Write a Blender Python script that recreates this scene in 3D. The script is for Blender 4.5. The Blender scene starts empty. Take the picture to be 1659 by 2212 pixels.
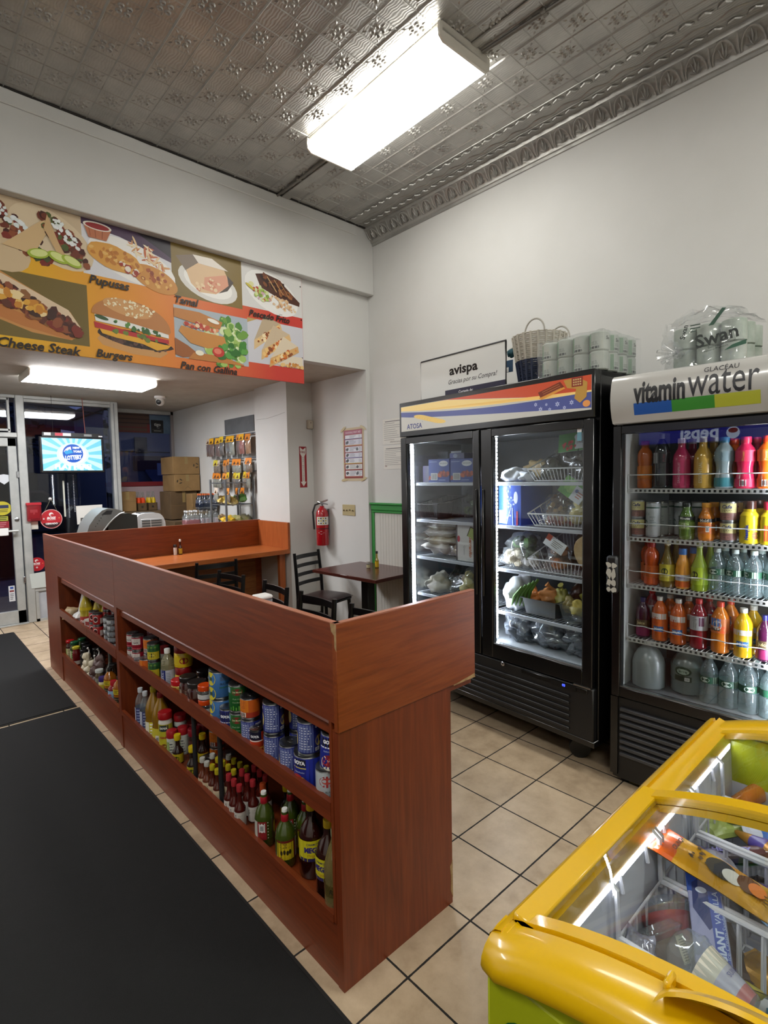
import bpy, bmesh, math, random
from mathutils import Matrix, Vector, noise
PI = math.pi
R = math.radians
SC = bpy.context.scene
COL = SC.collection
random.seed(7)

# ---------------------------------------------------------------- materials
def lin(c):
    return c / 12.92 if c <= 0.04045 else ((c + 0.055) / 1.055) ** 2.4
def rgb(h):
    h = h.lstrip('#')
    return tuple(lin(int(h[i:i + 2], 16) / 255) for i in (0, 2, 4)) + (1.0,)
MATS = {}
def new_mat(name):
    m = bpy.data.materials.new(name)
    m.use_nodes = True
    nt = m.node_tree
    return m, nt, nt.nodes['Principled BSDF']
def mat(hexcol, rough=0.5, metal=0.0, emit=0.0, coat=0.0, spec=None, name=None):
    """A plain surface with a slight mottling so that no surface is perfectly flat in colour."""
    key = (hexcol, rough, metal, emit, coat, spec)
    if key in MATS:
        return MATS[key]
    m, nt, b = new_mat(name or 'surface_' + hexcol.strip('#'))
    c = rgb(hexcol)
    b.inputs['Base Color'].default_value = c
    b.inputs['Roughness'].default_value = rough
    b.inputs['Metallic'].default_value = metal
    if coat:
        b.inputs['Coat Weight'].default_value = coat
        b.inputs['Coat Roughness'].default_value = 0.08
    if spec is not None:
        b.inputs['Specular IOR Level'].default_value = spec
    if emit:
        b.inputs['Emission Color'].default_value = c
        b.inputs['Emission Strength'].default_value = emit
    MATS[key] = m
    return m
def N(nt, typ, **kw):
    n = nt.nodes.new(typ)
    for k, v in kw.items():
        if k in n.bl_rna.properties.keys():
            setattr(n, k, v)
        else:
            n.inputs[k.replace('_', ' ')].default_value = v
    return n
def ramp(nt, stops, fac):
    r = nt.nodes.new('ShaderNodeValToRGB')
    e = r.color_ramp.elements
    while len(e) < len(stops):
        e.new(0.5)
    for el, (p, c) in zip(e, stops):
        el.position = p
        el.color = rgb(c) if isinstance(c, str) else (c, c, c, 1)
    nt.links.new(fac, r.inputs[0])
    return r.outputs[0]
def mathn(nt, op, a, b=None, c=None):
    n = nt.nodes.new('ShaderNodeMath')
    n.operation = op
    for i, v in enumerate((a, b, c)):
        if v is None:
            continue
        if isinstance(v, (int, float)):
            n.inputs[i].default_value = v
        else:
            nt.links.new(v, n.inputs[i])
    return n.outputs[0]
def coords(nt, scale=(1, 1, 1), rot=(0, 0, 0), loc=(0, 0, 0)):
    t = nt.nodes.new('ShaderNodeTexCoord')
    mp = nt.nodes.new('ShaderNodeMapping')
    mp.inputs['Scale'].default_value = scale
    mp.inputs['Rotation'].default_value = rot
    mp.inputs['Location'].default_value = loc
    nt.links.new(t.outputs['Object'], mp.inputs['Vector'])
    return mp.outputs[0]
def noisy(nt, vec, scale, detail=3, rough=0.6, dist=0):
    n = N(nt, 'ShaderNodeTexNoise', Scale=scale, Detail=detail, Roughness=rough, Distortion=dist)
    nt.links.new(vec, n.inputs['Vector'])
    return n.outputs['Fac']
def bump(nt, b, h, strength=0.3, dist=0.01):
    bn = N(nt, 'ShaderNodeBump', Strength=strength, Distance=dist)
    nt.links.new(h, bn.inputs['Height'])
    nt.links.new(bn.outputs[0], b.inputs['Normal'])
def mottled(name, c0, c1, scale=6, rough=0.6, metal=0, bumpy=0, bscale=60, coat=0, stretch=(1, 1, 1)):
    if name in MATS:
        return MATS[name]
    m, nt, b = new_mat(name)
    v = coords(nt, stretch)
    nt.links.new(ramp(nt, [(0.3, c0), (0.7, c1)], noisy(nt, v, scale, 5)), b.inputs['Base Color'])
    b.inputs['Roughness'].default_value = rough
    b.inputs['Metallic'].default_value = metal
    if coat:
        b.inputs['Coat Weight'].default_value = coat
    if bumpy:
        bump(nt, b, noisy(nt, v, bscale, 3), bumpy, 0.004)
    MATS[name] = m
    return m
def wood(name, stretch, c=('#4a200f', '#74371a', '#8a4a26'), rough=0.38, rot=(0, 0, 0)):
    m, nt, b = new_mat(name)
    v = coords(nt, stretch, rot)
    a = noisy(nt, v, 3.2, 5, 0.6, 1.4)
    f = noisy(nt, v, 16, 4, 0.65, 0.4)
    mix = mathn(nt, 'ADD', mathn(nt, 'MULTIPLY', a, 0.65), mathn(nt, 'MULTIPLY', f, 0.35))
    nt.links.new(ramp(nt, [(0.33, c[0]), (0.5, c[1]), (0.68, c[2])], mix), b.inputs['Base Color'])
    b.inputs['Roughness'].default_value = rough
    bump(nt, b, f, 0.06, 0.003)
    return m
def clear(name, tint='#ffffff', alpha=0.12, gloss=0.06, diff='#e8eef2', diffw=0.0, ior=1.45):
    """Thin clear sheet: passes light, with a fresnel gloss and an optional milky share."""
    m = bpy.data.materials.new(name)
    m.use_nodes = True
    nt = m.node_tree
    for n in list(nt.nodes):
        nt.nodes.remove(n)
    out = nt.nodes.new('ShaderNodeOutputMaterial')
    tr = N(nt, 'ShaderNodeBsdfTransparent')
    tr.inputs['Color'].default_value = rgb(tint)
    gl = N(nt, 'ShaderNodeBsdfGlossy', Roughness=gloss)
    fr = N(nt, 'ShaderNodeFresnel', IOR=ior)
    ge = nt.nodes.new('ShaderNodeNewGeometry')   # same reflectance from either side of the sheet
    nt.links.new(mathn(nt, 'SUBTRACT', ior, mathn(nt, 'MULTIPLY', ge.outputs['Backfacing'], ior - 1 / ior)), fr.inputs['IOR'])
    mx = nt.nodes.new('ShaderNodeMixShader')
    f = mathn(nt, 'ADD', fr.outputs[0], alpha)
    nt.links.new(f, mx.inputs[0])
    base = tr.outputs[0]
    if diffw:
        df = nt.nodes.new('ShaderNodeBsdfDiffuse')
        df.inputs['Color'].default_value = rgb(diff)
        m2 = nt.nodes.new('ShaderNodeMixShader')
        m2.inputs[0].default_value = diffw
        nt.links.new(base, m2.inputs[1])
        nt.links.new(df.outputs[0], m2.inputs[2])
        base = m2.outputs[0]
    nt.links.new(base, mx.inputs[1])
    nt.links.new(gl.outputs[0], mx.inputs[2])
    nt.links.new(mx.outputs[0], out.inputs[0])
    return m
def lamp_mat(name, col, strength):
    m = bpy.data.materials.new(name)
    m.use_nodes = True
    b = m.node_tree.nodes['Principled BSDF']
    b.inputs['Base Color'].default_value = rgb(col)
    b.inputs['Emission Color'].default_value = rgb(col)
    b.inputs['Emission Strength'].default_value = strength
    return m

# ---------------------------------------------------------------- text outlines
TXT = {}
def text_geo(s, bold=0.0, shear=0.0, res=2, space=1.0):
    key = (s, bold, shear, res, space)
    if key in TXT:
        return TXT[key]
    cu = bpy.data.curves.new('t', 'FONT')
    cu.body = s
    cu.align_x = 'CENTER'
    cu.align_y = 'CENTER'
    cu.offset = bold
    cu.shear = shear
    cu.resolution_u = res
    cu.space_character = space
    ob = bpy.data.objects.new('t', cu)
    COL.objects.link(ob)
    dg = bpy.context.evaluated_depsgraph_get()
    dg.update()
    me = ob.evaluated_get(dg).to_mesh()
    vs = [(v.co.x, v.co.y) for v in me.vertices]
    fs = [tuple(p.vertices) for p in me.polygons]
    ob.evaluated_get(dg).to_mesh_clear()
    bpy.data.objects.remove(ob)
    bpy.data.curves.remove(cu)
    if vs:
        xs = [v[0] for v in vs]; ys = [v[1] for v in vs]
        cx, cy = (min(xs) + max(xs)) / 2, (min(ys) + max(ys)) / 2
        w, h = max(xs) - min(xs), max(ys) - min(ys)
        vs = [(x - cx, y - cy) for x, y in vs]
    else:
        w = h = 1
    TXT[key] = (vs, fs, w, h)
    return TXT[key]

def cut_geo(vs, fs, dx, dy):
    """slice flat lettering into strips so that it can bend"""
    bm = bmesh.new()
    bv = [bm.verts.new((x, y, 0)) for x, y in vs]
    for f in fs:
        try: bm.faces.new([bv[i] for i in f])
        except ValueError: pass
    for ax, d in ((0, dx), (1, dy)):
        if not d: continue
        m = max(abs(v.co[ax]) for v in bm.verts)
        k = -int(m / d)
        while k * d < m:
            co = Vector((0, 0, 0)); co[ax] = k * d + d * .013; no = Vector((0, 0, 0)); no[ax] = 1
            bmesh.ops.bisect_plane(bm, geom=bm.verts[:] + bm.edges[:] + bm.faces[:], plane_co=co, plane_no=no)
            k += 1
    bm.verts.index_update()
    r = [(v.co.x, v.co.y) for v in bm.verts], [tuple(v.index for v in f.verts) for f in bm.faces]
    bm.free()
    return r
# ---------------------------------------------------------------- mesh builder
class MB:
    def __init__(s):
        s.v, s.f, s.mi, s.mats, s.T = [], [], [], [], None
    def m(s, material):
        if material not in s.mats:
            s.mats.append(material)
        return s.mats.index(material)
    def add(s, vs, fs, material):
        o = len(s.v)
        if s.T is not None:
            vs = [tuple(s.T @ Vector(p)) for p in vs]
        s.v += [tuple(p) for p in vs]
        k = s.m(material)
        for f in fs:
            s.f.append(tuple(i + o for i in f))
            s.mi.append(k)
        return s
    def at(s, loc=(0, 0, 0), rot=(0, 0, 0), sc=(1, 1, 1)):
        s.T = Matrix.Translation(loc) @ Matrix.Rotation(rot[2], 4, 'Z') @ Matrix.Rotation(rot[1], 4, 'Y') @ Matrix.Rotation(rot[0], 4, 'X') @ Matrix.Diagonal((*sc, 1))
        return s
    def reset(s):
        s.T = None
        return s
    def box(s, x0, x1, y0, y1, z0, z1, material, b=0.0):
        if x0 > x1: x0, x1 = x1, x0
        if y0 > y1: y0, y1 = y1, y0
        if z0 > z1: z0, z1 = z1, z0
        if b <= 0:
            v = [(x, y, z) for x in (x0, x1) for y in (y0, y1) for z in (z0, z1)]
            return s.add(v, [(0, 1, 3, 2), (4, 6, 7, 5), (0, 4, 5, 1), (2, 3, 7, 6), (0, 2, 6, 4), (1, 5, 7, 3)], material)
        b = min(b, (x1 - x0) * .49, (y1 - y0) * .49, (z1 - z0) * .49)
        X, Y, Z = (x0, x1), (y0, y1), (z0, z1)
        sg = (1, -1)
        v, ix = [], {}
        for i in (0, 1):
            for j in (0, 1):
                for k in (0, 1):
                    for a in range(3):
                        p = [X[i], Y[j], Z[k]]
                        for q, e in enumerate((i, j, k)):
                            if q != a:
                                p[q] += b * sg[e]
                        ix[i, j, k, a] = len(v)
                        v.append(tuple(p))
        fs = []
        def quad(c, a):
            fs.append(tuple(ix[(*t, a)] for t in c))
        for e in (0, 1):
            o = 1 if e else -1
            quad([(e, 0, 0), (e, 1, 0), (e, 1, 1), (e, 0, 1)][::o], 0)
            quad([(0, e, 0), (0, e, 1), (1, e, 1), (1, e, 0)][::o], 1)
            quad([(0, 0, e), (1, 0, e), (1, 1, e), (0, 1, e)][::o], 2)
        for e in (0, 1):
            for g in (0, 1):
                fs.append((ix[e, g, 0, 0], ix[e, g, 1, 0], ix[e, g, 1, 1], ix[e, g, 0, 1]) if (e ^ g) else (ix[e, g, 0, 1], ix[e, g, 1, 1], ix[e, g, 1, 0], ix[e, g, 0, 0]))
                fs.append((ix[e, 0, g, 2], ix[e, 1, g, 2], ix[e, 1, g, 0], ix[e, 0, g, 0]) if (e ^ g) else (ix[e, 0, g, 0], ix[e, 1, g, 0], ix[e, 1, g, 2], ix[e, 0, g, 2]))
                fs.append((ix[0, e, g, 1], ix[1, e, g, 1], ix[1, e, g, 2], ix[0, e, g, 2]) if (e ^ g) else (ix[0, e, g, 2], ix[1, e, g, 2], ix[1, e, g, 1], ix[0, e, g, 1]))
        for i in (0, 1):
            for j in (0, 1):
                for k in (0, 1):
                    t = (ix[i, j, k, 0], ix[i, j, k, 1], ix[i, j, k, 2])
                    fs.append(t if (i + j + k) % 2 else t[::-1])
        return s.add(v, fs, material)
    def lathe(s, prof, material, seg=16, cap=True, mats=None):
        """prof: (radius, z) from bottom to top; mats: one material per segment."""
        n = len(prof)
        v = [(r * math.cos(2 * PI * k / seg), r * math.sin(2 * PI * k / seg), z) for r, z in prof for k in range(seg)]
        o = len(s.v)
        s.v += [tuple(s.T @ Vector(p)) if s.T is not None else p for p in v]
        for i in range(n - 1):
            mt = s.m(mats[i] if mats else material)
            for k in range(seg):
                a, b2 = o + i * seg + k, o + i * seg + (k + 1) % seg
                s.f.append((a, b2, b2 + seg, a + seg))
                s.mi.append(mt)
        if cap:
            s.f.append(tuple(o + k for k in range(seg))[::-1]); s.mi.append(s.m(mats[0] if mats else material))
            s.f.append(tuple(o + (n - 1) * seg + k for k in range(seg))); s.mi.append(s.m(mats[-1] if mats else material))
        return s
    def tube(s, pts, r, material, seg=6, closed=False):
        pts = [Vector(p) for p in pts]
        n = len(pts)
        v = []
        up0 = None
        for i, p in enumerate(pts):
            a = pts[(i - 1) % n] if (closed or i) else p
            b = pts[(i + 1) % n] if (closed or i < n - 1) else p
            t = (b - a).normalized()
            if up0 is None:
                up0 = Vector((0, 0, 1)) if abs(t.z) < 0.9 else Vector((1, 0, 0))
            u = (up0 - t * up0.dot(t))
            if u.length < 1e-4:
                u = t.orthogonal()
            u.normalize()
            up0 = u
            w = t.cross(u)
            rr = r[i] if isinstance(r, (list, tuple)) else r
            v += [tuple(p + u * rr * math.cos(2 * PI * k / seg) + w * rr * math.sin(2 * PI * k / seg)) for k in range(seg)]
        fs = []
        for i in range(n if closed else n - 1):
            for k in range(seg):
                a, b = i * seg + k, i * seg + (k + 1) % seg
                c, d = ((i + 1) % n) * seg + (k + 1) % seg, ((i + 1) % n) * seg + k
                fs.append((a, b, c, d))
        if not closed:
            fs.append(tuple(range(seg))[::-1])
            fs.append(tuple((n - 1) * seg + k for k in range(seg)))
        return s.add(v, fs, material)
    def rod(s, a, b, r, material, seg=8):
        return s.tube([a, b], r, material, seg)
    def poly(s, pts, material):
        return s.add(pts, [tuple(range(len(pts)))], material)
    def prism(s, pts, d, material):
        """closed 3-D polygon pts swept along vector d"""
        n = len(pts)
        d = Vector(d)
        v = [tuple(p) for p in pts] + [tuple(Vector(p) + d) for p in pts]
        fs = [tuple(range(n))[::-1], tuple(range(n, 2 * n))] + [(i, (i + 1) % n, n + (i + 1) % n, n + i) for i in range(n)]
        return s.add(v, fs, material)
    def sweep(s, prof, d, material, close=False):
        """open profile (3-D points) swept along d"""
        n = len(prof)
        d = Vector(d)
        v = [tuple(p) for p in prof] + [tuple(Vector(p) + d) for p in prof]
        return s.add(v, [(i, i + 1, n + i + 1, n + i) for i in range(n - 1)], material)
    def grid(s, fn, nu, nv, material):
        v = [fn(i / nu, j / nv) for j in range(nv + 1) for i in range(nu + 1)]
        w = nu + 1
        return s.add(v, [(j * w + i, j * w + i + 1, (j + 1) * w + i + 1, (j + 1) * w + i) for j in range(nv) for i in range(nu)], material)
    def ball(s, c, r, material, seg=10, rings=6, lump=0.0, seed=0):
        rx, ry, rz = r if isinstance(r, (tuple, list)) else (r, r, r)
        def P(i, j):
            th, ph = 2 * PI * i / seg, PI * j / rings
            n = (math.sin(ph) * math.cos(th), math.sin(ph) * math.sin(th), -math.cos(ph))
            k = 1 + (lump * noise.noise(Vector(n) * 1.9 + Vector((seed * 3.1, seed * 1.7, seed))) if lump else 0)
            return (c[0] + rx * n[0] * k, c[1] + ry * n[1] * k, c[2] + rz * n[2] * k)
        v = [P(0, 0)] + [P(i, j) for j in range(1, rings) for i in range(seg)] + [P(0, rings)]
        fs = [(0, 1 + (i + 1) % seg, 1 + i) for i in range(seg)]
        for j in range(rings - 2):
            for i in range(seg):
                a, b = 1 + j * seg + i, 1 + j * seg + (i + 1) % seg
                fs.append((a, b, b + seg, a + seg))
        t = len(v) - 1
        o = 1 + (rings - 2) * seg
        fs += [(o + i, o + (i + 1) % seg, t) for i in range(seg)]
        return s.add(v, fs, material)
    def pillow(s, w, h, t, material, back=None, n=8, wr=0.2, seed=0, flat_edge=0.0, mat_fn=None):
        """soft bag in the local XY plane, centred, bulging +-z; optional crimped ends along x"""
        def hgt(u, v):
            e = max(0.0, 1 - abs(2 * u - 1) ** 3.0) * max(0.0, 1 - abs(2 * v - 1) ** 3.0)
            if flat_edge and (u < flat_edge or u > 1 - flat_edge):
                e = 0
            q = noise.noise(Vector((u * 5 + seed * 2.3, v * 5 + seed, seed * .7))) * wr
            return t / 2 * (e ** 0.7) * (1 + q) + (0.0008 if e == 0 else 0)
        for sg in (1, -1):
            def P(u, v):
                jx = 0.03 * w * noise.noise(Vector((v * 4, seed, 1.3))) * wr * 3
                jy = 0.03 * h * noise.noise(Vector((u * 4, seed, 4.3))) * wr * 3
                return ((u - .5) * w + jx, (v - .5) * h + jy, sg * hgt(u, v))
            if sg > 0 and mat_fn:
                nu = n * 2
                vs = [P(i / nu, j / n) for j in range(n + 1) for i in range(nu + 1)]
                for j in range(n):
                    for i in range(nu):
                        q = j * (nu + 1) + i
                        s.add([vs[q], vs[q + 1], vs[q + nu + 2], vs[q + nu + 1]], [(0, 1, 2, 3)], mat_fn((i + .5) / nu, (j + .5) / n))
            else:
                s.grid((lambda u, v: P(u, v)) if sg > 0 else (lambda u, v: P(1 - u, v)), n * 2, n, material if sg > 0 else (back or material))
        return s
    # ---- lettering -----------------------------------------------------
    def text(s, string, material, o, r, u, size=None, width=None, height=None, bold=0.0, shear=0.0, space=1.0, fn=None, res=2, cut=None):
        """o centre, r / u unit vectors to the right and up; fn maps (x, y) in metres instead"""
        vs, fs, w, h = text_geo(string, bold, shear, res, space)
        sx = sy = size or 1
        if width: sx = sy = width / w
        if height:
            sy = height / h
            if not width: sx = sy
        if fn is None:
            o, r, u = Vector(o), Vector(r), Vector(u)
            return s.add([tuple(o + r * (x * sx) + u * (y * sy)) for x, y in vs], fs, material)
        if cut: vs, fs = cut_geo(vs, fs, cut[0] / sx, cut[1] / sy)
        return s.add([fn(x * sx, y * sy) for x, y in vs], fs, material)
    def plane_poly(s, pts, material, o, r, u):
        o, r, u = Vector(o), Vector(r), Vector(u)
        return s.poly([tuple(o + r * x + u * y) for x, y in pts], material)
    # ---- things on a cylinder -------------------------------------------
    def cpatch(s, rad, a0, a1, z0, z1, material, n=None):
        n = n or max(2, int(abs(a1 - a0) / 0.26))
        return s.grid(lambda i, j: (rad * math.cos(a0 + (a1 - a0) * i), rad * math.sin(a0 + (a1 - a0) * i), z0 + (z1 - z0) * j), n, 1, material)
    def cdisc(s, rad, a, z, rx, rz, material, n=12):
        """ellipse wrapped on the cylinder"""
        v = [(0, 0)] + [(rx * math.cos(2 * PI * k / n), rz * math.sin(2 * PI * k / n)) for k in range(n)]
        v = [(rad * math.cos(a + x / rad), rad * math.sin(a + x / rad), z + y) for x, y in v]
        return s.add(v, [(0, 1 + k, 1 + (k + 1) % n) for k in range(n)], material)
    def ctext(s, string, material, rad, a, z, width=None, height=None, **k):
        return s.text(string, material, None, None, None, width=width, height=height, cut=(rad * .3, 0),
                      fn=lambda x, y: (rad * math.cos(a + x / rad), rad * math.sin(a + x / rad), z + y), **k)
    def clines(s, material, rad, a, z0, z1, w, rows, th=None):
        """rows of small print"""
        th = th or (z1 - z0) / rows * 0.42
        rnd = random.Random(rows * 7 + int(w * 1000))
        for i in range(rows):
            z = z1 - (z1 - z0) * (i + .5) / rows
            ww = w * rnd.uniform(.6, 1)
            s.cpatch(rad, a - w / 2 / rad, a + (ww - w / 2) / rad, z - th / 2, z + th / 2, material)
        return s
    # ---- finish -----------------------------------------------------------
    def mesh(s, name, smooth=True, angle=38):
        me = bpy.data.meshes.new(name)
        me.from_pydata(s.v, [], s.f)
        for mt in s.mats:
            me.materials.append(mt)
        me.polygons.foreach_set('material_index', s.mi)
        me.update()
        if len(s.f) < 40000:
            bm = bmesh.new()
            bm.from_mesh(me)
            bmesh.ops.recalc_face_normals(bm, faces=bm.faces)
            bm.to_mesh(me)
            bm.free()
        if smooth:
            me.polygons.foreach_set('use_smooth', [True] * len(me.polygons))
            me.set_sharp_from_angle(angle=R(angle))
        return me
def link(name, me, parent=None, loc=(0, 0, 0), rot=(0, 0, 0)):
    o = bpy.data.objects.new(name, me)
    COL.objects.link(o)
    o.location = loc
    o.rotation_euler = rot
    if parent is not None:
        o.parent = parent
    return o
def part(name, mb, parent, label=None, loc=(0, 0, 0), rot=(0, 0, 0), smooth=True, angle=38):
    me = mb if isinstance(mb, bpy.types.Mesh) else mb.mesh(name, smooth, angle)
    o = link(name, me, parent, loc, rot)
    if label:
        o['label'] = label
    return o
def tag(o, label, cat, group=None, kind=None):
    o['label'] = label
    o['category'] = cat
    if group: o['group'] = group
    if kind: o['kind'] = kind
    return o
def thing(name, label, cat, loc=(0, 0, 0), rz=0.0, group=None, rot=None):
    o = link(name, None, None, loc, rot or (0, 0, rz))
    o.empty_display_size = 0.05
    return tag(o, label, cat, group)
def solo(name, mb, label, cat, loc=(0, 0, 0), rot=(0, 0, 0), group=None, kind=None):
    me = mb if isinstance(mb, bpy.types.Mesh) else mb.mesh(name)
    return tag(link(name, me, None, loc, rot), label, cat, group, kind)
def struct(name, mb, label=None, smooth=True):
    o = link(name, mb.mesh(name, smooth))
    o['kind'] = 'structure'
    if label:
        o['label'] = label
    return o
def ellipse(cx, cy, rx, ry, n=20, rot=0.0, wob=0.0, seed=0):
    out = []
    for k in range(n):
        a = 2 * PI * k / n
        q = 1 + wob * noise.noise(Vector((math.cos(a) * 1.7 + seed, math.sin(a) * 1.7, seed * 2.1)))
        x, y = rx * q * math.cos(a), ry * q * math.sin(a)
        out.append((cx + x * math.cos(rot) - y * math.sin(rot), cy + x * math.sin(rot) + y * math.cos(rot)))
    return out
WHITE = mat('#e9e7e3', 0.55)
BLACK = mat('#0b0b0c', 0.4)
INK = mat('#151316', 0.6)
STEEL = mat('#b9bcc0', 0.28, 1.0)
PAPER = mat('#dcd9d2', 0.7)
# ================================================================= the room
XW, XR, XP, XS = 2.33, 2.287, 1.99, 2.05      # right wall, recess wall, pilaster face, shop-front side wall
YH, YB, YP0, YP1, YF, YD = 2.48, 2.40, 3.33, 3.95, 5.80, 6.35
ZC, ZS, ZB = 3.67, 2.49, 3.13                # ceiling, soffit, beam underside
WALL = mottled('painted_plaster', '#cdccc8', '#d5d4d1', 1.3, 0.62, 0, 0.05, 45)
SOFFIT = mottled('soffit_paint', '#b9b2a6', '#c9c3b8', 5, 0.75, 0, 0.35, 55)

def floor_material():
    m, nt, b = new_mat('ceramic_floor_tiles')
    t = nt.nodes.new('ShaderNodeTexCoord')
    sp = nt.nodes.new('ShaderNodeSeparateXYZ')
    nt.links.new(t.outputs['Object'], sp.inputs[0])
    ds = []
    cells = []
    for ax, off in ((0, 1.7003), (1, 0.8240)):
        q = mathn(nt, 'DIVIDE', mathn(nt, 'SUBTRACT', sp.outputs[ax], off), 0.305)
        cells.append(mathn(nt, 'FLOOR', q))
        fr = mathn(nt, 'FRACT', q)
        ds.append(mathn(nt, 'MINIMUM', fr, mathn(nt, 'SUBTRACT', 1.0, fr)))
    d = mathn(nt, 'MINIMUM', ds[0], ds[1])
    wob = mathn(nt, 'MULTIPLY', noisy(nt, t.outputs['Object'], 30, 3), 0.008)
    g = mathn(nt, 'GREATER_THAN', d, mathn(nt, 'ADD', wob, 0.0075))
    cv = nt.nodes.new('ShaderNodeCombineXYZ')
    nt.links.new(cells[0], cv.inputs[0]); nt.links.new(cells[1], cv.inputs[1])
    wn = nt.nodes.new('ShaderNodeTexWhiteNoise')
    nt.links.new(cv.outputs[0], wn.inputs['Vector'])
    k = mathn(nt, 'ADD', mathn(nt, 'MULTIPLY', noisy(nt, t.outputs['Object'], 9, 6, 0.65), 0.85), mathn(nt, 'MULTIPLY', wn.outputs['Value'], 0.15))
    tile = ramp(nt, [(0.32, '#a58f74'), (0.5, '#b8a286'), (0.7, '#c8b296')], k)
    mx = nt.nodes.new('ShaderNodeMix')
    mx.data_type = 'RGBA'
    nt.links.new(g, mx.inputs[0])
    mx.inputs[6].default_value = rgb('#1d1915')
    nt.links.new(tile, mx.inputs[7])
    nt.links.new(mx.outputs[2], b.inputs['Base Color'])
    nt.links.new(mathn(nt, 'SUBTRACT', 0.85, mathn(nt, 'MULTIPLY', g, 0.43)), b.inputs['Roughness'])
    bump(nt, b, g, 0.25, 0.003)
    return m
fl = MB(); fl.box(-3.4, 2.6, -3.4, 6.6, -0.08, 0.0, floor_material())
struct('floor', fl, smooth=False)

# pressed-metal ceiling: embossed tiles as real relief, swirls as bump
def tin_material():
    m, nt, b = new_mat('silver_painted_tin')
    v = coords(nt)
    w = N(nt, 'ShaderNodeTexWave', Scale=22.0, Distortion=9.0, Detail=1.5)
    w.inputs['Detail Scale'].default_value = 0.7
    nt.links.new(v, w.inputs['Vector'])
    col = ramp(nt, [(0.3, '#9f9d99'), (0.7, '#b7b5b0')], noisy(nt, v, 5, 4))
    nt.links.new(col, b.inputs['Base Color'])
    b.inputs['Metallic'].default_value = 0.5
    b.inputs['Roughness'].default_value = 0.36
    h = mathn(nt, 'ADD', mathn(nt, 'MULTIPLY', w.outputs['Fac'], 0.5), mathn(nt, 'MULTIPLY', noisy(nt, v, 40, 4), 0.8))
    bump(nt, b, h, 0.22, 0.006)
    return m
TIN = tin_material()
ce = MB()
ce.box(-3.4, 2.6, -3.4, YH, ZC, ZC + 0.06, TIN)
P_ = 0.1345
def ceil_z(d): return ZC - d
def ring(cx, cy, r, w, h):
    n = 10
    pr = ((r - w, 0), (r, h), (r + w, 0))
    v = [(cx + q * math.cos(2 * PI * k / n), cy + q * math.sin(2 * PI * k / n), ZC - z) for q, z in pr for k in range(n)]
    f = [(i * n + k, i * n + (k + 1) % n, (i + 1) * n + (k + 1) % n, (i + 1) * n + k) for i in (0, 1) for k in range(n)]
    ce.add(v, f, TIN)
def leaf(cx, cy, a, l, w, h):
    ca, sa = math.cos(a), math.sin(a)
    P = lambda x, y, z: (cx + x * ca - y * sa, cy + x * sa + y * ca, ZC - z)
    ce.add([P(-l, 0, 0), P(-.2 * l, w, 0), P(l, 0, 0), P(-.2 * l, -w, 0), P(-.1 * l, 0, h)], [(0, 1, 4), (1, 2, 4), (2, 3, 4), (3, 0, 4)], TIN)
X_EDGE = 2.0
i0, i1 = -24, 9
for i in range(i0, i1):
    for j in range(-17, 10):
        cx, cy = 0.8115 + i * P_, 1.2 + j * P_
        if cx > X_EDGE - .06 or cy > YB - 0.02 or cy < -1.2 or cx < -2.4: continue
        if (i + j) % 2 == 0:
            for sx in (-1, 1):
                for sy in (-1, 1):
                    ring(cx + sx * .0175, cy + sy * .0175, .0105, .0055, .006)
                    leaf(cx + sx * .044, cy + sy * .044, math.atan2(sy, sx), .013, .007, .005)
            for a in range(4):
                leaf(cx + .043 * math.cos(a * PI / 2), cy + .043 * math.sin(a * PI / 2), a * PI / 2, .014, .007, .005)
def bead(x0, y0, x1, y1, w, h):
    d = Vector((x1 - x0, y1 - y0, 0)).normalized()
    n_ = Vector((-d.y, d.x, 0)) * w
    a, b2 = Vector((x0, y0, ZC)), Vector((x1, y1, ZC))
    ce.add([a + n_, b2 + n_, b2 - n_, a - n_, a + Vector((0, 0, -h)), b2 + Vector((0, 0, -h))], [(0, 1, 5, 4), (4, 5, 2, 3)], TIN)
for i in range(i0, i1 + 1):
    x = 0.8115 + (i - .5) * P_
    if -2.5 < x < X_EDGE: bead(x, -1.4, x, YB, .004 if i % 2 else .006, .004 if i % 2 else .007)
for j in range(-17, 11):
    y = 1.2 + (j - .5) * P_
    if y < YB: bead(-2.5, y, X_EDGE, y, .004, .003)
struct('ceiling', ce)

# cornice along the right wall, with its leaf ornament, and the rope bands beside it
co = MB()
prof = [(XW, 3.545), (XW - .012, 3.545), (XW - .014, 3.562), (XW - .024, 3.566), (XW - .028, 3.58), (XW - .04, 3.60), (XW - .062, 3.628), (XW - .085, 3.645), (XW - .098, 3.65), (XW - .104, 3.67)]
co.sweep([(x, -3.4, z) for x, z in prof], (0, 3.4 + YB, 0), TIN)
def cpt(u, t, off):
    """point on the cove face: u along y, t 0..1 up the cove"""
    a = Vector((XW - .028, 0, 3.58)); b2 = Vector((XW - .098, 0, 3.65))
    p = a.lerp(b2, t) + Vector((.0, 0, -.0)) + Vector((.012 * math.sin(PI * t), 0, -.012 * math.sin(PI * t)))
    return (p.x - off * .7, u, p.z - off * .7)
def petal(u, t, du, dt, w, h):
    ln = math.hypot(du, dt); ux, tx = du / ln, dt / ln
    q = lambda a, c, z: cpt(u + a * du - c * tx * w, t + a * dt + c * ux * w * 8, z)
    co.add([q(0, 0, 0), q(.45, 1, 0), q(1, 0, .002), q(.45, -1, 0), q(.5, 0, h)], [(0, 1, 4), (1, 2, 4), (2, 3, 4), (3, 0, 4)], TIN)
y = -1.3
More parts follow.
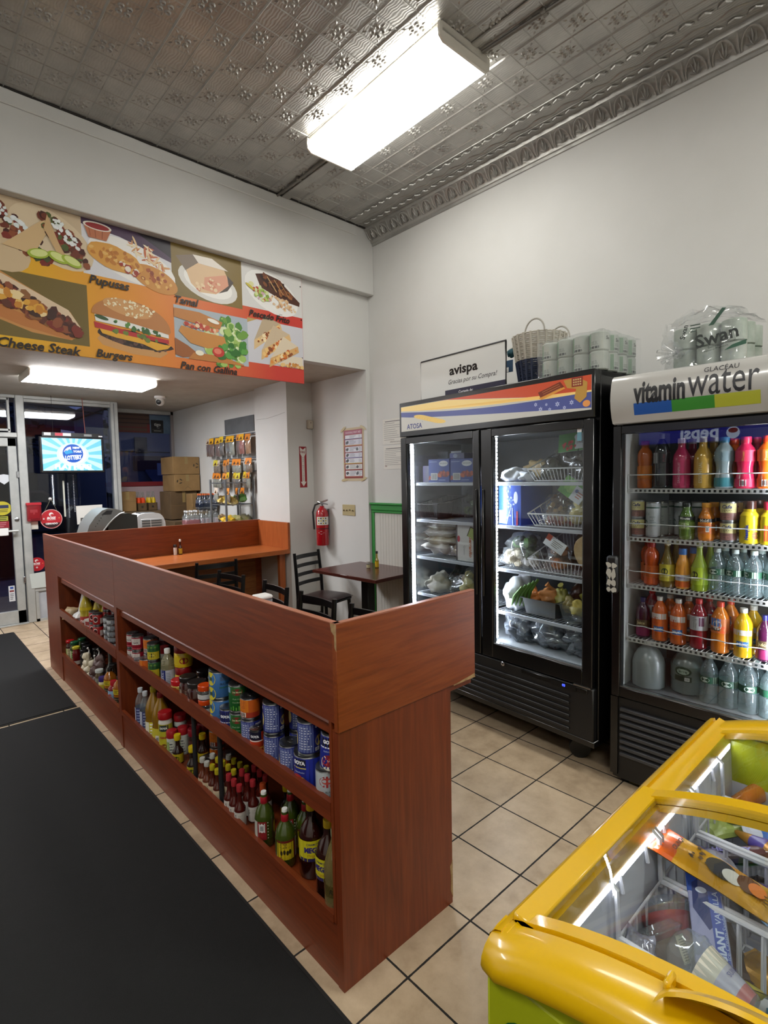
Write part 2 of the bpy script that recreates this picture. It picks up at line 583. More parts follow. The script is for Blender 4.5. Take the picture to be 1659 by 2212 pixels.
while y < YB - .07:
    for du, dt in ((-.034, .3), (-.019, .66), (0, .85), (.019, .66), (.034, .3)):
        petal(y, .12, du, dt, .008, .012)
    n = 10
    arc = [cpt(y - .05 * math.cos(PI * k / n), .1 + .85 * math.sin(PI * k / n) ** .7, .004) for k in range(n + 1)]
    co.tube(arc, .0045, TIN, 5)
    co.tube([cpt(y + .056, .05, .004), cpt(y + .062, .5, .009), cpt(y + .056, .95, .004)], [.003, .006, .003], TIN, 5)
    y += .125
for xb, hh in ((X_EDGE + .035, .011), (XW - .155, .007)):
    y = -1.3
    while y < YB - .05:
        co.tube([(xb + .016, y - .03, ZC), (xb + .004, y - .018, ZC - hh), (xb - .012, y + .0, ZC - hh * .7), (xb - .004, y + .024, ZC - hh), (xb + .016, y + .036, ZC)], .006, TIN, 5)
        y += .084
    co.tube([(xb - .025, -1.4, ZC - .001), (xb - .025, YB, ZC - .001)], .004, TIN, 5)
wv = [((X_EDGE + XW - .1) / 2 + .012 * math.sin(yy * 37), yy, ZC - .001) for yy in [-1.3 + .02 * k for k in range(185)]]
co.tube(wv, .004, TIN, 4)
struct('trim_1', co, 'silver pressed-metal cornice with a leaf ornament')

w = MB(); w.box(XW, XW + .1, -3.4, YH, 0, ZC, WALL); struct('wall_right', w, smooth=False)
w = MB(); w.box(XR, XW + .1, YH, YP1, 0, ZS, WALL); struct('wall_recess', w, smooth=False)
w = MB(); w.box(XP, XR, YP0, YP1, 0, ZS, WALL)
w.tube([(XP - .0005, 3.92, 2.16), (XP - .0005, 3.7, 2.155), (XP - .0005, 3.5, 2.17), (XP - .0005, 3.36, 2.185)], .0012, mat('#8a867f', .8), 4)
struct('pillar', w, smooth=False)
w = MB(); w.box(XS, XS + .1, YP1, YD + .1, 0, ZS, WALL); struct('wall_side', w, smooth=False)
w = MB()
w.box(-3.4, XW, YH, YH + .09, ZS, ZC, WALL)
struct('wall_header', w, smooth=False)
w = MB()
w.box(-3.4, XW, YB, YH, ZB, ZC, WALL, .004)
w.box(-3.4, 2.14, YB - .012, YB, ZC - .085, ZC - .004, WALL, .005)
struct('beam', w, smooth=False)
w = MB(); w.box(-3.4, XW, YH + .09, YD + .1, ZS, ZS + .06, SOFFIT); struct('ceiling_soffit', w, smooth=False)
w = MB(); w.box(-3.5, -3.4, -3.4, 6.4, 0, ZC, WALL); struct('wall_left', w, smooth=False)
w = MB(); w.box(-3.4, 2.6, -3.5, -3.4, 0, ZC, WALL); struct('wall_back', w, smooth=False)
# dark line where ceiling meets beam
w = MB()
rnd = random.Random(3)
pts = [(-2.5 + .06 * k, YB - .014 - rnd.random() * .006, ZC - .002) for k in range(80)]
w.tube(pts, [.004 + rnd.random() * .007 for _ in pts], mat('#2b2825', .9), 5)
struct('trim_2', w, 'dark uneven seam where the tin ceiling meets the beam')

# green chair rail and beadboard wainscot under it
g = MB(); GREEN = mat('#2f8a3c', .45)
g.box(XW - .03, XW, -.3, 2.47, 1.235, 1.285, GREEN, .006)
g.box(XW - .042, XW, -.3, 2.475, 1.285, 1.302, GREEN, .004)
g.box(XW - .022, XW, -.3, 2.47, 1.212, 1.235, GREEN, .004)
g.box(XW - .02, XW, 2.44, 2.475, .0, 1.235, GREEN, .004)
struct('trim_3', g, 'bright green chair rail and corner strip')
wb = MB(); BEAD = mat('#cdcac2', .55)
wb.box(XW - .008, XW, -.3, 2.44, .0, 1.213, BEAD)
yy = 2.40
while yy > -.3:
    wb.box(XW - .0095, XW - .008, yy - .034, yy - .002, .1, 1.21, BEAD)
    yy -= .037
struct('trim_4', wb, 'white beadboard wainscot')

# ---------------------------------------------------------------- shop front
ALU = mottled('aluminium_frame', '#a5a7a4', '#bbbcb8', 7, 0.45, 0.25)
GLASS = clear('window_glass', '#dfe4ea', 0.02, 0.02)
w = MB()
w.box(.135, .215, YF - .05, YF + .05, 0, 2.49, ALU, .006)
w.box(1.083, 1.165, YF - .05, YF + .06, 0, 2.49, ALU, .006)
w.box(1.115, 1.122, YF - .056, YF - .05, 0, 2.47, mat('#77797a', .5))
w.box(-2.4, 1.16, YF - .04, YF + .04, 2.455, 2.49, ALU, .004)
w.box(.2, 1.1, YF - .03, YF + .03, 2.42, 2.456, ALU, .004)
w.box(.205, 1.085, YF - .045, YF + .045, .335, .375, ALU, .004)
w.box(-.95, .14, YF - .04, YF + .04, 2.035, 2.085, ALU, .004)
w.box(.06, .085, YF - .03, YF + .03, 2.085, 2.46, ALU, .003)
w.box(-.95, .08, YF - .03, YF + .03, 2.10, 2.125, ALU, .003)
w.box(-.95, .08, YF - .03, YF + .03, 2.43, 2.456, ALU, .003)
struct('window_1', w, 'grey aluminium shop-front frame')
part('window_pane', MB().box(.21, 1.088, YF - .004, YF + .004, .37, 2.43, GLASS), bpy.data.objects['window_1'], smooth=False)
part('transom_pane', MB().box(-.95, .07, YF - .004, YF + .004, 2.12, 2.44, GLASS), bpy.data.objects['window_1'], smooth=False)
w = MB()
w.box(.2, 1.1, YF - .03, YF + .06, 0, .34, mottled('bulkhead_paint', '#9fa2a8', '#b3b6bb', 6, .6))
w.box(.215, .245, YF - .045, YF - .03, 0, .335, ALU); w.box(.215, 1.085, YF - .045, YF - .03, .0, .03, ALU)
w.box(-3.4, -.95, YF, YF + .1, 0, 2.49, WALL)
struct('wall_front', w, smooth=False)
# door
d = MB()
for x0, x1 in ((.045, .128), (-.92, -.84)):
    d.box(x0, x1, YF - .025, YF + .025, .01, 2.03, ALU, .006)
d.box(-.92, .128, YF - .025, YF + .025, 1.935, 2.03, ALU, .006)
d.box(-.92, .128, YF - .025, YF + .025, .01, .155, ALU, .006)
struct('door_1', d, 'grey aluminium glazed entrance door')
D1 = bpy.data.objects['door_1']
part('door_pane', MB().box(-.845, .05, YF - .004, YF + .004, .15, 1.94, GLASS), D1, smooth=False)
hd = MB()
hd.box(-.7, .0, YF - .10, YF - .075, .985, 1.065, WHITE, .006)
hd.rod((-.02, YF - .085, 1.03), (.09, YF - .085, 1.03), .011, ALU)
hd.rod((.088, YF - .09, 1.03), (.088, YF - .02, 1.03), .012, ALU)
part('push_bar', hd, D1, 'white push bar across the door')
lk = MB().at((.09, YF - .025, 1.15), (R(90), 0, 0)).lathe([(.022, 0), (.022, .008), (.012, .014)], STEEL, 14)
part('lock', lk, D1)
hg = MB()
for z in (1.60, .45): hg.box(.112, .14, YF - .04, YF - .02, z, z + .07, STEEL, .004)
part('hinge', hg, D1)
th = MB().box(-.95, .14, YF - .07, YF + .06, 0, .012, ALU, .003)
struct('trim_5', th, 'metal door threshold')
# deep display window to the right of the post
w = MB()
w.box(1.165, XS, YD - .04, YD + .04, 2.44, 2.49, ALU, .004)
w.box(XS - .04, XS, YD - .04, YD + .04, 0, 2.49, mat('#8e8684', .5), .004)
w.box(1.165, 1.2, YD - .04, YD + .04, 0, 2.49, ALU, .004)
w.box(1.165, XS, YD - .05, YD + .05, 0, 1.47, mat('#b9a3a4', .6), .004)
w.box(1.165, XS, YD - .06, YD + .06, 1.47, 1.53, mat('#7c1f24', .5), .004)
struct('window_2', w, 'deep display window with red-topped sill')
part('window_pane', MB().box(1.2, XS - .04, YD - .004, YD + .004, 1.53, 2.44, GLASS), bpy.data.objects['window_2'], smooth=False)
part('side_pane', MB().box(1.145, 1.152, YF + .06, YD - .04, .37, 2.44, GLASS), bpy.data.objects['window_2'], smooth=False)
# ================================================================= counter, bar, table, chairs
CH = ('#5e260e', '#722f12', '#823c1a')
WOOD_Y = wood('cherry_laminate_long', (9, .55, 9), CH)
WOOD_X = wood('cherry_laminate_across', (.6, 9, 9), ('#6d2e0d', '#823b12', '#90481c'))
WOOD_V = wood('cherry_laminate_upright', (9, 9, .5), CH)
EDGE = mat('#a8694e', .3)
CHIP = mottled('bare_chipboard', '#8a6a45', '#b39468', 60, .85)
root = thing('shelving_counter', 'long cherry-wood partition counter with open grocery shelves facing the aisle', 'counter')
mb = MB(); mb.box(0.004, .5, .004, .032, 0, .80, WOOD_V); part('end_panel', mb, root); mb = MB(); mb.box(.004, .5, 3.932, 3.95, 0, .82, WOOD_V); part('end_panel', mb, root)
mb = MB(); mb.box(0, .02, 0.0, 2.069, .824, 1.118, WOOD_Y); mb.box(0, .02, 2.072, 3.95, .824, 1.118, WOOD_Y); mb.box(-.0006, .0205, 0.0, 3.95, 1.118, 1.1205, EDGE); part('front_band', mb, root)
mb = MB(); mb.box(-.0008, .63, -.004, .016, .80, 1.118, WOOD_X, .0015); mb.box(0, .6295, -.0035, .0155, 1.118, 1.1205, EDGE); part('end_band', mb, root)
mb = MB(); mb.box(.51, .63, -.0042, .0162, .797, .801, CHIP); mb.prism([(.628, -.0045, .80), (.51, -.0045, .80), (.628, -.0045, .812)], (0, .0206, 0), CHIP)
part('chipped_edge', mb, root, 'bare chipboard under the overhanging band'); mb = MB(); mb.prism([(-.0013, -.0045, 1.118), (-.0013, .022, 1.118), (-.0013, .018, 1.095), (-.0013, .004, 1.085), (-.0013, .004, 1.05), (-.0013, -.0045, 1.04)], (.0006, 0, 0), CHIP)
part('chipped_edge', mb, root, 'bare chipboard at the top corner of the band'); mb = MB(); mb.prism([(.5, .0035, .02), (.489, .0035, .05), (.491, .0035, .10), (.486, .0035, .14), (.5, .0035, .16)], (.0006, -.0006, 0), CHIP)
part('chipped_edge', mb, root, 'bare chipboard where the laminate has broken away')
mb = MB(); mb.box(.02, .63, .016, 3.91, .77, .80, WOOD_Y); part('counter_top', mb, root)
mb = MB()
mb.box(.019, .48, .032, 3.50, .15, .178, WOOD_Y); mb.box(0.0, .018, .045, 2.052, .195, .222, WOOD_Y); mb.box(0.0, .018, 2.098, 3.5, .195, .222, WOOD_Y)
part('shelf', mb, root, 'lower shelf')
mb = MB()
mb.box(.019, .48, .032, 3.50, .503, .525, WOOD_Y); mb.box(0.0, .018, .045, 2.052, .512, .572, WOOD_Y); mb.box(0.0, .018, 2.098, 2.72, .512, .568, WOOD_Y); mb.box(0.0, .018, 2.724, 3.5, .512, .568, WOOD_Y)
part('shelf', mb, root, 'middle shelf')
mb = MB(); mb.box(.006, .02, .02, 2.07, 0, .197, WOOD_Y); mb.box(.006, .02, 2.074, 3.5, 0, .197, WOOD_Y); part('kick_panel', mb, root)
mb = MB(); mb.box(.48, .5, .03, 3.94, 0, .77, WOOD_Y); part('back_panel', mb, root)
mb = MB(); mb.box(0.002, .48, 2.052, 2.098, 0, .826, WOOD_V); part('divider', mb, root); mb = MB(); mb.box(0.002, .018, .033, .045, 0.2, .826, WOOD_V); part('stile', mb, root)
mb = MB(); mb.box(0.001, .02, 3.5, 3.95, 0, .826, WOOD_V); mb.box(.02, .48, 3.5, 3.52, 0, .826, WOOD_V); part('side_panel', mb, root)
DKMET = mat('#3a3a3c', .45, .6)
for yy in (1.11, .852):
    mb = MB(); mb.rod((.035, yy, .178), (.035, yy, .503), .010, DKMET, 10); mb.box(.02, .05, yy - .018, yy + .018, .178, .182, DKMET); mb.box(.02, .05, yy - .018, yy + .018, .499, .503, DKMET)
    part('support_post', mb, root, 'dark metal post holding up the middle shelf')

root = thing('eating_bar', 'cherry-wood eating bar with a tall back panel along the far end of the seating area', 'bar')
WB = wood('bar_top_laminate', (.6, 9, 9), ('#8f4a22', '#a5592a', '#b46a35'), .32)
mb = MB(); mb.box(.632, 1.985, 3.335, 3.911, .79, .835, WB, .003); part('bar_top', mb, root)
mb = MB(); mb.box(.505, 1.985, 3.912, 3.93, 0, .768, WOOD_X); mb.box(.022, 1.985, 3.912, 3.93, .802, 1.105, WOOD_X); mb.box(.632, 1.985, 3.912, 3.93, .768, .802, WOOD_X); mb.box(.022, 1.985, 3.911, 3.931, 1.105, 1.108, EDGE); part('back_panel', mb, root)
mb = MB(); mb.box(1.963, 1.986, 3.333, 3.911, .835, 1.10, wood('bar_side_laminate', (9, 9, .5), ('#8f4a22', '#a3562a', '#ad6232'))); part('side_panel', mb, root)
mb = MB(); mb.box(1.90, 1.963, 3.40, 3.44, 0, .79, wood('bar_leg_laminate', (9, 9, .5), ('#8f4a22', '#a3562a', '#ad6232'))); part('leg', mb, root)
mb = MB(); mb.box(.632, 1.90, 3.885, 3.911, 0, .79, wood('bar_panel_laminate', (.7, 9, 7), ('#6b3a17', '#8d5426', '#a06a36'), .5)); part('front_panel', mb, root)

BLK = mat('#0d0d0e', .32, 0.2)
VINYL = mottled('brown_vinyl', '#2e1a1a', '#3f2526', 8, .35, bumpy=.08, bscale=160)
def make_chair(name):
    t = thing(name, '', 'chair')
    sb = MB()
    def sf(u, v):
        x = (u - .5) * (.40 - .03 * (1 - v)); y = (v - .5) * .37
        e = (1 - abs(2 * u - 1) ** 4) * (1 - abs(2 * v - 1) ** 4)
        return (x, y, .445 + .035 * e ** .5)
    sb.grid(sf, 14, 14, VINYL); sb.grid(lambda u, v: ((u - .5) * .38, (v - .5) * .36, .436), 1, 1, VINYL)
    n = 15
    part('seat', sb, t, 'padded brown vinyl seat')
    fr = MB(); fr.box(-.185, .185, -.175, .175, .415, .437, BLK, .005); part('seat_frame', fr, t)
    for sx in (-1, 1):
        lg = MB(); lg.tube([(sx * .17, -.20, 0), (sx * .17, -.175, .25), (sx * .17, -.165, .44), (sx * .17, -.175, .62), (sx * .165, -.20, .855)], [.013, .015, .016, .016, .014], BLK, 8); part('back_post', lg, t)
        lg = MB(); lg.tube([(sx * .175, .175, 0), (sx * .165, .155, .43)], [.012, .016], BLK, 8); part('leg', lg, t)
    for z in (.815, .735, .655, .575):
        rl = MB()
        h = .019 if z > .8 else .016
        yb = -.17 - (z - .58) * .11
        def rf(s):
            return lambda u, v: ((u - .5) * .335, yb - .022 * math.sin(PI * u) + s * .005, z - h + 2 * h * v)
        rl.grid(rf(1), 8, 1, BLK); rl.grid(rf(-1), 8, 1, BLK)
        for vv in (0, 1):
            rl.grid(lambda u, v: ((u - .5) * .335, yb - .022 * math.sin(PI * u) + (v - .5) * .01, z - h + 2 * h * vv), 8, 1, BLK)
        part('back_rail', rl, t)
    st = MB()
    for sx in (-1, 1):
        st.rod((sx * .17, -.185, .18), (sx * .172, .168, .18), .009, BLK)
    st.rod((-.172, .168, .22), (.172, .168, .22), .009, BLK); st.rod((-.17, -.18, .25), (.17, -.18, .25), .009, BLK)
    part('stretcher', st, t)
    return t
def copy_tree(o, parent=None):
    c = o.copy(); COL.objects.link(c)
    if parent is not None: c.parent = parent
    for ch in list(o.children): copy_tree(ch, c)
    return c
chair0 = make_chair('dining_chair')
spots = [((1.965, 2.755), 194, 'black ladder-back chair with brown seat pulled up to the small dining table', None),
         ((1.105, 3.25), -7, 'black ladder-back chair tucked under the far eating bar', None),
         ((.70, 2.42), 94, 'black ladder-back chair at the long counter, second nearest the far eating bar', None),
         ((.705, 1.845), 84, 'black ladder-back chair at the long counter behind the white-topped dispenser', None),
         ((.69, 1.343), 90, 'black ladder-back chair at the long counter, with all of its curved top rail showing', None),
         ((.70, .865), 91, 'black ladder-back chair closest to the near end of the long counter', None)]
for i, ((x, y), a, lb, g) in enumerate(spots):
    c = chair0 if i == 0 else copy_tree(chair0)
    c.location = (x, y, 0); c.rotation_euler = (0, 0, R(a)); c['label'] = lb; c['group'] = 'black ladder-back chairs'

t = thing('dining_table', 'small dark red laminate table with a black pedestal beside the cooler', 'table', (2.035, 2.22, 0), R(2.5))
TT = wood('table_laminate', (1, 5, 9), ('#3c1913', '#4c221b', '#5a2c22'), .22)
part('table_top', MB().box(-.285, .285, -.385, .385, .722, .75, TT, .003), t)
part('edge_band', MB().box(-.288, .288, -.388, .388, .726, .746, mat('#43190f', .35)), t)
mb = MB(); mb.box(-.042, .042, -.042, .042, .05, .70, BLK, .004); mb.box(-.13, .13, -.13, .13, .70, .722, BLK); part('pedestal', mb, t)
mb = MB(); mb.box(-.24, .24, -.03, .03, .01, .05, BLK, .008); mb.box(-.03, .03, -.28, .28, .01, .05, BLK, .008)
for q in ((.22, 0), (-.22, 0), (0, .26), (0, -.26)): mb.lathe([(.02, 0), (.02, .012)], BLK, 8) if False else mb.box(q[0] - .02, q[0] + .02, q[1] - .02, q[1] + .02, 0, .012, BLK)
part('base', mb, t)

MATM = mottled('black_carpet_mat', '#080808', '#0d0d0d', 14, .95, bumpy=.5, bscale=420)
RUB = mat('#101010', .7)
for nm, (x0, x1, y0, y1), lb in (('floor_mat', (-2.5, -.037, -2.4, 2.855), 'long black carpet runner in the foreground aisle beside the counter'), ('floor_mat', (-2.5, -.047, 2.885, 5.43), 'black carpet runner laid before the entrance door')):
    o = solo(nm, MB().box(x0 + .012, x1 - .012, y0 + .012, y1 - .012, 0.0005, .009, MATM, .003), lb, 'mat', group='black floor mats')
    part('rubber_border', MB().box(x0, x1, y0, y1, 0.0002, .005, RUB, .002), o)

# ---------------------------------------------------------------- lamps
LENS = lamp_mat('lit_lamp_lens', '#fdfcf6', 18.0)
LENS3 = lamp_mat('lit_aisle_lamp_lens', '#fbfaf4', 34.0)
LENS2 = lamp_mat('lit_troffer_lens', '#fbfcff', 38.0)
HOUS = mat('#cfcac0', .4)
def ceiling_lamp(loc, rz, L, W_, label, lens, h=.09, name='ceiling_light'):
    t = thing(name, label, 'ceiling light', loc, rz, 'fluorescent ceiling lights')
    mb = MB(); mb.box(-W_ / 2 + .015, W_ / 2 - .015, -L / 2, L / 2, -.05, 0, HOUS, .004); part('housing', mb, t)
    mb = MB()
    pr = [(-W_ / 2, -h * .45), (-W_ / 2 + .004, -h * .8), (-W_ / 2 + .03, -h), (W_ / 2 - .03, -h), (W_ / 2 - .004, -h * .8), (W_ / 2, -h * .45)]
    mb.sweep([(x, -L / 2 + .012, z) for x, z in pr], (0, L - .024, 0), lens); part('diffuser', mb, t)
    for sy in (-1, 1):
        mb = MB(); y0 = sy * L / 2
        mb.prism([(x * 1.015, y0 - sy * .012, z * 1.03) for x, z in pr] + [(W_ / 2, y0 - sy * .012, -.01), (-W_ / 2, y0 - sy * .012, -.01)], (0, sy * .012, 0), mat('#e6e1d6', .35)); part('end_cap', mb, t)
    return t
ceiling_lamp((1.313, 1.11, ZC), R(-1.7), 1.14, .37, 'large lit wrap-around fluorescent fixture on the silver tin ceiling', LENS)
ceiling_lamp((.506, 4.27, ZS), R(90), 1.04, .46, 'lit fluorescent fixture on the low soffit in front of the shop window', LENS2, .06)
ceiling_lamp((-1.75, .3, ZC), 0, 1.14, .37, 'lit fluorescent fixture over the aisle to the left of the counter', LENS3)
ceiling_lamp((1.3, -2.1, ZC), 0, 1.14, .37, 'lit fluorescent fixture at the back of the shop beyond the freezer', LENS3)
ceiling_lamp((-1.75, -2.4, ZC), 0, 1.14, .37, 'lit fluorescent fixture at the back of the shop over the aisle', LENS3)
ceiling_lamp((-1.6, 4.27, ZS), R(90), 1.04, .46, 'added unseen fill fixture on the low soffit near the entrance', LENS2, .06)  # added out of view as fill light for the soffit and alcove
CON = mat('#77736d', .4, .5)
for pts, yy, xx, lb in (([(1.366, YB - .002, ZC - .012), (1.366, 1.68, ZC - .012)], 2.1, 1.366, 'grey metal conduit between the light fixture and the beam'), ([(1.42, .53, ZC - .012), (1.45, .10, ZC - .012), (1.5, -1.6, ZC - .012)], .2, 1.445, 'grey metal conduit running from the light fixture away from the beam')):
    mb = MB(); mb.tube(pts, .009, CON, 8); mb.box(xx - .022, xx + .022, yy - .012, yy + .012, ZC - .02, ZC, CON, .003); solo('conduit', mb, lb, 'conduit', group='ceiling conduits')
for bx_, lb in (((1.40, 1.47, 1.68, YB, ZC - .011, ZC), 'flat silver wire channel beside the conduit near the beam'), ((1.34, 1.38, -1.6, .56, ZC - .011, ZC), 'flat silver wire channel beside the conduit at the other end of the light')):
    solo('wire_channel', MB().box(*bx_, TIN, .003), lb, 'conduit', group='ceiling conduits')
# ================================================================= flat artwork helper
class Art:
    """flat printed artwork: thin layers of shapes on one plane"""
    def __init__(s, o, r, u, mb=None, step=0.00004, rough=.45, emit=0):
        s.o, s.r, s.u = Vector(o), Vector(r).normalized(), Vector(u).normalized()
        s.n = s.r.cross(s.u)
        s.k, s.step, s.mb, s.rough, s.emit = 0, step, mb or MB(), rough, emit
    def _m(s, c):
        return c if not isinstance(c, str) else mat(c, s.rough, emit=s.emit)
    def poly(s, pts, c):
        s.k += 1
        o = s.o + s.n * (s.k * s.step)
        s.mb.poly([tuple(o + s.r * x + s.u * y) for x, y in pts], s._m(c))
        return s
    def rect(s, x0, x1, y0, y1, c):
        return s.poly([(x0, y0), (x1, y0), (x1, y1), (x0, y1)], c)
    def ell(s, cx, cy, rx, ry, c, rot=0, wob=0, seed=0, n=24):
        return s.poly(ellipse(cx, cy, rx, ry, n, rot, wob, seed), c)
    def scatter(s, cx, cy, rx, ry, n, size, cols, rot=0, seed=1, wob=.5, asp=1.0):
        rnd = random.Random(seed)
        for i in range(n):
            a, q = rnd.random() * 2 * PI, math.sqrt(rnd.random())
            x, y = rx * q * math.cos(a), ry * q * math.sin(a)
            k = size * rnd.uniform(.6, 1.3)
            s.ell(cx + x * math.cos(rot) - y * math.sin(rot), cy + x * math.sin(rot) + y * math.cos(rot), k * asp, k, rnd.choice(cols), rnd.random() * PI, wob, i + seed * 9, 7)
        return s
    def line(s, pts, w, c):
        for a, b in zip(pts, pts[1:]):
            d = Vector((b[0] - a[0], b[1] - a[1])); 
            if d.length < 1e-9: continue
            n = Vector((-d.y, d.x)).normalized() * w / 2
            s.poly([(a[0] + n.x, a[1] + n.y), (b[0] + n.x, b[1] + n.y), (b[0] - n.x, b[1] - n.y), (a[0] - n.x, a[1] - n.y)][::-1], c)
        return s
    def text(s, t, cx, cy, c, rot=0, **k):
        s.k += 3
        o = s.o + s.n * (s.k * s.step) + s.r * cx + s.u * cy
        r = s.r * math.cos(rot) + s.u * math.sin(rot); u = s.u * math.cos(rot) - s.r * math.sin(rot)
        s.mb.text(t, s._m(c), o, r, u, **k)
        return s
    def rows(s, x0, x1, y0, y1, n, c, seed=0, fill=.4):
        rnd = random.Random(seed)
        for i in range(n):
            y = y1 - (y1 - y0) * (i + .5) / n
            h = (y1 - y0) / n * fill / 2
            s.rect(x0, x0 + (x1 - x0) * rnd.uniform(.55, 1), y - h, y + h, c)
        return s

# ================================================================= menu banner
def strip_mat():
    m, nt, b = new_mat('orange_to_red_print')
    t = nt.nodes.new('ShaderNodeTexCoord'); sp = nt.nodes.new('ShaderNodeSeparateXYZ')
    nt.links.new(t.outputs['Object'], sp.inputs[0])
    k = mathn(nt, 'DIVIDE', mathn(nt, 'ADD', sp.outputs[0], 0.6), 2.3)
    nt.links.new(ramp(nt, [(0.1, '#e2ae1c'), (0.4, '#df8f28'), (0.6, '#d97038'), (0.85, '#c4392d')], k), b.inputs['Base Color'])
    b.inputs['Roughness'].default_value = .45
    return m
bn = thing('menu_banner', 'long menu banner of food photos and dish names on the header above the seating area', 'banner')
YBN = 2.466
mb = MB(); mb.box(-1.0, 1.613, YBN, YBN + .012, 2.297, 3.129, strip_mat(), .001); part('board', mb, bn)
mb = MB()
for q in ((1.60, 3.06), (1.60, 2.80), (1.60, 2.50)): mb.at((q[0], YBN - .001, q[1]), (R(90), 0, 0)).lathe([(.006, 0), (.003, .003)], INK, 8)
part('screw', mb.reset(), bn)
def photo(nm='food_photo'):
    return Art((0, YBN - .0004, 0), (1, 0, 0), (0, 0, 1))
BEEF = ['#5a2a18', '#6e3320', '#43190f', '#8a4a2a', '#7a2a1c']
# tacos
a = photo(); a.rect(-1.0, .033, 2.83, 3.128, '#c9b394')
a.ell(-.12, 2.96, .23, .14, '#d8c4a4', -.5); a.ell(-.5, 2.93, .3, .16, '#cdb48f', -.6)
a.scatter(-.3, 2.95, .22, .06, 60, .022, BEEF + ['#3f4a22'], -.72, 2); a.scatter(-.31, 2.99, .15, .035, 36, .012, ['#e9eeee', '#dfe6e4'], -.72, 3)
a.poly([(-.04 - .33, 2.86), (-.22, 2.84), (-.13, 3.02), (-.145, 3.07)][::-1], '#d2b283')
a.scatter(-.06, 2.965, .17, .055, 60, .02, BEEF + ['#4c5a28'], -.8, 5); a.scatter(-.055, 3.0, .1, .03, 34, .011, ['#eef1f0', '#e3e9e6'], -.8, 6)
a.poly([(-.145, 3.085), (-.165, 3.0), (-.10, 2.87), (-.04, 2.835), (-.09, 2.93)], '#cba878')
for cx, cz, q in ((-.2, 2.85, .2), (-.1, 2.853, -.3), (-.03, 2.847, -.35)):
    a.ell(cx, cz, .055, .028, '#9db234', q); a.ell(cx + .004, cz + .004, .044, .02, '#d5dd8e', q)
part('food_photo', a.mb, bn, 'photo of beef tacos with lime', smooth=False)
# pupusas
a = photo(); a.rect(.033, .57, 2.80, 3.128, '#d9d8dc'); a.poly([(.033, 3.128), (.57, 3.128), (.57, 2.99), (.25, 3.07), (.033, 3.09)], '#4b3550'); a.poly([(.35, 3.128), (.57, 3.128), (.57, 3.02)], '#241d28')
a.ell(.33, 2.93, .27, .12, '#eeebe6', -.25)
a.scatter(.42, 2.99, .13, .05, 46, .006, ['#e6c79a', '#d29a62', '#c4683c', '#f0e0c0'], -.6, 4, .1, 5)
a.ell(.46, 2.855, .15, .075, '#c98a3a', -.28); a.scatter(.46, 2.86, .12, .055, 26, .012, ['#a5521f', '#e0b060', '#8d3d18'], -.28, 5)
a.ell(.215, 2.93, .165, .075, '#d79c45', -.2, .12, 3); a.scatter(.215, 2.935, .14, .055, 34, .011, ['#b4702a', '#e3b668', '#c07c30'], -.2, 7, .5, 1.6)
a.scatter(.30, 2.885, .06, .02, 16, .016, ['#9b2f1c', '#b8472b', '#eadfce'], -.5, 9)
a.poly([(.045, 3.09), (.07, 3.02), (.17, 3.02), (.2, 3.09)], '#b9724f'); a.line([(.08, 3.03), (.072, 3.085)], .004, '#8f4f34'); a.line([(.11, 3.025), (.107, 3.085)], .004, '#8f4f34'); a.line([(.145, 3.025), (.15, 3.085)], .004, '#8f4f34')
a.ell(.122, 3.095, .08, .024, '#e4dccf'); a.ell(.122, 3.094, .068, .017, '#8f2323')
part('food_photo', a.mb, bn, 'photo of pupusas with a pot of red salsa', smooth=False)
# tamal
a = photo(); a.rect(.57, 1.085, 2.785, 3.128, '#7d672c'); a.ell(.83, 2.91, .22, .115, '#d9d6d0', -.2); a.ell(.83, 2.915, .18, .09, '#efece6', -.2)
a.poly([(.6, 3.05), (.72, 3.085), (.80, 3.0), (.68, 2.95)], '#7c6a58'); a.poly([(.67, 2.97), (.76, 3.04), (.95, 3.03), (1.0, 2.93), (.88, 2.85), (.76, 2.84), (.70, 2.89)], '#dcb98f')
a.poly([(.80, 2.95), (.96, 3.0), (.99, 2.93), (.88, 2.855), (.79, 2.865)], '#d99a7c'); a.poly([(.97, 3.0), (1.02, 2.96), (.97, 2.89), (.90, 2.86), (.98, 2.93)], '#4c4038'); a.scatter(.83, 2.90, .1, .04, 26, .012, ['#e8cda6', '#cf8460', '#c06a50'], .3, 4)
a.poly([(.72, 3.085), (.86, 3.09), (.98, 3.03), (.76, 3.035)], '#e6ddd2')
part('food_photo', a.mb, bn, 'photo of a tamal on a white plate', smooth=False)
# pescado
a = photo(); a.rect(1.085, 1.611, 2.815, 3.128, '#d3d1ce'); a.ell(1.34, 2.95, .24, .14, '#e6e4e0', -.35)
a.poly([(1.2, 3.07), (1.28, 3.09), (1.40, 3.07), (1.52, 2.98), (1.59, 2.93), (1.585, 2.90), (1.48, 2.91), (1.36, 2.94), (1.24, 2.98)], '#4a2617'); a.scatter(1.37, 3.01, .15, .04, 34, .014, ['#6b3a20', '#7f4a28', '#2f160d', '#9a6238'], -.35, 3, .4, 2)
a.line([(1.3, 3.07), (1.38, 2.97)], .008, '#c39a68'); a.line([(1.36, 3.06), (1.44, 2.96)], .008, '#b98a58'); a.line([(1.42, 3.04), (1.49, 2.95)], .007, '#a87848')
a.scatter(1.43, 2.885, .12, .045, 50, .01, ['#d9b68c', '#e3cba6', '#c99a70'], -.25, 5); a.scatter(1.25, 2.93, .07, .045, 34, .014, ['#7f9a3a', '#a9bf5a', '#cfd8a0', '#b03c2c', '#c8a0a8'], -.4, 6)
a.ell(1.16, 2.985, .022, .018, '#d9d6a0'); a.ell(1.15, 2.965, .04, .01, '#c2b23a', -.5)
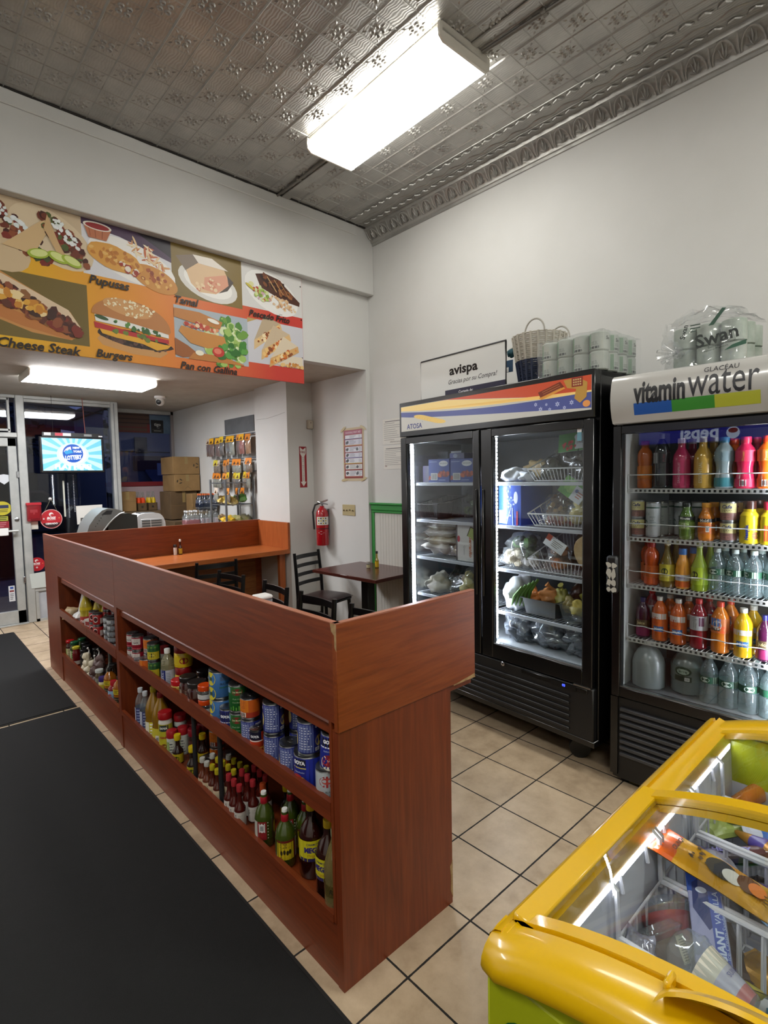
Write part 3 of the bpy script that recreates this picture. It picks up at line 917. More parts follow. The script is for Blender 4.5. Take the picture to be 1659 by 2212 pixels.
part('food_photo', a.mb, bn, 'photo of a whole fried fish', smooth=False)
# cheese steak
a = photo(); a.rect(-1.0, .046, 2.362, 2.728, '#6f5d28'); a.poly([(-.95, 2.78), (-.4, 2.72), (-.05, 2.55), (.01, 2.45), (-.05, 2.385), (-.25, 2.40), (-.95, 2.62)], '#c48a4a')
a.poly([(-.9, 2.75), (-.38, 2.70), (-.06, 2.56), (0, 2.47), (-.02, 2.44), (-.3, 2.62), (-.9, 2.72)], '#dcc3a4'); a.poly([(-.9, 2.62), (-.3, 2.43), (-.06, 2.385), (-.03, 2.40), (-.1, 2.44), (-.9, 2.68)], '#b8743a')
a.scatter(-.3, 2.565, .33, .05, 150, .02, BEEF + ['#3a1d12', '#8a5a30'], -.42, 8, .5, 1.4); a.scatter(-.36, 2.59, .26, .03, 34, .018, ['#d9a13a', '#e3b860', '#e8cf9a', '#c4822c'], -.42, 9, .4, 1.5)
part('food_photo', a.mb, bn, 'photo of a cheese steak roll', smooth=False)
# burger
a = photo()
a.poly([(.09, 2.42), (.12, 2.385), (.30, 2.352), (.47, 2.35), (.52, 2.385), (.5, 2.42), (.12, 2.46)], '#c9955a')
a.poly(ellipse(.315, 2.445, .235, .05, 24, -.1, .15, 3), '#2c1a14'); a.scatter(.32, 2.43, .2, .03, 60, .011, ['#4b3027', '#5e4036', '#1d110d'], -.1, 3)
a.poly([(.10, 2.49), (.5, 2.44), (.545, 2.44), (.52, 2.415), (.45, 2.395), (.36, 2.425), (.2, 2.44), (.12, 2.455)], '#dfa52a')
a.poly([(.075, 2.52), (.3, 2.49), (.53, 2.475), (.53, 2.45), (.3, 2.462), (.08, 2.485)], '#b3262a'); a.scatter(.33, 2.47, .16, .012, 16, .014, ['#6b7f2e', '#8b2a24', '#59702a'], -.1, 4)
a.poly([(.08, 2.565), (.3, 2.55), (.53, 2.515), (.53, 2.485), (.3, 2.51), (.085, 2.525)], '#e8e8e2'); a.scatter(.36, 2.515, .18, .014, 16, .013, ['#3e6b2c', '#5a8a3a', '#2f5a26'], -.12, 6); a.ell(.12, 2.55, .04, .012, '#33502a', -.2)
bun = [(.065, 2.57)] + [(.305 - .24 * math.cos(PI * k / 20), 2.575 + .135 * math.sin(PI * k / 20) - .05 * k / 20) for k in range(21)] + [(.53, 2.51), (.3, 2.545)]
a.poly(bun, '#b87a42'); a.poly([(x, z) for x, z in ellipse(.28, 2.635, .15, .05, 20, -.12)], '#cf9a60'); a.scatter(.29, 2.635, .17, .05, 60, .0055, ['#ead9b0', '#f3e6c4'], -.12, 9, .1, 1.7)
part('food_photo', a.mb, bn, 'photo of a hamburger', smooth=False)
# pan con gallina
a = photo(); a.rect(.572, 1.12, 2.372, 2.722, '#a9b3bb')
a.scatter(.95, 2.52, .16, .17, 90, .028, ['#9fbf62', '#bcd488', '#d7e2b4', '#6d9a3e', '#4f8433'], 0, 3)
a.poly([(.572, 2.70), (.75, 2.70), (.92, 2.66), (.9, 2.61), (.7, 2.62), (.572, 2.64)], '#bd7c3c'); a.poly([(.62, 2.59), (.75, 2.57), (.93, 2.56), (.95, 2.49), (.8, 2.46), (.68, 2.48), (.60, 2.55)], '#c68740'); a.poly([(.572, 2.50), (.66, 2.46), (.75, 2.40), (.62, 2.375), (.572, 2.39)], '#9a5a2a')
a.poly([(.7, 2.42), (.9, 2.42), (1.08, 2.38), (1.08, 2.372), (.66, 2.372)], '#bb7a3a')
a.scatter(.76, 2.60, .13, .018, 44, .013, ['#c4553a', '#d98a5c', '#e7c7a2', '#b23a2c'], -.1, 4); a.scatter(.98, 2.47, .12, .05, 26, .024, ['#3f8230', '#5a9a44', '#2f6b28'], .2, 12)
a.ell(.88, 2.445, .045, .035, '#c0332a'); a.ell(.875, 2.45, .028, .02, '#dd7a62'); a.ell(.85, 2.655, .045, .014, '#f0ede0', -.2); a.ell(.74, 2.42, .03, .018, '#f0ead2')
part('food_photo', a.mb, bn, 'photo of chicken rolls with salad', smooth=False)
# quesadilla
a = photo(); a.rect(1.12, 1.611, 2.41, 2.735, '#c9c8ce')
a.poly([(1.12, 2.735), (1.2, 2.735), (1.12, 2.70)], '#b89a5a')
def wedge(x, z, s, q, c1, c2):
    P = lambda p, r: (x + s * (p * math.cos(q) - r * math.sin(q)), z + s * (p * math.sin(q) + r * math.cos(q)))
    a.poly([P(-.16, -.03), P(.15, .0), P(.16, .045), P(-.12, .03)], c2); a.poly([P(-.12, .03), P(.16, .045), P(.06, .15)], c1)
    a.scatter(*P(0, .01), s * .13, s * .018, 26, s * .014, ['#d98a3a', '#c7622a', '#e8c07a', '#f0dcb0', '#8b4a22'], q + .1, int(x * 99))
wedge(1.29, 2.615, 1.0, .55, '#b9a588', '#d6b787'); wedge(1.36, 2.545, 1.05, .5, '#c9b497', '#d9b279'); wedge(1.43, 2.48, 1.0, .4, '#dacab0', '#d2a468')
a.poly([(1.36, 2.42), (1.6, 2.41), (1.6, 2.50), (1.5, 2.50)], '#dccfb8'); a.scatter(1.5, 2.425, .1, .014, 20, .013, ['#c98a3e', '#e3bd7c', '#b3662c'], 0, 31)
part('food_photo', a.mb, bn, 'photo of quesadilla wedges', smooth=False)
for t_, cx, cz, w_ in (('Pupusas', .175, 2.762, .235), ('Tamal', .665, 2.757, .165), ('Pescado Frito', 1.31, 2.772, .355), ('Philly Cheese Steak', -.305, 2.315, .60), ('Burgers', .184, 2.322, .215), ('Pan con Gallina', .81, 2.322, .42), ('Quesadilla', 1.275, 2.333, .29), ('Tacos', -.52, 2.78, .2)):
    a = Art((0, YBN - .0075, 0), (1, 0, 0), (0, 0, 1)); a.text(t_, cx, cz, '#1c120d', width=w_, shear=.28, bold=.025)
    part('dish_name', a.mb, bn, smooth=False)


# ================================================================= small things on the walls
# fire extinguisher
t = thing('fire_extinguisher', 'red fire extinguisher hanging low on the wall below the arrow sign', 'fire extinguisher', (2.215, 3.10, .87))
RED = mat('#a3121d', .25, coat=.6)
part('cylinder', MB().lathe([(.02, 0), (.058, .002), (.062, .012), (.062, .30), (.056, .335), (.036, .365), (.022, .375), (.022, .39)], RED, 24), t)
lb = MB(); lb.cpatch(.0628, R(180), R(310), .205, .285, mat('#d9d8d2', .5)); 
for k in range(4):
    for j in range(3): lb.cdisc(.0632, R(200 + 22 * k), .222 + .024 * j, .008, .008, mat('#33332f' if (k + j) % 2 else '#b9a21f', .5), 7)
part('label', lb, t, 'white instruction label')
lb = MB(); lb.cpatch(.0634, R(175), R(315), .165, .172, INK); lb.add([(.0636 * math.cos(q), .0636 * math.sin(q), z) for q, z in ((R(195), .13), (R(222), .113), (R(250), .13), (R(222), .147))], [(0, 1, 2, 3)], WHITE); part('badge', lb, t, 'white diamond badge with a black band')
vl = MB(); vl.rod((0, 0, .385), (0, 0, .42), .014, STEEL); vl.tube([(-.02, 0, .425), (.0, -.01, .43), (.02, -.07, .45)], .008, STEEL); vl.tube([(-.02, 0, .415), (.01, -.03, .412), (.01, -.075, .405)], .007, STEEL); vl.rod((-.012, .015, .42), (-.03, .03, .43), .012, STEEL)
part('valve', vl, t)
part('hose', MB().tube([(-.01, .01, .42), (-.05, .045, .40), (-.068, .06, .33), (-.066, .055, .25), (-.064, .05, .16)], .009, INK, 8), t)
part('tag', MB().at((-.04, .02, .30), (0, R(14), R(60))).box(-.012, .012, -.001, .001, -.08, .08, WHITE), t)
part('bracket', MB().box(.06, .072, -.03, .03, .1, .36, STEEL), t)
# arrow sign
a = Art((2.163, YP0 - .003, 1.648), (1, 0, 0), (0, 0, 1))
a.mb.box(2.163 - .0425, 2.163 + .0425, YP0 - .003, YP0, 1.443, 1.852, mat('#8e1822', .4))
a.poly([(-.034, .195), (.034, .195), (.034, .135), (.016, .105), (.016, -.148), (.034, -.148), (0, -.195), (-.034, -.148), (-.016, -.148), (-.016, .105), (-.034, .135)], '#d8d4cc')
a.poly([(-.034, .197), (.034, .197), (0, .172)], '#8e1822')
a.text('FIRE', 0, .148, '#8e1822', width=.056, bold=.02)
for k, ch in enumerate('EXTINGUISHER'): a.text(ch, 0, .092 - k * .0202, '#3a1518', height=.0145, bold=.012)
solo('extinguisher_sign', a.mb, 'narrow red and white arrow sign on the pillar reading fire extinguisher', 'sign')
mb = MB(); mb.box(2.215, 2.284, YP0 - .03, YP0, 2.03, 2.118, mat('#bdb4a4', .5), .006); mb.box(2.228, 2.271, YP0 - .033, YP0 - .03, 2.045, 2.105, mat('#c9c0b0', .5), .003); mb.at((2.25, YP0 - .033, 2.09), (R(90), 0, 0)).lathe([(.008, 0), (.005, .004)], mat('#9a9184', .5), 10)
solo('wall_sensor', mb.reset(), 'small beige alarm box high in the corner beside the pillar', 'alarm')
# switch plate
t = thing('switch_plate', 'cream switch plate with four toggles on the wall right of the extinguisher', 'light switch', (XR, 2.765, 1.225))
CREAM = mat('#b5a67c', .4)
part('plate', MB().box(-.006, 0, -.095, .095, -.052, .052, CREAM, .003), t)
for k in range(4):
    part('toggle', MB().at((-.006, -.066 + .044 * k, 0), (0, R(-20 if k != 1 else 20), 0)).box(-.014, .0, -.005, .005, -.006, .006, mat('#6d6148', .4), .002), t)
# poster
a = Art((XR - .002, 2.68, 1.75), (0, -1, 0), (0, 0, 1))
a.mb.box(XR - .002, XR, 2.525, 2.83, 1.50, 1.995, mat('#c2b294', .6)); a.k = 20
a.rect(-.135, .135, -.225, .225, '#8c3a34'); a.rect(-.125, .125, .185, .218, '#a04a68'); a.text('CHOKING FIRST AID', 0, .201, '#e3d5d5', width=.22)
for k, (y0, y1, c) in enumerate(((.145, .178, '#d9d8e0'), (.085, .135, '#c9c8d6'), (.02, .07, '#d2d2da'), (-.03, .012, '#cfcfdb'), (-.082, -.038, '#d6d6de'), (-.14, -.095, '#d9d7d2'), (-.205, -.152, '#d4d4d8'))):
    a.rect(-.13, .128, y0 - .006, y0 + .002, ['#4a4a7a', '#b98a3a', '#7a2a2a', '#4a4a86', '#c2a83a', '#8a2a2a', '#a8432c'][k]); a.rect(-.115, .128, y0, y1, c)
    if k > 0: a.ell(-.085, (y0 + y1) / 2, .022, .014, '#4a4a4f', .3, .5, k); 
    a.rows(-.05, .05, y0 + .004, y1 - .004, 4, '#8d8d98', k); 
    if k in (2, 5, 6): a.ell(.06, (y0 + y1) / 2, .016, .016, '#55555c', .6, .5, k + 3)
    a.rows(.08, .122, y0 + .004, y1 - .004, 4, '#9a9aa4', k + 9)
for q in ((-.145, .235, .5), (.145, .235, -.5), (.14, -.235, .3), (-.14, -.24, .1)): a.poly([(q[0] + x, q[1] + y) for x, y in ellipse(0, 0, .05, .014, 6, q[2], .3, 3)], '#bfae84')
solo('wall_poster', a.mb, 'tall first aid poster with rows of drawings taped to the wall above the switches', 'poster')
# papers by the cooler
for nm, (y0, y1, z0, z1), lb, sd in (('notice', (2.06, 2.315, 1.815, 2.035), 'upper white printed notice taped to the wall beside the tall double cooler', 1), ('notice', (2.03, 2.31, 1.60, 1.80), 'lower white printed notice taped to the wall beside the tall double cooler', 2)):
    a = Art((XW - .0022, (y0 + y1) / 2, (z0 + z1) / 2), (0, -1, 0), (0, 0, 1)); hw, hh = (y1 - y0) / 2, (z1 - z0) / 2
    a.mb.box(XW - .002, XW, y0, y1, z0, z1, PAPER); a.rows(-hw + .015, hw - .02, -hh + .03, hh - .03, 9, '#8f8d8a', sd, .22); a.rect(-hw + .03, hw - .04, hh - .025, hh - .018, '#6a6866')
    if sd == 1: a.text('IMPORTANT NOTICE', .03, -hh + .02, '#5a5856', width=.13)
    if sd == 2: a.text('rio', -hw + .03, -hh + .028, '#7a4038', width=.025, bold=.02)
    solo(nm, a.mb, lb, 'notice', group='notices on the wall')
# security camera
t = thing('security_camera', 'white dome security camera under the soffit near the shop window', 'camera', (1.40, 5.02, ZS))
part('base', MB().lathe([(.05, -.03), (.06, -.02), (.06, 0)], WHITE, 18), t)
part('housing', MB().ball((0, 0, -.06), (.047, .047, .047), WHITE, 16, 10), t)
part('lens', MB().at((-.024, -.028, -.068), (R(100), 0, R(-40))).lathe([(.026, 0), (.028, .012), (.012, .018)], BLACK, 14), t)
# ================================================================= packaged goods
PROD = {}
def liq(c, rough=.12):
    return mat(c, rough, coat=.5)
CLEARP = clear('clear_plastic', '#f4f8f8', .03, .05, '#d5dde0', .10)
CLEARG = clear('clear_glass', '#eef2ee', .03, .03, '#cfd8d4', .06)
WATER = clear('water_bottle_plastic', '#e6f0f0', .05, .06, '#c2d2d6', .14)
FILM = clear('cellophane', '#ffffff', .05, .12, '#dfe6ea', .10)
SILV = mat('#9c9fa2', .3, 1.0)
def register(key, name, cat, parts):
    PROD[key] = (name, cat, [(n, (mb.mesh(n) if isinstance(mb, MB) else mb), lb) for n, mb, lb in parts])
def put(key, x, y, z, rz, label, group=None, rot=None, sc=None):
    name, cat, ps = PROD[key]
    t = thing(name, label, cat, (x, y, z), R(rz), group, rot)
    if sc: t.scale = (sc, sc, sc) if not isinstance(sc, tuple) else sc
    for n, me, lb in ps:
        part(n, me, t, lb)
    return t
F = -PI / 2      # labels face local -Y
def can(key, r, h, col, art=None, name='food_can', cat='can', top=None, ring=True):
    mb = MB(); rim = SILV
    m = mat(col, .35)
    mb.lathe([(r * .93, 0), (r * .985, .0015), (r * .985, .004), (r * .965, .006), (r, .009), (r, h - .009), (r * .965, h - .006), (r * .985, h - .004), (r * .985, h - .0005), (r * .93, h)], m, 22, True,
             [rim, rim, rim, rim, m, rim, rim, rim, rim])
    if art: art(mb, r * 1.006, h)
    ld = MB(); tm = top or SILV
    ld.lathe([(r * .93, h - .0025), (r * .88, h - .004), (r * .6, h - .003), (r * .55, h - .0045), (.001, h - .0045)], tm, 22, False)
    if ring:
        ld.tube([(r * (.12 + .32 * math.cos(a)), r * .3 * math.sin(a), h - .001) for a in [2 * PI * k / 10 for k in range(10)]], .0012, tm, 4, True)
        ld.box(r * -.5, r * -.15, -r * .1, r * .1, h - .003, h - .0005, tm)
    register(key, name, cat, [('can_body', mb, None), ('lid', ld, None)])
STY = {
    'soda': [(.82, 0), (.93, .012), (1, .04), (1, .30), (.97, .34), (.97, .42), (1, .46), (1, .66), (.93, .74), (.7, .83), (.45, .90), (.36, .93), (.36, 1)],
    'hot': [(.9, 0), (1, .02), (1, .44), (.93, .50), (.62, .58), (.44, .66), (.40, .74), (.40, 1)],
    'green': [(.88, 0), (1, .03), (1, .52), (.96, .60), (.80, .70), (.52, .78), (.36, .83), (.34, 1)],
    'jug': [(.9, 0), (1, .03), (1, .36), (.93, .42), (1, .48), (.97, .60), (.78, .72), (.5, .83), (.33, .90), (.31, 1)],
    'jar': [(.9, 0), (1, .03), (1, .70), (.93, .78), (.86, .82), (.86, 1)],
    'vin': [(.9, 0), (1, .02), (1, .52), (.95, .60), (.97, .64), (.85, .74), (.5, .86), (.38, .90), (.38, 1)],
    'spice': [(.95, 0), (1, .02), (1, .80), (.95, .84), (.9, .86), (.9, 1)],
    'sport': [(.86, 0), (1, .03), (1, .18), (.80, .36), (.80, .44), (1, .62), (1, .74), (.86, .82), (.55, .89), (.48, .92), (.48, 1)],
    'vw': [(.9, 0), (1, .02), (1, .62), (.93, .70), (.62, .80), (.48, .84), (.44, 1)],
    'snap': [(.85, 0), (.93, .02), (1, .1), (1, .52), (.9, .60), (.93, .66), (.7, .78), (.55, .84), (.53, 1)],
    'jarritos': [(.95, 0), (1, .02), (1, .46), (.92, .55), (.6, .68), (.40, .80), (.36, .90), (.36, 1)],
    'water': [(.85, 0), (1, .02), (1, .10), (.95, .13), (1, .17), (.95, .21), (1, .25), (.95, .29), (1, .33), (.97, .38), (.97, .58), (1, .62), (.92, .72), (.66, .83), (.42, .90), (.38, 1)],
    'nesq': [(.92, 0), (1, .03), (1, .58), (.93, .66), (.97, .72), (.72, .80), (.62, .82), (.62, 1)],
    'gal': [(.92, 0), (1, .03), (1, .55), (.9, .68), (.66, .82), (.36, .92), (.30, .95), (.30, 1)],
}
def bottle(key, style, r, h, body, cap, caph, labels=(), name='bottle', cat='bottle', capr=None, seg=18, extra=None):
    P = STY[style]
    bh = h - caph * .45
    mb = MB().lathe([(a * r, z * bh) for a, z in P], body, seg)
    ps = [('bottle_body' if style not in ('jar', 'spice') else 'jar_body', mb, None)]
    cr = capr or P[-1][0] * r * 1.12
    cb = MB().lathe([(cr * .97, h - caph), (cr, h - caph * .9), (cr, h - caph * .12), (cr * .93, h), (.0005, h)], cap, 16)
    ps.append(('cap' if style not in ('jar', 'spice') else 'lid', cb, None))
    if labels:
        lb = MB()
        for z0, z1, m, art in labels:
            rr = r * 1.008
            lb.lathe([(rr, z0 * bh), (rr, z1 * bh)], m, seg, False)
            if art: art(lb, rr * 1.004, z0 * bh, z1 * bh)
        ps.append(('label', lb, None))
    if extra:
        ps += extra
    register(key, name, cat, ps)
def lab(c, r=.45): return mat(c, r)
BAR = '#2b2b2e'
def barcode(mb, r, a, z0, z1, w):
    mb.cpatch(r, a - w / 2 / r, a + w / 2 / r, z0, z1, lab('#e4e4e2'))
    for k in range(6): mb.cpatch(r * 1.002, a - w * .38 / r + k * w * .13 / r, a - w * .38 / r + k * w * .13 / r + w * .07 / r, z0 + (z1 - z0) * .15, z1 - (z1 - z0) * .15, lab(BAR), 1)

# ---- cans
def a_blue(mb, r, h):
    mb.cpatch(r, F - .95, F + .55, .012, h - .012, lab('#5f6a9c'))
    mb.clines(lab('#c9cede'), r * 1.002, F - .2, .02, h - .018, r * 1.2, 9)
    mb.cpatch(r, F + .62, F + 1.5, .012, h - .012, lab('#20256a')); mb.ctext('GOYA', lab('#e9e9ee'), r * 1.003, F + 1.15, h * .82, width=r * .85, bold=.05)
    mb.cdisc(r * 1.003, F + 1.15, h * .4, r * .42, h * .16, lab('#c9b25a')); barcode(mb, r * 1.002, F + .95, .014, h * .22, r * .5)
    mb.cdisc(r * 1.003, F - 1.35, h * .45, r * .3, h * .2, lab('#d9c07a')); mb.ctext('A', lab('#e9e9ee'), r * 1.003, F - 1.3, h * .82, width=r * .3, bold=.05)
can('blue_can', .037, .1145, '#232a78', a_blue, top=mat('#6f7175', .35, 1))
def a_big(mb, r, h):
    mb.cpatch(r, F - .1, F + .85, .01, h - .01, lab('#2130a0')); mb.cpatch(r, F + .85, F + 1.6, .01, h - .01, lab('#4d5a86')); mb.clines(lab('#a9b2cc'), r * 1.002, F + 1.2, .02, h - .02, r * .6, 9)
    mb.cpatch(r, F - 1.1, F - .1, h * .70, h - .012, lab('#15151c')); mb.ctext('GOYA', lab('#efeff2'), r * 1.003, F - .62, h * .80, width=r * .95, bold=.06)
    mb.cpatch(r * 1.001, F - 1.1, F - .1, h * .64, h * .67, lab('#cdbb4a')); mb.ctext('Habichuelas', lab('#b9c4e6'), r * 1.003, F - .6, h * .54, width=r * .8, shear=.3)
    mb.cdisc(r * 1.002, F - .75, h * .28, r * .5, h * .2, lab('#a3302c')); mb.cdisc(r * 1.003, F - .35, h * .3, r * .2, h * .11, lab('#d8c23e')); mb.cdisc(r * 1.004, F - .35, h * .3, r * .1, h * .06, lab('#2a3a1a'))
can('big_blue_can', .05, .118, '#1c2580', a_big)
def a_bean(mb, r, h):
    mb.cpatch(r, F - .9, F + .9, h * .66, h - .012, lab('#14141a')); mb.ctext('GOYA', lab('#efeff2'), r * 1.003, F, h * .79, width=r * 1.15, bold=.06); mb.cpatch(r, F - .9, F + .9, h * .62, h * .655, lab('#e4e4e8'))
    mb.ctext('Habichuelas', lab('#b9c4e6'), r * 1.003, F, h * .54, width=r, shear=.3)
    mb.cdisc(r * 1.002, F, h * .24, r * .72, h * .2, lab('#d9d5c0')); mb.cdisc(r * 1.003, F, h * .29, r * .6, h * .16, lab('#8a1d20'))
    for k in range(9): mb.cdisc(r * 1.004, F - .45 + .11 * k, h * (.27 + .07 * (k % 3 - 1)), r * .08, h * .03, lab('#b8474a'), 6)
    mb.cdisc(r * 1.005, F + .3, h * .33, r * .16, h * .08, lab('#d8c23e'))
can('red_bean_can', .037, .1145, '#1f2a8a', a_bean)
def a_black(mb, r, h):
    mb.cdisc(r * 1.001, F, h * .68, r * .72, h * .16, lab('#9c2a2c')); mb.cdisc(r * 1.002, F, h * .7, r * .5, h * .09, lab('#b8443c')); mb.ctext('BLACK', lab('#3f4436'), r * 1.002, F + .2, h * .4, width=r * .7); mb.ctext('BEANS', lab('#3f4436'), r * 1.002, F + .2, h * .28, width=r * .7)
    mb.cpatch(r, F - 1.3, F + 1.3, h * .1, h * .16, lab('#c9b23a'))
    for k in range(8): mb.cdisc(r * 1.002, F - .9 + .25 * k, h * .06, r * .1, h * .035, lab('#241a18'), 6)
can('black_bean_can', .037, .1145, '#aab0b4', a_black)
def a_green(mb, r, h):
    mb.cpatch(r, F - 1.2, F - .7, h * .7, h - .012, lab('#7fa3c8')); mb.cdisc(r, F + .1, h * .74, r * .6, h * .12, lab('#7a2a22')); mb.ctext('Del Monte', lab('#d9c9a0'), r * 1.003, F + .1, h * .74, width=r * .95, bold=.03)
    mb.ctext('Fresh Cut', lab('#a9c9a4'), r * 1.002, F, h * .5, width=r * .8, shear=.3); mb.ctext('Green Beans', lab('#b9d2a4'), r * 1.002, F, h * .38, width=r * .9, shear=.25)
    for k in range(5): mb.cpatch(r * 1.002, F - .7 + .3 * k, F - .6 + .32 * k, h * .09, h * (.2 + .05 * (k % 2)), lab('#5a9a3a'), 2)
can('green_can', .037, .111, '#1d5a26', a_green, top=mat('#4a4d4c', .35, 1))
def a_pine(mb, r, h):
    for z in (h * .72, h * .2): mb.cdisc(r, F - .75, z, r * .55, h * .24, lab('#d6c436')); mb.cdisc(r * 1.003, F - .7, z, r * .14, h * .07, lab('#3a5030'))
    mb.ctext('SLICED', lab('#2a3f5a'), r * 1.002, F + .55, h * .55, width=r * .75, bold=.03); mb.ctext('PINEAPPLE', lab('#2f6a3a'), r * 1.002, F + .55, h * .42, width=r * .85, bold=.03); mb.cpatch(r, F + .2, F + 1.0, h * .66, h * .8, lab('#51688c'))
can('pineapple_can', .047, .117, '#3d6ea8', a_pine, top=mat('#4a4b4e', .4, 1))
def a_orange(mb, r, h):
    mb.cpatch(r, F - 1.1, F + .1, h * .35, h * .9, lab('#d9791c')); mb.cpatch(r, F + .1, F + 1.2, h * .35, h * .9, lab('#cc5e18')); mb.clines(lab('#b0522a'), r * 1.002, F - .4, h * .5, h * .85, r * .7, 5); barcode(mb, r * 1.002, F - .55, h * .12, h * .33, r * .7); mb.cpatch(r, F - .1, F + 1.2, h * .1, h * .33, lab('#a8321c'))
can('orange_can', .037, .083, '#c05a1a', a_orange)
def a_jal(mb, r, h):
    mb.cpatch(r, F - 1.3, F + 1.3, h * .1, h * .52, lab('#c9b52a')); mb.cdisc(r * 1.003, F, h * .34, r * .6, h * .12, lab('#1c1f1a')); mb.ctext('La Costena', lab('#e4dcae'), r * 1.005, F, h * .34, width=r * .95, shear=.2); mb.clines(lab('#5f5a1c'), r * 1.003, F, h * .12, h * .2, r * .8, 2)
    for k in range(7): mb.cdisc(r, F - .9 + .3 * k, h * (.65 + .12 * (k % 2)), r * .16, h * .06, lab('#6f8f3a' if k % 2 else '#223c20'), 7)
can('jalapeno_can', .031, .092, '#2a5a2c', a_jal)
def a_paste(mb, r, h):
    mb.cpatch(r, F - .8, F + .8, h * .42, h * .82, lab('#d9d6d0')); mb.ctext('TOMATO', lab('#5a4a4a'), r * 1.003, F, h * .7, width=r * .7); mb.ctext('PASTE', lab('#2c2426'), r * 1.003, F, h * .55, width=r * .9, bold=.03); mb.cpatch(r, F - .9, F + .9, h * .12, h * .2, lab('#c4545c'))
can('paste_can', .032, .083, '#8e1528', a_paste)
def a_red1(mb, r, h):
    mb.cdisc(r, F, h * .52, r * .5, h * .26, lab('#ded6d0')); mb.cdisc(r * 1.003, F, h * .52, r * .36, h * .18, lab('#3a1a1c')); mb.cpatch(r, F + .9, F + 1.7, h * .15, h * .6, lab('#d9d2cc'))
can('red_can', .031, .079, '#a3201f', a_red1)
can('dark_red_can', .037, .11, '#4a0f1e', lambda mb, r, h: (mb.cpatch(r, F - 1.2, F + 1.2, h * .3, h * .42, lab('#b9a9ae')), mb.ctext('BEANS', lab('#e0d6d8'), r * 1.003, F, h * .6, width=r * 1.1, bold=.03)))
def a_goyas(mb, r, h):
    mb.cpatch(r, F - .9, F + .9, h * .5, h * .88, lab('#1a1d4a')); mb.ctext('GOYA', lab('#eceef2'), r * 1.003, F, h * .7, width=r * 1.2, bold=.06); mb.cpatch(r, F - .9, F + .9, h * .46, h * .49, lab('#d8d8e0')); mb.cpatch(r, F - .9, F + .9, h * .08, h * .26, lab('#7a1c2a')); mb.ctext('Beans', lab('#c2c8e6'), r * 1.003, F, h * .37, width=r * .7)
can('small_blue_can', .034, .105, '#232a78', a_goyas)
def a_goyar(mb, r, h):
    mb.cpatch(r, F - 1, F + 1, h * .62, h * .92, lab('#15152c')); mb.ctext('GOYA', lab('#eceef2'), r * 1.003, F, h * .76, width=r * 1.3, bold=.06); mb.cpatch(r, F - 1.2, F + 1.2, h * .57, h * .61, lab('#e4dfd8')); mb.cpatch(r, F - 1.2, F + 1.2, h * .3, h * .36, lab('#d9a23a')); mb.cdisc(r, F, h * .17, r * .6, h * .1, lab('#c9b7a4'))
can('red_orange_can', .026, .10, '#b8391c', a_goyar)
can('sauce_can', .027, .055, '#c9c3bc', lambda mb, r, h: (mb.cpatch(r, F - 1.2, F + 1.2, h * .45, h * .8, lab('#a82a22'))))
can('foil_can', .032, .036, '#b9bcbf', lambda mb, r, h: mb.cpatch(r, F - .5, F + .9, h * .2, h * .75, lab('#6f757c')), name='foil_tin', cat='tin')
# ---- bottles and jars
def strip(c, w=.35, c2='#ffffff', n=4):
    return lambda mb, r, z0, z1: (mb.cpatch(r, F - .9, F - .9 + w * 2, z0, z1, lab(c)), mb.clines(lab(c2), r * 1.002, F + .35, z0 + .004, z1 - .004, r * .9, n))
bottle('vinegar', 'vin', .034, .188, clear('vinegar_bottle', '#e9e6cf', .04, .05, '#c9c29a', .25), WHITE, .022, [(.06, .50, lab('#b9bdcc'), lambda mb, r, z0, z1: (mb.cpatch(r, F - .7, F + .15, z0, z1, lab('#26306e')), mb.text('GOYA', lab('#e4e6ee'), None, None, None, height=r * .4, fn=lambda x, y: (r * 1.004 * math.cos(F - .3 - y / r), r * 1.004 * math.sin(F - .3 - y / r), (z0 + z1) / 2 + x)), mb.clines(lab('#7f8698'), r * 1.002, F + .6, z0 + .01, z1 - .01, r * .7, 7)))], name='vinegar_bottle')
bottle('clear_bottle', 'vin', .031, .215, CLEARP, mat('#c9ccd2', .4), .024, [(.05, .55, lab('#3c4272'), strip('#c9ccd8', .3, '#9aa2c4', 6))], name='vinegar_bottle')
OIL = mat('#8a6414', .1, coat=.6); OILY = mat('#b3a02e', .1, coat=.6)
bottle('oil_jug', 'jug', .046, .268, OIL, mat('#8e1a1c', .4), .028, [(.08, .36, lab('#cbbf3a'), lambda mb, r, z0, z1: (mb.cpatch(r, F - .5, F + .2, z0, z0 + (z1 - z0) * .5, lab('#ddd9cf')), barcode(mb, r * 1.002, F - .25, z0 + .006, z0 + .03, .016), mb.cpatch(r, F + .2, F + .6, z0, z1, lab('#b3262a'))))], name='oil_jug')
bottle('oil_jug_yellow', 'jug', .046, .268, OIL, mat('#b59f24', .4), .028, [(.08, .36, lab('#d2c93e'), strip('#e6e3cf'))], name='oil_jug')
bottle('yellow_oil', 'jug', .04, .25, OILY, mat('#6f1418', .4), .026, [(.52, .60, lab('#cdb81e'), None), (.06, .34, lab('#b03a34'), lambda mb, r, z0, z1: (mb.ctext('OIL', lab('#e9e2da'), r * 1.003, F, (z0 + z1) / 2, width=r, bold=.04)))], name='oil_bottle')
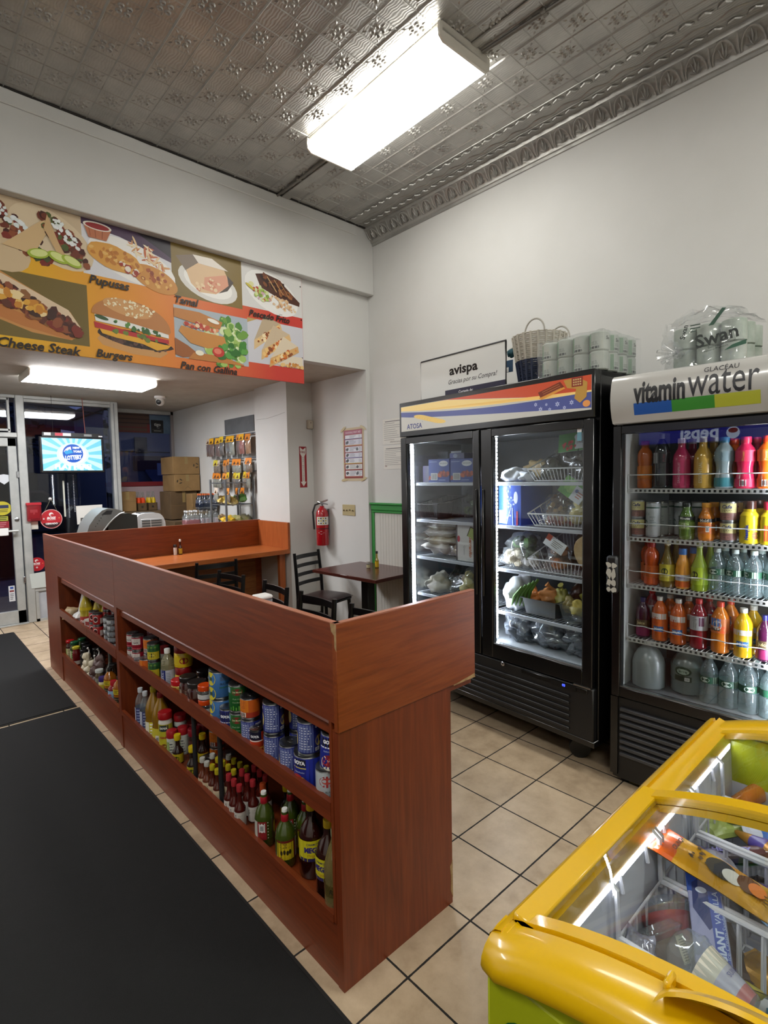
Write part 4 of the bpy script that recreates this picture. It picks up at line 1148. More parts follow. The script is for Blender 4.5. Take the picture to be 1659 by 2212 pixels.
bottle('adobo', 'spice', .033, .205, lab('#d6d3c9'), mat('#a3161c', .35), .034, [(.04, .78, lab('#b9b02a'), lambda mb, r, z0, z1: (mb.cpatch(r, F - .75, F + .75, z1 - .035, z1 - .004, lab('#2c3a36')), mb.ctext('GOYA', lab('#eceee8'), r * 1.003, F, z1 - .019, width=r * 1.2, bold=.06), mb.ctext('Adobo', lab('#a01c22'), r * 1.003, F, (z0 + z1) / 2 + .005, width=r * 1.35, bold=.04, shear=.25), mb.cdisc(r * 1.002, F, z0 + .03, r * .4, r * .4, lab('#7a4a1c')), mb.cpatch(r * 1.004, F - .3, F + .3, z0 + .028, z0 + .032, lab('#cfc46a'))))], name='seasoning_shaker', cat='shaker', capr=.034)
bottle('nueva', 'spice', .03, .175, lab('#aeb3ae'), mat('#8e141c', .35), .03, [(.30, .75, lab('#22262a'), lambda mb, r, z0, z1: mb.ctext('NUEVA', lab('#dfe2e0'), r * 1.003, F, z0 + .04, width=r * 1.4, bold=.03))], name='seasoning_shaker', cat='shaker', capr=.031)
bottle('spice_red', 'spice', .025, .135, lab('#b9bdb4'), mat('#a51d24', .35), .034, [(.06, .7, lab('#c9cbc0'), strip('#7f9a4a', .4, '#55585a', 5))], name='spice_jar', cat='jar', capr=.026)
bottle('spice_dark', 'spice', .027, .15, mat('#33201a', .3), mat('#7d1520', .35), .034, [(.1, .7, lab('#57322c'), lambda mb, r, z0, z1: mb.ctext('OVEN', lab('#c9b7ae'), r * 1.003, F, z0 + .05, width=r * 1.1))], name='spice_jar', cat='jar', capr=.028)
bottle('extract', 'hot', .025, .14, mat('#24140e', .12, coat=.5), mat('#cfb414', .35), .026, [(.06, .40, lab('#b5a41e'), lambda mb, r, z0, z1: mb.cdisc(r, F, (z0 + z1) / 2, r * .5, .012, lab('#2a2a1c')))], name='sauce_bottle', capr=.016)
bottle('hot_yellow', 'hot', .020, .142, mat('#4a1a10', .12, coat=.5), mat('#b0a01e', .35), .022, [(.08, .42, lab('#c9b79a'), None)], name='hot_sauce_bottle', capr=.0115)
bottle('hot_white', 'hot', .021, .14, mat('#5f2a16', .12, coat=.5), mat('#b9b6ae', .35), .02, [(.08, .42, lab('#c9b79a'), None)], name='hot_sauce_bottle', capr=.012)
bottle('hot_red', 'hot', .0225, .167, mat('#4a120c', .1, coat=.5), mat('#a02a30', .35), .026, [(.05, .42, lab('#c9c4bc'), lambda mb, r, z0, z1: (mb.ctext('S', lab('#33302e'), r * 1.004, F - .5, z1 - .018, height=.016), mb.clines(lab('#a9a49c'), r * 1.003, F + .4, z0 + .006, z1 - .01, r * .9, 7)))], name='hot_sauce_bottle', capr=.0115)
bottle('hot_orange', 'hot', .024, .178, mat('#5a1c0c', .1, coat=.5), mat('#a8421c', .35), .036, [(.05, .42, lab('#7a2a1a'), None)], name='hot_sauce_bottle', capr=.0125)
def a_gr(front):
    def f(mb, r, z0, z1):
        if front:
            mb.cpatch(r, F - 1.0, F + .75, z0, z1, lab('#c7ae1c')); mb.cpatch(r * 1.002, F - 1.0, F + .75, z1 - .008, z1, lab('#6a1a1a')); mb.cdisc(r * 1.003, F - .1, z1 - .018, r * .65, .009, lab('#7d6a1c')); 
            for k, dx in enumerate((-.5, -.2, .1, .35)): mb.cdisc(r * 1.004, F + dx, z0 + .025 + .003 * (k % 2), r * .13, .009, lab('#2a2416'), 8)
            mb.cpatch(r, F + .75, F + 1.0, z0, z1, lab('#5a1418')); mb.cpatch(r, F + 1.0, F + 1.9, z0, z1, lab('#c4c2be')); mb.clines(lab('#77757a'), r * 1.003, F + 1.4, z0 + .004, z1 - .004, r * .7, 8)
        else:
            mb.cpatch(r, F - 1.4, F - .8, z0, z1, lab('#c9c4bc')); mb.cpatch(r, F - .8, F + .15, z0, z1, lab('#8a2024')); mb.cpatch(r * 1.002, F - .65, F + .0, z0 + .028, z1 - .006, lab('#d4d0cb')); barcode(mb, r * 1.004, F - .32, z0 + .03, z1 - .01, .016)
            for k in range(6): mb.cdisc(r * 1.004, F + .3, z0 + .006 + .0115 * k, .0022, .0022, lab('#dcd7cc'), 6)
            mb.cdisc(r * 1.003, F + 1.25, (z0 + z1) / 2, r * .3, .024, lab('#c7ae1c')); mb.cpatch(r, F + .85, F + 1.0, z0, z1, lab('#4a1416'))
    return f
GSAUCE = mat('#3c4a14', .12, coat=.6)
capx = lambda: MB().lathe([(.0125, .155), (.0135, .157), (.0135, .180), (.0125, .182)], mat('#a81c2a', .35), 14)
for kk, fr in (('green_sauce_front', True), ('green_sauce_back', False)):
    bottle(kk, 'green', .036, .200, GSAUCE, WHITE, .022, [(.18, .54, mat('#38430f', .3), a_gr(fr))], name='green_sauce_bottle', capr=.0105, extra=[('neck_seal', capx(), 'red neck seal')])
def a_mega(mb, r, z0, z1):
    mb.cpatch(r, F - 1.3, F + 1.5, z0 + .012, z1, lab('#c9c022')); mb.cpatch(r, F - 1.3, F + 1.5, z0, z0 + .011, lab('#2a2450'))
    mb.ctext('CHAMOY', lab('#2a2450'), r * 1.003, F - .1, z1 - .012, width=r * .95, bold=.02); mb.ctext('MEGA', lab('#2a2070'), r * 1.003, F - .1, z1 - .032, width=r * 1.35, height=.02, bold=.06); mb.ctext('Original', lab('#a86a1c'), r * 1.003, F - .05, z1 - .052, width=r * .95, shear=.3)
bottle('mega', 'green', .044, .25, mat('#2a0c08', .1, coat=.6), mat('#c9a41c', .35), .025, [(.28, .58, lab('#b9ad1c'), a_mega)], name='chamoy_bottle')
bottle('tan_bottle', 'jug', .036, .275, clear('tan_bottle_plastic', '#cbbf98', .05, .1, '#8d7d4a', .55), mat('#7a7a5a', .4), .024, [(.02, .16, lab('#d9d6d0'), lambda mb, r, z0, z1: mb.cpatch(r, F - .9, F - .1, z0, z1 - .004, lab('#b02026'))), (.28, .42, clear('printed_film', '#b9ad80', .05, .2, '#6a5a2a', .5), lambda mb, r, z0, z1: mb.ctext('REY', lab('#2a2416'), r * 1.003, F, (z0 + z1) / 2, width=r * 1.1, shear=.2))], name='oil_bottle')
def jar(key, r, h, body, lid, lh, lab_=None, name='glass_jar'):
    bottle(key, 'jar', r, h, body, lid, lh, lab_ or (), name=name, cat='jar', capr=r * .97)
jar('red_lid_jar', .03, .145, mat('#3a1a10', .15, coat=.5), mat('#b3121c', .3), .018, [(.1, .62, lab('#cfc49c'), strip('#7a9a3a', .3, '#7a6a4a', 5))])
jar('green_lid_jar', .03, .15, mat('#33401a', .15, coat=.5), mat('#1f5a38', .3), .018, [(.1, .6, lab('#5f8a3a'), strip('#d9d8b0', .3, '#c9d8a0', 4))])
jar('yellow_lid_jar', .027, .14, mat('#6a1014', .15, coat=.5), mat('#cfc03a', .3), .016, [(.08, .28, lab('#cfc3b8'), None)])
jar('dark_jar', .03, .135, mat('#14100e', .15, coat=.5), mat('#1a1a1a', .3), .02, [(.1, .5, lab('#3a322a'), None)])
jar('black_lid_jar', .04, .115, mat('#3a1610', .12, coat=.6), mat('#211c1b', .35), .022, [(.25, .6, lab('#4a2a22'), strip('#8a7a6a', .2, '#9a8a7a', 4))])
jar('black_lid_jar_wide', .042, .115, mat('#3a1610', .12, coat=.6), mat('#2b2523', .35), .022)
jar('red_cap_jar', .036, .075, mat('#b59a3a', .2, coat=.5), mat('#c01a22', .3), .024)
jar('orange_lid_jar', .031, .0625, CLEARG, mat('#d94a14', .3), .022, [(.12, .5, lab('#c9c6c2'), None)])
jar('mustard_tub', .033, .082, mat('#c9a914', .25, coat=.4), mat('#7a0d12', .3), .028, [(.16, .6, lab('#c9ae1c'), lambda mb, r, z0, z1: mb.cdisc(r, F, (z0 + z1) / 2, r * .5, .012, lab('#8a2018')))], name='spread_tub')
jar('red_tub', .036, .15, mat('#7a1218', .3), mat('#8e1a1e', .3), .03, [(.1, .6, lab('#8e1a1e'), None)], name='spread_tub')
jar('white_lid_jar', .026, .12, mat('#5a4a30', .15, coat=.5), mat('#c9ccc8', .3), .02, [(.1, .6, lab('#8a8a7a'), None)])
jar('mayo', .024, .095, lab('#d8cfa0'), mat('#3a2470', .3), .03, [(.2, .6, lab('#c9b83a'), None)])
bottle('amber', 'soda', .037, .178, mat('#9a5a14', .1, coat=.6), mat('#1a1614', .4), .02, [(.08, .34, lab('#1c1a18'), lambda mb, r, z0, z1: mb.clines(lab('#8a7a5a'), r * 1.002, F, z0 + .006, z1 - .006, r, 3)), (.44, .62, lab('#cfb81c'), lambda mb, r, z0, z1: mb.clines(lab('#2a2a1c'), r * 1.002, F, z0 + .004, z1 - .004, r, 3))], name='sauce_bottle')
bottle('blue_label', 'soda', .034, .125, mat('#7a1a1e', .15, coat=.5), mat('#b01c2a', .35), .03, [(.2, .62, lab('#8fb2cf'), lambda mb, r, z0, z1: mb.cdisc(r, F - .2, z0 + .016, r * .5, .012, lab('#a03a3a')))], name='sauce_bottle', capr=.02)
bottle('small_shaker', 'spice', .016, .098, lab('#d9d6d0'), mat('#5a5a5c', .25, .8), .028, name='salt_shaker', cat='shaker', capr=.0165)
bottle('small_hot', 'hot', .017, .145, mat('#3a140c', .1, coat=.5), WHITE, .022, [(.06, .44, lab('#b9a02a'), None)], name='hot_sauce_bottle', capr=.0095)
bottle('small_hot_clear', 'hot', .017, .145, clear('yellow_glass', '#d9cf8a', .04, .05, '#b59a2a', .4), mat('#2a2622', .4), .022, [(.06, .42, lab('#c9a41c'), lambda mb, r, z0, z1: mb.cdisc(r, F - .3, (z0 + z1) / 2, r * .5, .012, lab('#3a2a1a')))], name='hot_sauce_bottle', capr=.0095)
bottle('cheese_shaker', 'spice', .017, .055, CLEARG, mat('#a8a29a', .4), .016, [(.05, .6, lab('#b9b08a'), None)], name='salt_shaker', cat='shaker', capr=.017)

# ---- soft packs
def crumple(mb, seed, amp, sc=3.0):
    """push every vertex of a builder about, for wrinkled plastic"""
    o = Vector((seed * 1.3, seed * 2.7, seed * .9))
    mb.v = [tuple(Vector(p) + noise.noise_vector(Vector(p) * sc * 10 + o) * amp) for p in mb.v]
    return mb
def bag(key, w, h, t, m, name='plastic_bag', cat='bag', lab_=None, seed=1, n=7, wr=.35, extra=None):
    """bag lying flat: x width, y depth, z thickness, resting on z = 0"""
    mb = MB().at((0, 0, t * .42)).pillow(w, h, t, m, n=n, wr=wr, seed=seed)
    mb.reset()
    z0 = min(p[2] for p in mb.v)
    mb.v = [(x, y, z - z0) for x, y, z in mb.v]
    ps = [('bag_body', mb, None)] + (extra or [])
    if lab_:
        ps.append(('label', lab_(w, h, t), None))
    register(key, name, cat, ps)
# ================================================================= things by the shop window
# lottery screen
t = thing('lottery_screen', 'flat screen hanging in the shop window with a blue sunburst lottery advert', 'screen', (0, 0, 0))
mb = MB(); mb.box(.31, .945, 5.60, 5.65, 1.648, 2.045, BLACK, .006); part('housing', mb, t)
a = Art((.6265, 5.598, 1.85), (1, 0, 0), (0, 0, 1), rough=.3, emit=.85)
a.rect(-.295, .295, -.178, .178, '#9fd0e8')
for k in range(18):
    a0, a1 = 2 * PI * k / 18, 2 * PI * (k + .5) / 18
    def edge(q):
        c, s_ = math.cos(q), math.sin(q); r = min(.295 / max(abs(c), 1e-6), .178 / max(abs(s_), 1e-6)); return (r * c, r * s_)
    a.poly([(0, -.0), edge(a0), edge(a1)], '#62a9d2')
for r_, c in ((.16, '#a9d4e4'), (.135, '#c3e0e2'), (.118, '#dcebdc')): a.ell(0, 0.0, r_, r_ * .8, c, n=30)
a.ell(0, .012, .103, .103, '#1c4796', n=32); a.poly([(-.09, .03), (-.075, .055), (-.05, .078), (-.02, .088), (-.012, .03)], '#e8b4c4'); a.poly([(-.088, .028), (-.07, .048), (-.055, .042), (-.035, .06), (-.012, .05), (.0, .018), (-.07, .0)], '#2f7fae')
a.text('NEW', .035, .075, '#f2f4f6', width=.07, bold=.04); a.text('YORK', .045, .034, '#f2f4f6', width=.085, bold=.04, shear=.1); a.text('LOTTERY', .005, -.032, '#f2f4f6', .09, width=.165, height=.05, bold=.04)
a.text('PLAY HERE!', 0, -.135, '#f3f1d8', width=.36, bold=.03)
part('display', a.mb, t, 'lit display with a round lottery logo', smooth=False)
a = Art((.6265, 5.598, 2.068), (1, 0, 0), (0, 0, 1)); a.mb.box(.34, .92, 5.598, 5.615, 2.045, 2.09, BLACK)
a.rect(-.27, -.205, -.012, .018, '#e4e4e2'); a.rect(-.165, -.09, -.014, .018, '#cf3b4c'); a.rect(-.09, -.01, -.014, .018, '#e2e2e4'); a.rect(.12, .2, -.012, .012, '#8f9190'); a.rect(.27, .31, -.014, .0, '#e4e4e2')
part('label_strip', a.mb, t, 'row of white and red labels', smooth=False)
mb = MB(); mb.rod((.77, 5.63, 2.04), (.755, 5.63, ZS), .004, mat('#8a4a40', .6)); mb.rod((.45, 5.63, 2.04), (.45, 5.63, ZS), .002, BLACK); part('hanger', mb, t)
# pull station with clear cover
t = thing('fire_alarm_pull', 'red fire alarm pull station under a clear red cover beside the window post', 'alarm', (.245, YF - .06, 1.12))
part('station', MB().box(-.055, .055, .0, .05, .03, .17, mat('#a3202c', .35), .006), t)
a = Art((0, -.0005, .11), (1, 0, 0), (0, 0, 1)); a.rect(-.035, .035, -.015, .018, '#e3dad2'); a.rect(-.008, .008, -.035, -.015, '#e3dad2'); part('pull_handle', a.mb, t)
part('cover', MB().box(-.068, .068, -.025, .054, .0, .20, clear('red_plastic_cover', '#e8a0a6', .02, .1, '#a83038', .45), .008), t)
part('hood', MB().box(-.072, .072, -.03, .054, .175, .205, mat('#b02833', .3), .005), t)
solo('note_card', MB().box(.182, .282, YF - .03, YF - .025, 1.03, 1.115, mat('#c3bdb0', .6)), 'small beige card below the fire alarm pull station', 'card')
# hanging round sign
t = thing('hanging_sign', 'round red cerrado sign hanging on strings from a suction cup in the window', 'sign', (.408, YF - .05, 1.134))
a = Art((0, -.003, 0), (1, 0, 0), (0, 0, 1)); a.mb.at((0, .003, 0), (R(90), 0, 0)).lathe([(.108, 0), (.108, .005)], mat('#d9a9a4', .4), 36); a.mb.reset()
def boss(a, r, cerrado):
    a.k = 20
    a.ell(0, 0, r * .94, r * .94, '#b3202a', n=36)
    a.ell(0, r * .48, r * .2, r * .2, '#e8e2de'); a.ell(r * .05, r * .42, r * .14, r * .12, '#b3202a'); a.ell(-r * .04, r * .52, r * .12, r * .06, '#e8e2de', .5)
    a.text('BOSS', 0, r * .1, '#efe9e6', width=r * .8, bold=.05, shear=.2); a.rect(-r * .4, r * .4, -r * .12, -r * .08, '#d9b4b0')
    a.ell(-r * .68, r * .05, r * .08, r * .1, '#d8c0bc'); a.ell(r * .7, r * .08, r * .07, r * .07, '#d8784a')
    if cerrado:
        a.poly([(x, y) for x, y in ellipse(0, 0, r * .9, r * .9, 40) if y < -r * .28], '#2a1416'); a.text('CERRADO', 0, -r * .48, '#efe9e6', width=r * 1.1, bold=.05)
    else: a.ell(0, -r * .42, r * .13, r * .12, '#d8c0bc')
boss(a, .108, True); part('disc', a.mb, t, smooth=False)
mb = MB(); mb.tube([(-.06, 0, .09), (.007, .01, .223)], .0015, mat('#8a8068', .6), 4); mb.tube([(.06, 0, .09), (.007, .01, .223)], .0015, mat('#8a8068', .6), 4); part('string', mb, t)
part('suction_cup', MB().at((.007, .04, .223), (R(90), 0, 0)).lathe([(.018, 0), (.014, .01), (.006, .024)], WHITE, 12), t)
a = Art((.25, YF - .006, .635), (1, 0, 0), (0, 0, 1)); boss(a, .082, False)
solo('round_sticker', a.mb, 'round red sticker low on the window glass beside the counter end', 'sticker')
a = Art((.805, YF - .03, 1.16), (1, 0, 0), (0, 0, 1)); a.mb.prism([(.665, YF - .03, 1.265), (.944, YF - .03, 1.27), (.935, YF - .03, 1.06), (.668, YF - .03, 1.05)], (0, .003, 0), PAPER); a.rect(-.10, -.06, -.105, -.035, '#44423f'); a.poly([(-.09, -.105), (-.07, -.105), (-.068, -.045), (-.085, -.05)], '#cfccc6')
solo('paper_sheet', a.mb, 'large blank white sheet taped on the window behind the grey machine', 'paper')
solo('white_card', MB().prism([(.18, YF - .055, .378), (.36, YF - .055, .376), (.36, YF - .05, .555), (.17, YF - .05, .54)], (0, .004, 0), mat('#bfc4be', .6)), 'pale blank card standing on the window ledge by the door', 'card')
mb = MB(); 
for k in range(24): mb.box(.592 + .0 * k, .602, YF - .02, YF - .012, 1.14 + .016 * k * 1.05, 1.146 + .016 * k * 1.05, mat('#cdd0d8', .5)); mb.box(.652, .66, YF - .02, YF - .012, 1.20 + .018 * k, 1.207 + .018 * k, mat('#cdd0d8', .5))
solo('window_lights', mb, 'two unlit strings of tiny white window lights below the screen', 'light string', kind='stuff')
solo('white_strip', MB().box(.545, .562, YF - .02, YF - .012, 1.15, 1.56, mat('#c9cabc', .5)), 'upright white plastic strip on the window below the screen', 'strip')
# stickers on the door
def sticker(label, fn, cx, cz):
    a = Art((cx, YF - .006, cz), (1, 0, 0), (0, 0, 1)); fn(a); solo('door_sticker', a.mb, label, 'sticker', group='stickers on the entrance door')
sticker('round yellow sticker with a blue band on the door glass', lambda a: (a.ell(0, 0, .085, .075, '#b9ad2e', n=28), a.rect(-.06, .06, .0, .035, '#27304f'), a.rows(-.05, .06, -.045, -.01, 2, '#4c4a2a')), -.035, 1.275)
sticker('white shield sticker on the door glass', lambda a: a.poly([(-.05, .045), (0, .055), (.05, .045), (.045, -.02), (0, -.055), (-.045, -.02)], '#d3d6da'), .0, 1.585)
sticker('small yellow green rectangular sticker on the door', lambda a: (a.rect(-.08, .045, -.025, .025, '#9fa23a'), a.rows(-.07, .04, -.02, .02, 2, '#3f4526')), -.03, 1.165)
sticker('red rectangular sticker above the push bar', lambda a: (a.rect(-.09, .055, -.035, .035, '#8e2430'), a.rect(-.09, .055, -.055, -.035, '#6a5248'), a.rows(-.08, .04, -.03, .03, 3, '#b8737a')), -.035, 1.10)
sticker('tall white card-payment sticker low on the door', lambda a: (a.rect(-.028, .028, -.085, .085, '#cfd0d2'), a.rect(-.014, .016, .05, .075, '#33509a'), a.rect(-.02, .02, .018, .036, '#7a2a2e'), a.rows(-.018, .02, -.07, .005, 4, '#5d5d60')), .005, .345)
# counter behind the bar with machines
mb = MB(); mb.box(.55, 1.45, 4.02, 4.75, .0, .80, mottled('storage_cabinet', '#5a5148', '#6a6056', 4)); mb.box(.53, 1.47, 4.0, 4.77, .80, .83, mat('#6f675c', .5)); solo('storage_counter', mb, 'plain low storage counter standing behind the eating bar', 'counter')
t = thing('lottery_terminal', 'large grey machine with a swooping silver hood behind the bar panel', 'machine', (0, 4.15, 0))
SIL = mat('#8d918f', .35, .5)
pr = [(.58 - .21, 1.06), (.40, 1.15), (.45, 1.22), (.51, 1.275), (.56, 1.292), (.62, 1.285), (.685, 1.262), (.70, 1.248), (.66, 1.238), (.61, 1.20), (.56, 1.15), (.49, 1.06)]
mb = MB(); mb.prism([(x, 0, z) for x, z in pr], (0, .34, 0), SIL); part('hood', mb, t, 'silver swooping hood')
mb = MB(); mb.tube([(x, -.002, z) for x, z in pr[7:]], .006, mat('#c4c8c6', .3), 5); part('trim', mb, t)
mb = MB(); mb.prism([(x, -.002, z) for x, z in ((.50, 1.235), (.55, 1.275), (.60, 1.272), (.585, 1.235))], (0, .002, 0), mat('#26262a', .3)); 
for k in range(5): mb.box(.445 + .016 * k, .455 + .016 * k, -.003, 0, 1.13 + .024 * k, 1.142 + .024 * k, mat('#5a5d5c', .4), .002)
part('screen', mb, t)
mb = MB(); mb.prism([(x, .02, z) for x, z in ((.56, .83), (.56, 1.145), (.61, 1.198), (.66, 1.235), (.74, 1.235), (.82, 1.215), (.825, .83))], (0, .30, 0), mat('#3a3f3c', .6)); mb.box(.40, .56, .04, .3, .83, 1.06, mat('#3a3f3c', .6)); part('body', mb, t, 'dark grey body')
t = thing('portable_air_conditioner', 'white rounded portable air conditioner showing its top vents over the bar panel', 'air conditioner', (1.01, 4.5, .83))
def acz(x): return .385 * (1 - abs(x / .165) ** 4) ** .25
mb = MB(); pts = [(-.165, -.12, 0)] + [(x, -.12, .0 + acz(x)) for x in [-.1649 + .3298 * k / 24 for k in range(25)]] + [(.165, -.12, 0)]
mb.prism(pts, (0, .24, 0), mat('#dfe1e0', .3)); part('casing', mb, t)
mb = MB(); mb.box(-.09, .12, -.124, -.119, .19, .325, mat('#c7c9c8', .4), .002)
for k in range(5): mb.box(-.08, .11, -.128, -.122, .20 + .026 * k, .208 + .026 * k, mat('#4a4c4c', .5)); 
mb.box(.0, .006, -.129, -.122, .195, .32, mat('#d9dbda', .4)); part('vent', mb, t)
part('top_grip', MB().box(-.08, .07, -.08, .06, .378, .388, mat('#3b3d3d', .5), .004), t)
# cardboard boxes
CARD = mottled('cardboard', '#7d6139', '#8f7046', 5, .85); CARD2 = mottled('cardboard_dark', '#4f3d26', '#614b30', 5, .9)
def carton(x0, x1, y0, y1, z0, z1, label, m=None, mark=None, name='cardboard_box'):
    m = m or CARD
    t = thing(name, label, 'cardboard box', ((x0 + x1) / 2, (y0 + y1) / 2, z0), 0, 'cardboard boxes by the shop window')
    w, d, h = (x1 - x0) / 2, (y1 - y0) / 2, z1 - z0
    part('carton', MB().box(-w, w, -d, d, 0, h, m, .004), t)
    a = Art((0, -d - .0003, h / 2), (1, 0, 0), (0, 0, 1)); a.rect(-w, w, -.002, .002, '#6b5230') if mark is None else None
    if mark:
        cx, cz = mark; a.k = 5
        for k in range(3): 
            q = k * 2 * PI / 3 + .4; a.poly([(cx + .035 * math.cos(q + e) * r_, cz + .03 * math.sin(q + e) * r_) for e, r_ in ((0, 1.15), (.9, 1.15), (1.3, .9), (.9, .62), (0, .62))], '#3e3320')
        a.poly([(cx + .05, -h * .4), (cx + .1, -h * .2), (cx + .15, -h * .4), (cx + .14, -h * .4), (cx + .1, -h * .24), (cx + .06, -h * .4)], '#6a5231')
    part('print', a.mb, t, smooth=False)
    mb = MB(); mb.box(-.02, .02, -d - .0008, d + .0008, h * .6, h + .0008, mat('#8a7448', .4)); part('tape', mb, t)
    return t
carton(1.70, 2.04, 5.50, 5.90, 1.615, 1.835, 'top cardboard carton of the stack against the window corner', mark=(.125, 0))
carton(1.71, 2.035, 5.49, 5.89, 1.402, 1.612, 'second cardboard carton of the stack, with a recycling mark at its left edge', mark=(-.1, .02))
carton(1.66, 2.0, 5.52, 5.88, 1.05, 1.40, 'brown carton holding up the two recycling-marked cartons', CARD2)
carton(1.84, 2.04, 5.30, 5.48, 1.04, 1.37, 'tan carton peeking out behind the shrink-wrapped drinks', CARD)
carton(1.60, 2.04, 5.28, 5.92, .0, 1.04, 'tall dark carton on the floor at the bottom of the box stack', CARD2)
carton(1.17, 1.375, 5.90, 6.22, 1.16, 1.41, 'open tan carton with a hand slot beside the window post')
mb = MB(); mb.box(1.17, 1.68, 5.875, 6.28, 0, 1.12, mottled('window_ledge', '#6b5f4c', '#7c6e58', 5)); solo('display_ledge', mb, 'plain raised ledge inside the display window', 'ledge')
mb = MB(); mb.box(1.175, 1.675, 5.88, 6.27, 1.12, 1.158, mottled('flat_board', '#5b4a33', '#6b583e', 6)); solo('flat_board', mb, 'thin brown tray of cartons lying on the window ledge', 'board')
# ================================================================= groceries on the counter shelves
ZU, ZL = .5255, .1785
def stack(key, x, y, z, rz, n, h, labels, group, jit=0):
    for k in range(n):
        put(key, x + (.003 if k % 2 else 0) * jit, y, z + k * h, rz + 9 * k, labels[k], group)
def pair(key, x, y, z, rz, h, what, group):
    stack(key, x, y, z, rz, 2, h, ('lower can of ' + what, 'upper can of ' + what), group)
G = 'tins on the middle counter shelf'
pair('paste_can', .05, 1.945, ZU, -70, .083, 'the far two-high stack of red tomato paste tins by the shelf divider', G)
pair('paste_can', .052, 1.868, ZU, -50, .083, 'the nearer two-high stack of red tomato paste tins', G)
put('sauce_can', .034, 1.80, ZU, -40, 'tiny white and red sauce tin in front of the tomato paste', G)
pair('dark_red_can', .135, 1.85, ZU, -40, .11, 'dark maroon bean tins behind the tomato paste stacks', G)
pair('dark_red_can', .165, 1.755, ZU, -40, .11, 'dark maroon bean tins behind the orange tins', G)
pair('orange_can', .088, 1.775, ZU, -45, .083, 'two stacked orange-label tins left of the jalapeno tins', G)
put('orange_can', .042, 1.705, ZU, -65, 'single low orange-label tin at the shelf edge left of the jalapenos', G)
pair('jalapeno_can', .045, 1.605, ZU, -50, .092, 'the slim green and yellow jalapeno tins', G)
put('spice_red', .115, 1.655, ZU, -50, 'small white red-lidded shaker behind the jalapeno tins', 'jars on the middle counter shelf')
put('vinegar', .05, 1.432, ZU, -50, 'pale vinegar bottle with white cap and blue upright label on the middle shelf', 'bottles on the counter shelves')
put('red_tub', .135, 1.475, ZU, -40, 'dark red tub behind the vinegar bottle', 'jars on the middle counter shelf')
for k, w in enumerate(('lower', 'upper')):
    put('mustard_tub', .102, 1.365, ZU + k * .107, -40 + 20 * k, w + ' of two stacked yellow tubs with dark red lids', 'jars on the middle counter shelf', sc=1.3)
put('red_cap_jar', .045, 1.29, ZU, -40, 'squat jar with a bright red lid at the edge of the middle shelf', 'jars on the middle counter shelf')
put('black_lid_jar', .052, 1.195, ZU, -40, 'black-lidded dark jar next to the red-lidded squat jar', 'jars on the middle counter shelf')
put('black_lid_jar_wide', .052, 1.10, ZU, -40, 'black-lidded dark jar next to the two orange-lidded jars', 'jars on the middle counter shelf')
put('black_lid_jar', .14, 1.21, ZU, -40, 'black-lidded jar in the back row behind two others', 'jars on the middle counter shelf')
put('black_lid_jar', .145, 1.10, ZU, -40, 'black-lidded jar at the back behind the orange-lidded jars', 'jars on the middle counter shelf')
for k, w in enumerate(('lower', 'upper')):
    put('orange_lid_jar', .05, 1.01, ZU + k * .0626, -30, w + ' of two stacked small jars with orange lids', 'jars on the middle counter shelf')
pair('pineapple_can', .056, .865, ZU, -48, .117, 'two stacked pale blue sliced pineapple tins', G)
put('small_blue_can', .042, .775, ZU, -55, 'dark blue bean tin between the pineapple and the green tins', G)
pair('green_can', .05, .700, ZU, -50, .111, 'two stacked green bean tins with a red oval', G)
pair('green_can', .135, .775, ZU, -30, .111, 'green bean tins in the back row behind the front green stack', G)
put('blue_can', .05, .608, ZU, -45, 'blue nutrition-label can under the orange-label can', G)
put('orange_can', .05, .608, ZU + .1145, -45, 'orange-label can standing on a blue can right of the green tins', G)
put('red_orange_can', .034, .535, ZU, -50, 'slim can with red and orange waves between the blue stacks', G)
put('big_blue_can', .145, .69, ZU + .0505, 0, 'large tin lying on its side showing its silver end', G, rot=(R(90), 0, R(-20)))
pair('blue_can', .05, .440, ZU, -42, .1145, 'the front two-high blue stack right of the slim red and orange can', G)
pair('blue_can', .128, .395, ZU, -30, .1145, 'the blue two-high stack set back behind the single blue can', G)
put('blue_can', .05, .338, ZU, -42, 'single blue can left of the large blue tin', G)
put('big_blue_can', .060, .240, ZU, -40, 'large bright blue bean tin carrying a smaller can', G)
put('blue_can', .054, .228, ZU + .118, -42, 'blue can standing on the large blue bean tin', G)
put('black_bean_can', .050, .125, ZU, -38, 'silver and red black bean can at the near end of the shelf', G)
put('red_bean_can', .052, .105, ZU + .1150, -55, 'tilted blue red-bean can on top of the black bean can', G, rot=(R(-3), R(3), R(-55)))
pair('dark_red_can', .135, .165, ZU, -30, .11, 'maroon tins in the dark behind the large blue tin', G)
for k, (x, y) in enumerate(((.22, .30), (.22, .38), (.22, .21))):
    put('blue_can', x, y, ZU, -30, ('blue can at the very back behind the set-back blue stack, middle one', 'blue can at the very back, farthest from the near end', 'blue can at the very back, nearest to the near end')[k], G)
B = 'bottles on the counter shelves'
put('clear_bottle', .05, 1.865, ZL, -60, 'clear white-capped bottle nearest the divider on the lower shelf', B)
put('clear_bottle', .052, 1.795, ZL, -40, 'clear white-capped bottle touching the yellow-capped oil jug', B)
put('clear_bottle', .115, 1.835, ZL, -60, 'clear white-capped bottle in the second row by the divider', B)
put('oil_jug_yellow', .062, 1.692, ZL, -45, 'large cooking oil jug with a yellow cap', B)
put('oil_jug', .062, 1.590, ZL, -35, 'large cooking oil jug with a red cap', B)
put('adobo', .044, 1.485, ZL, -40, 'tall yellow seasoning shaker with a red lid', B)
put('nueva', .112, 1.468, ZL, -40, 'grey and black seasoning shaker with red lid behind the yellow one', B)
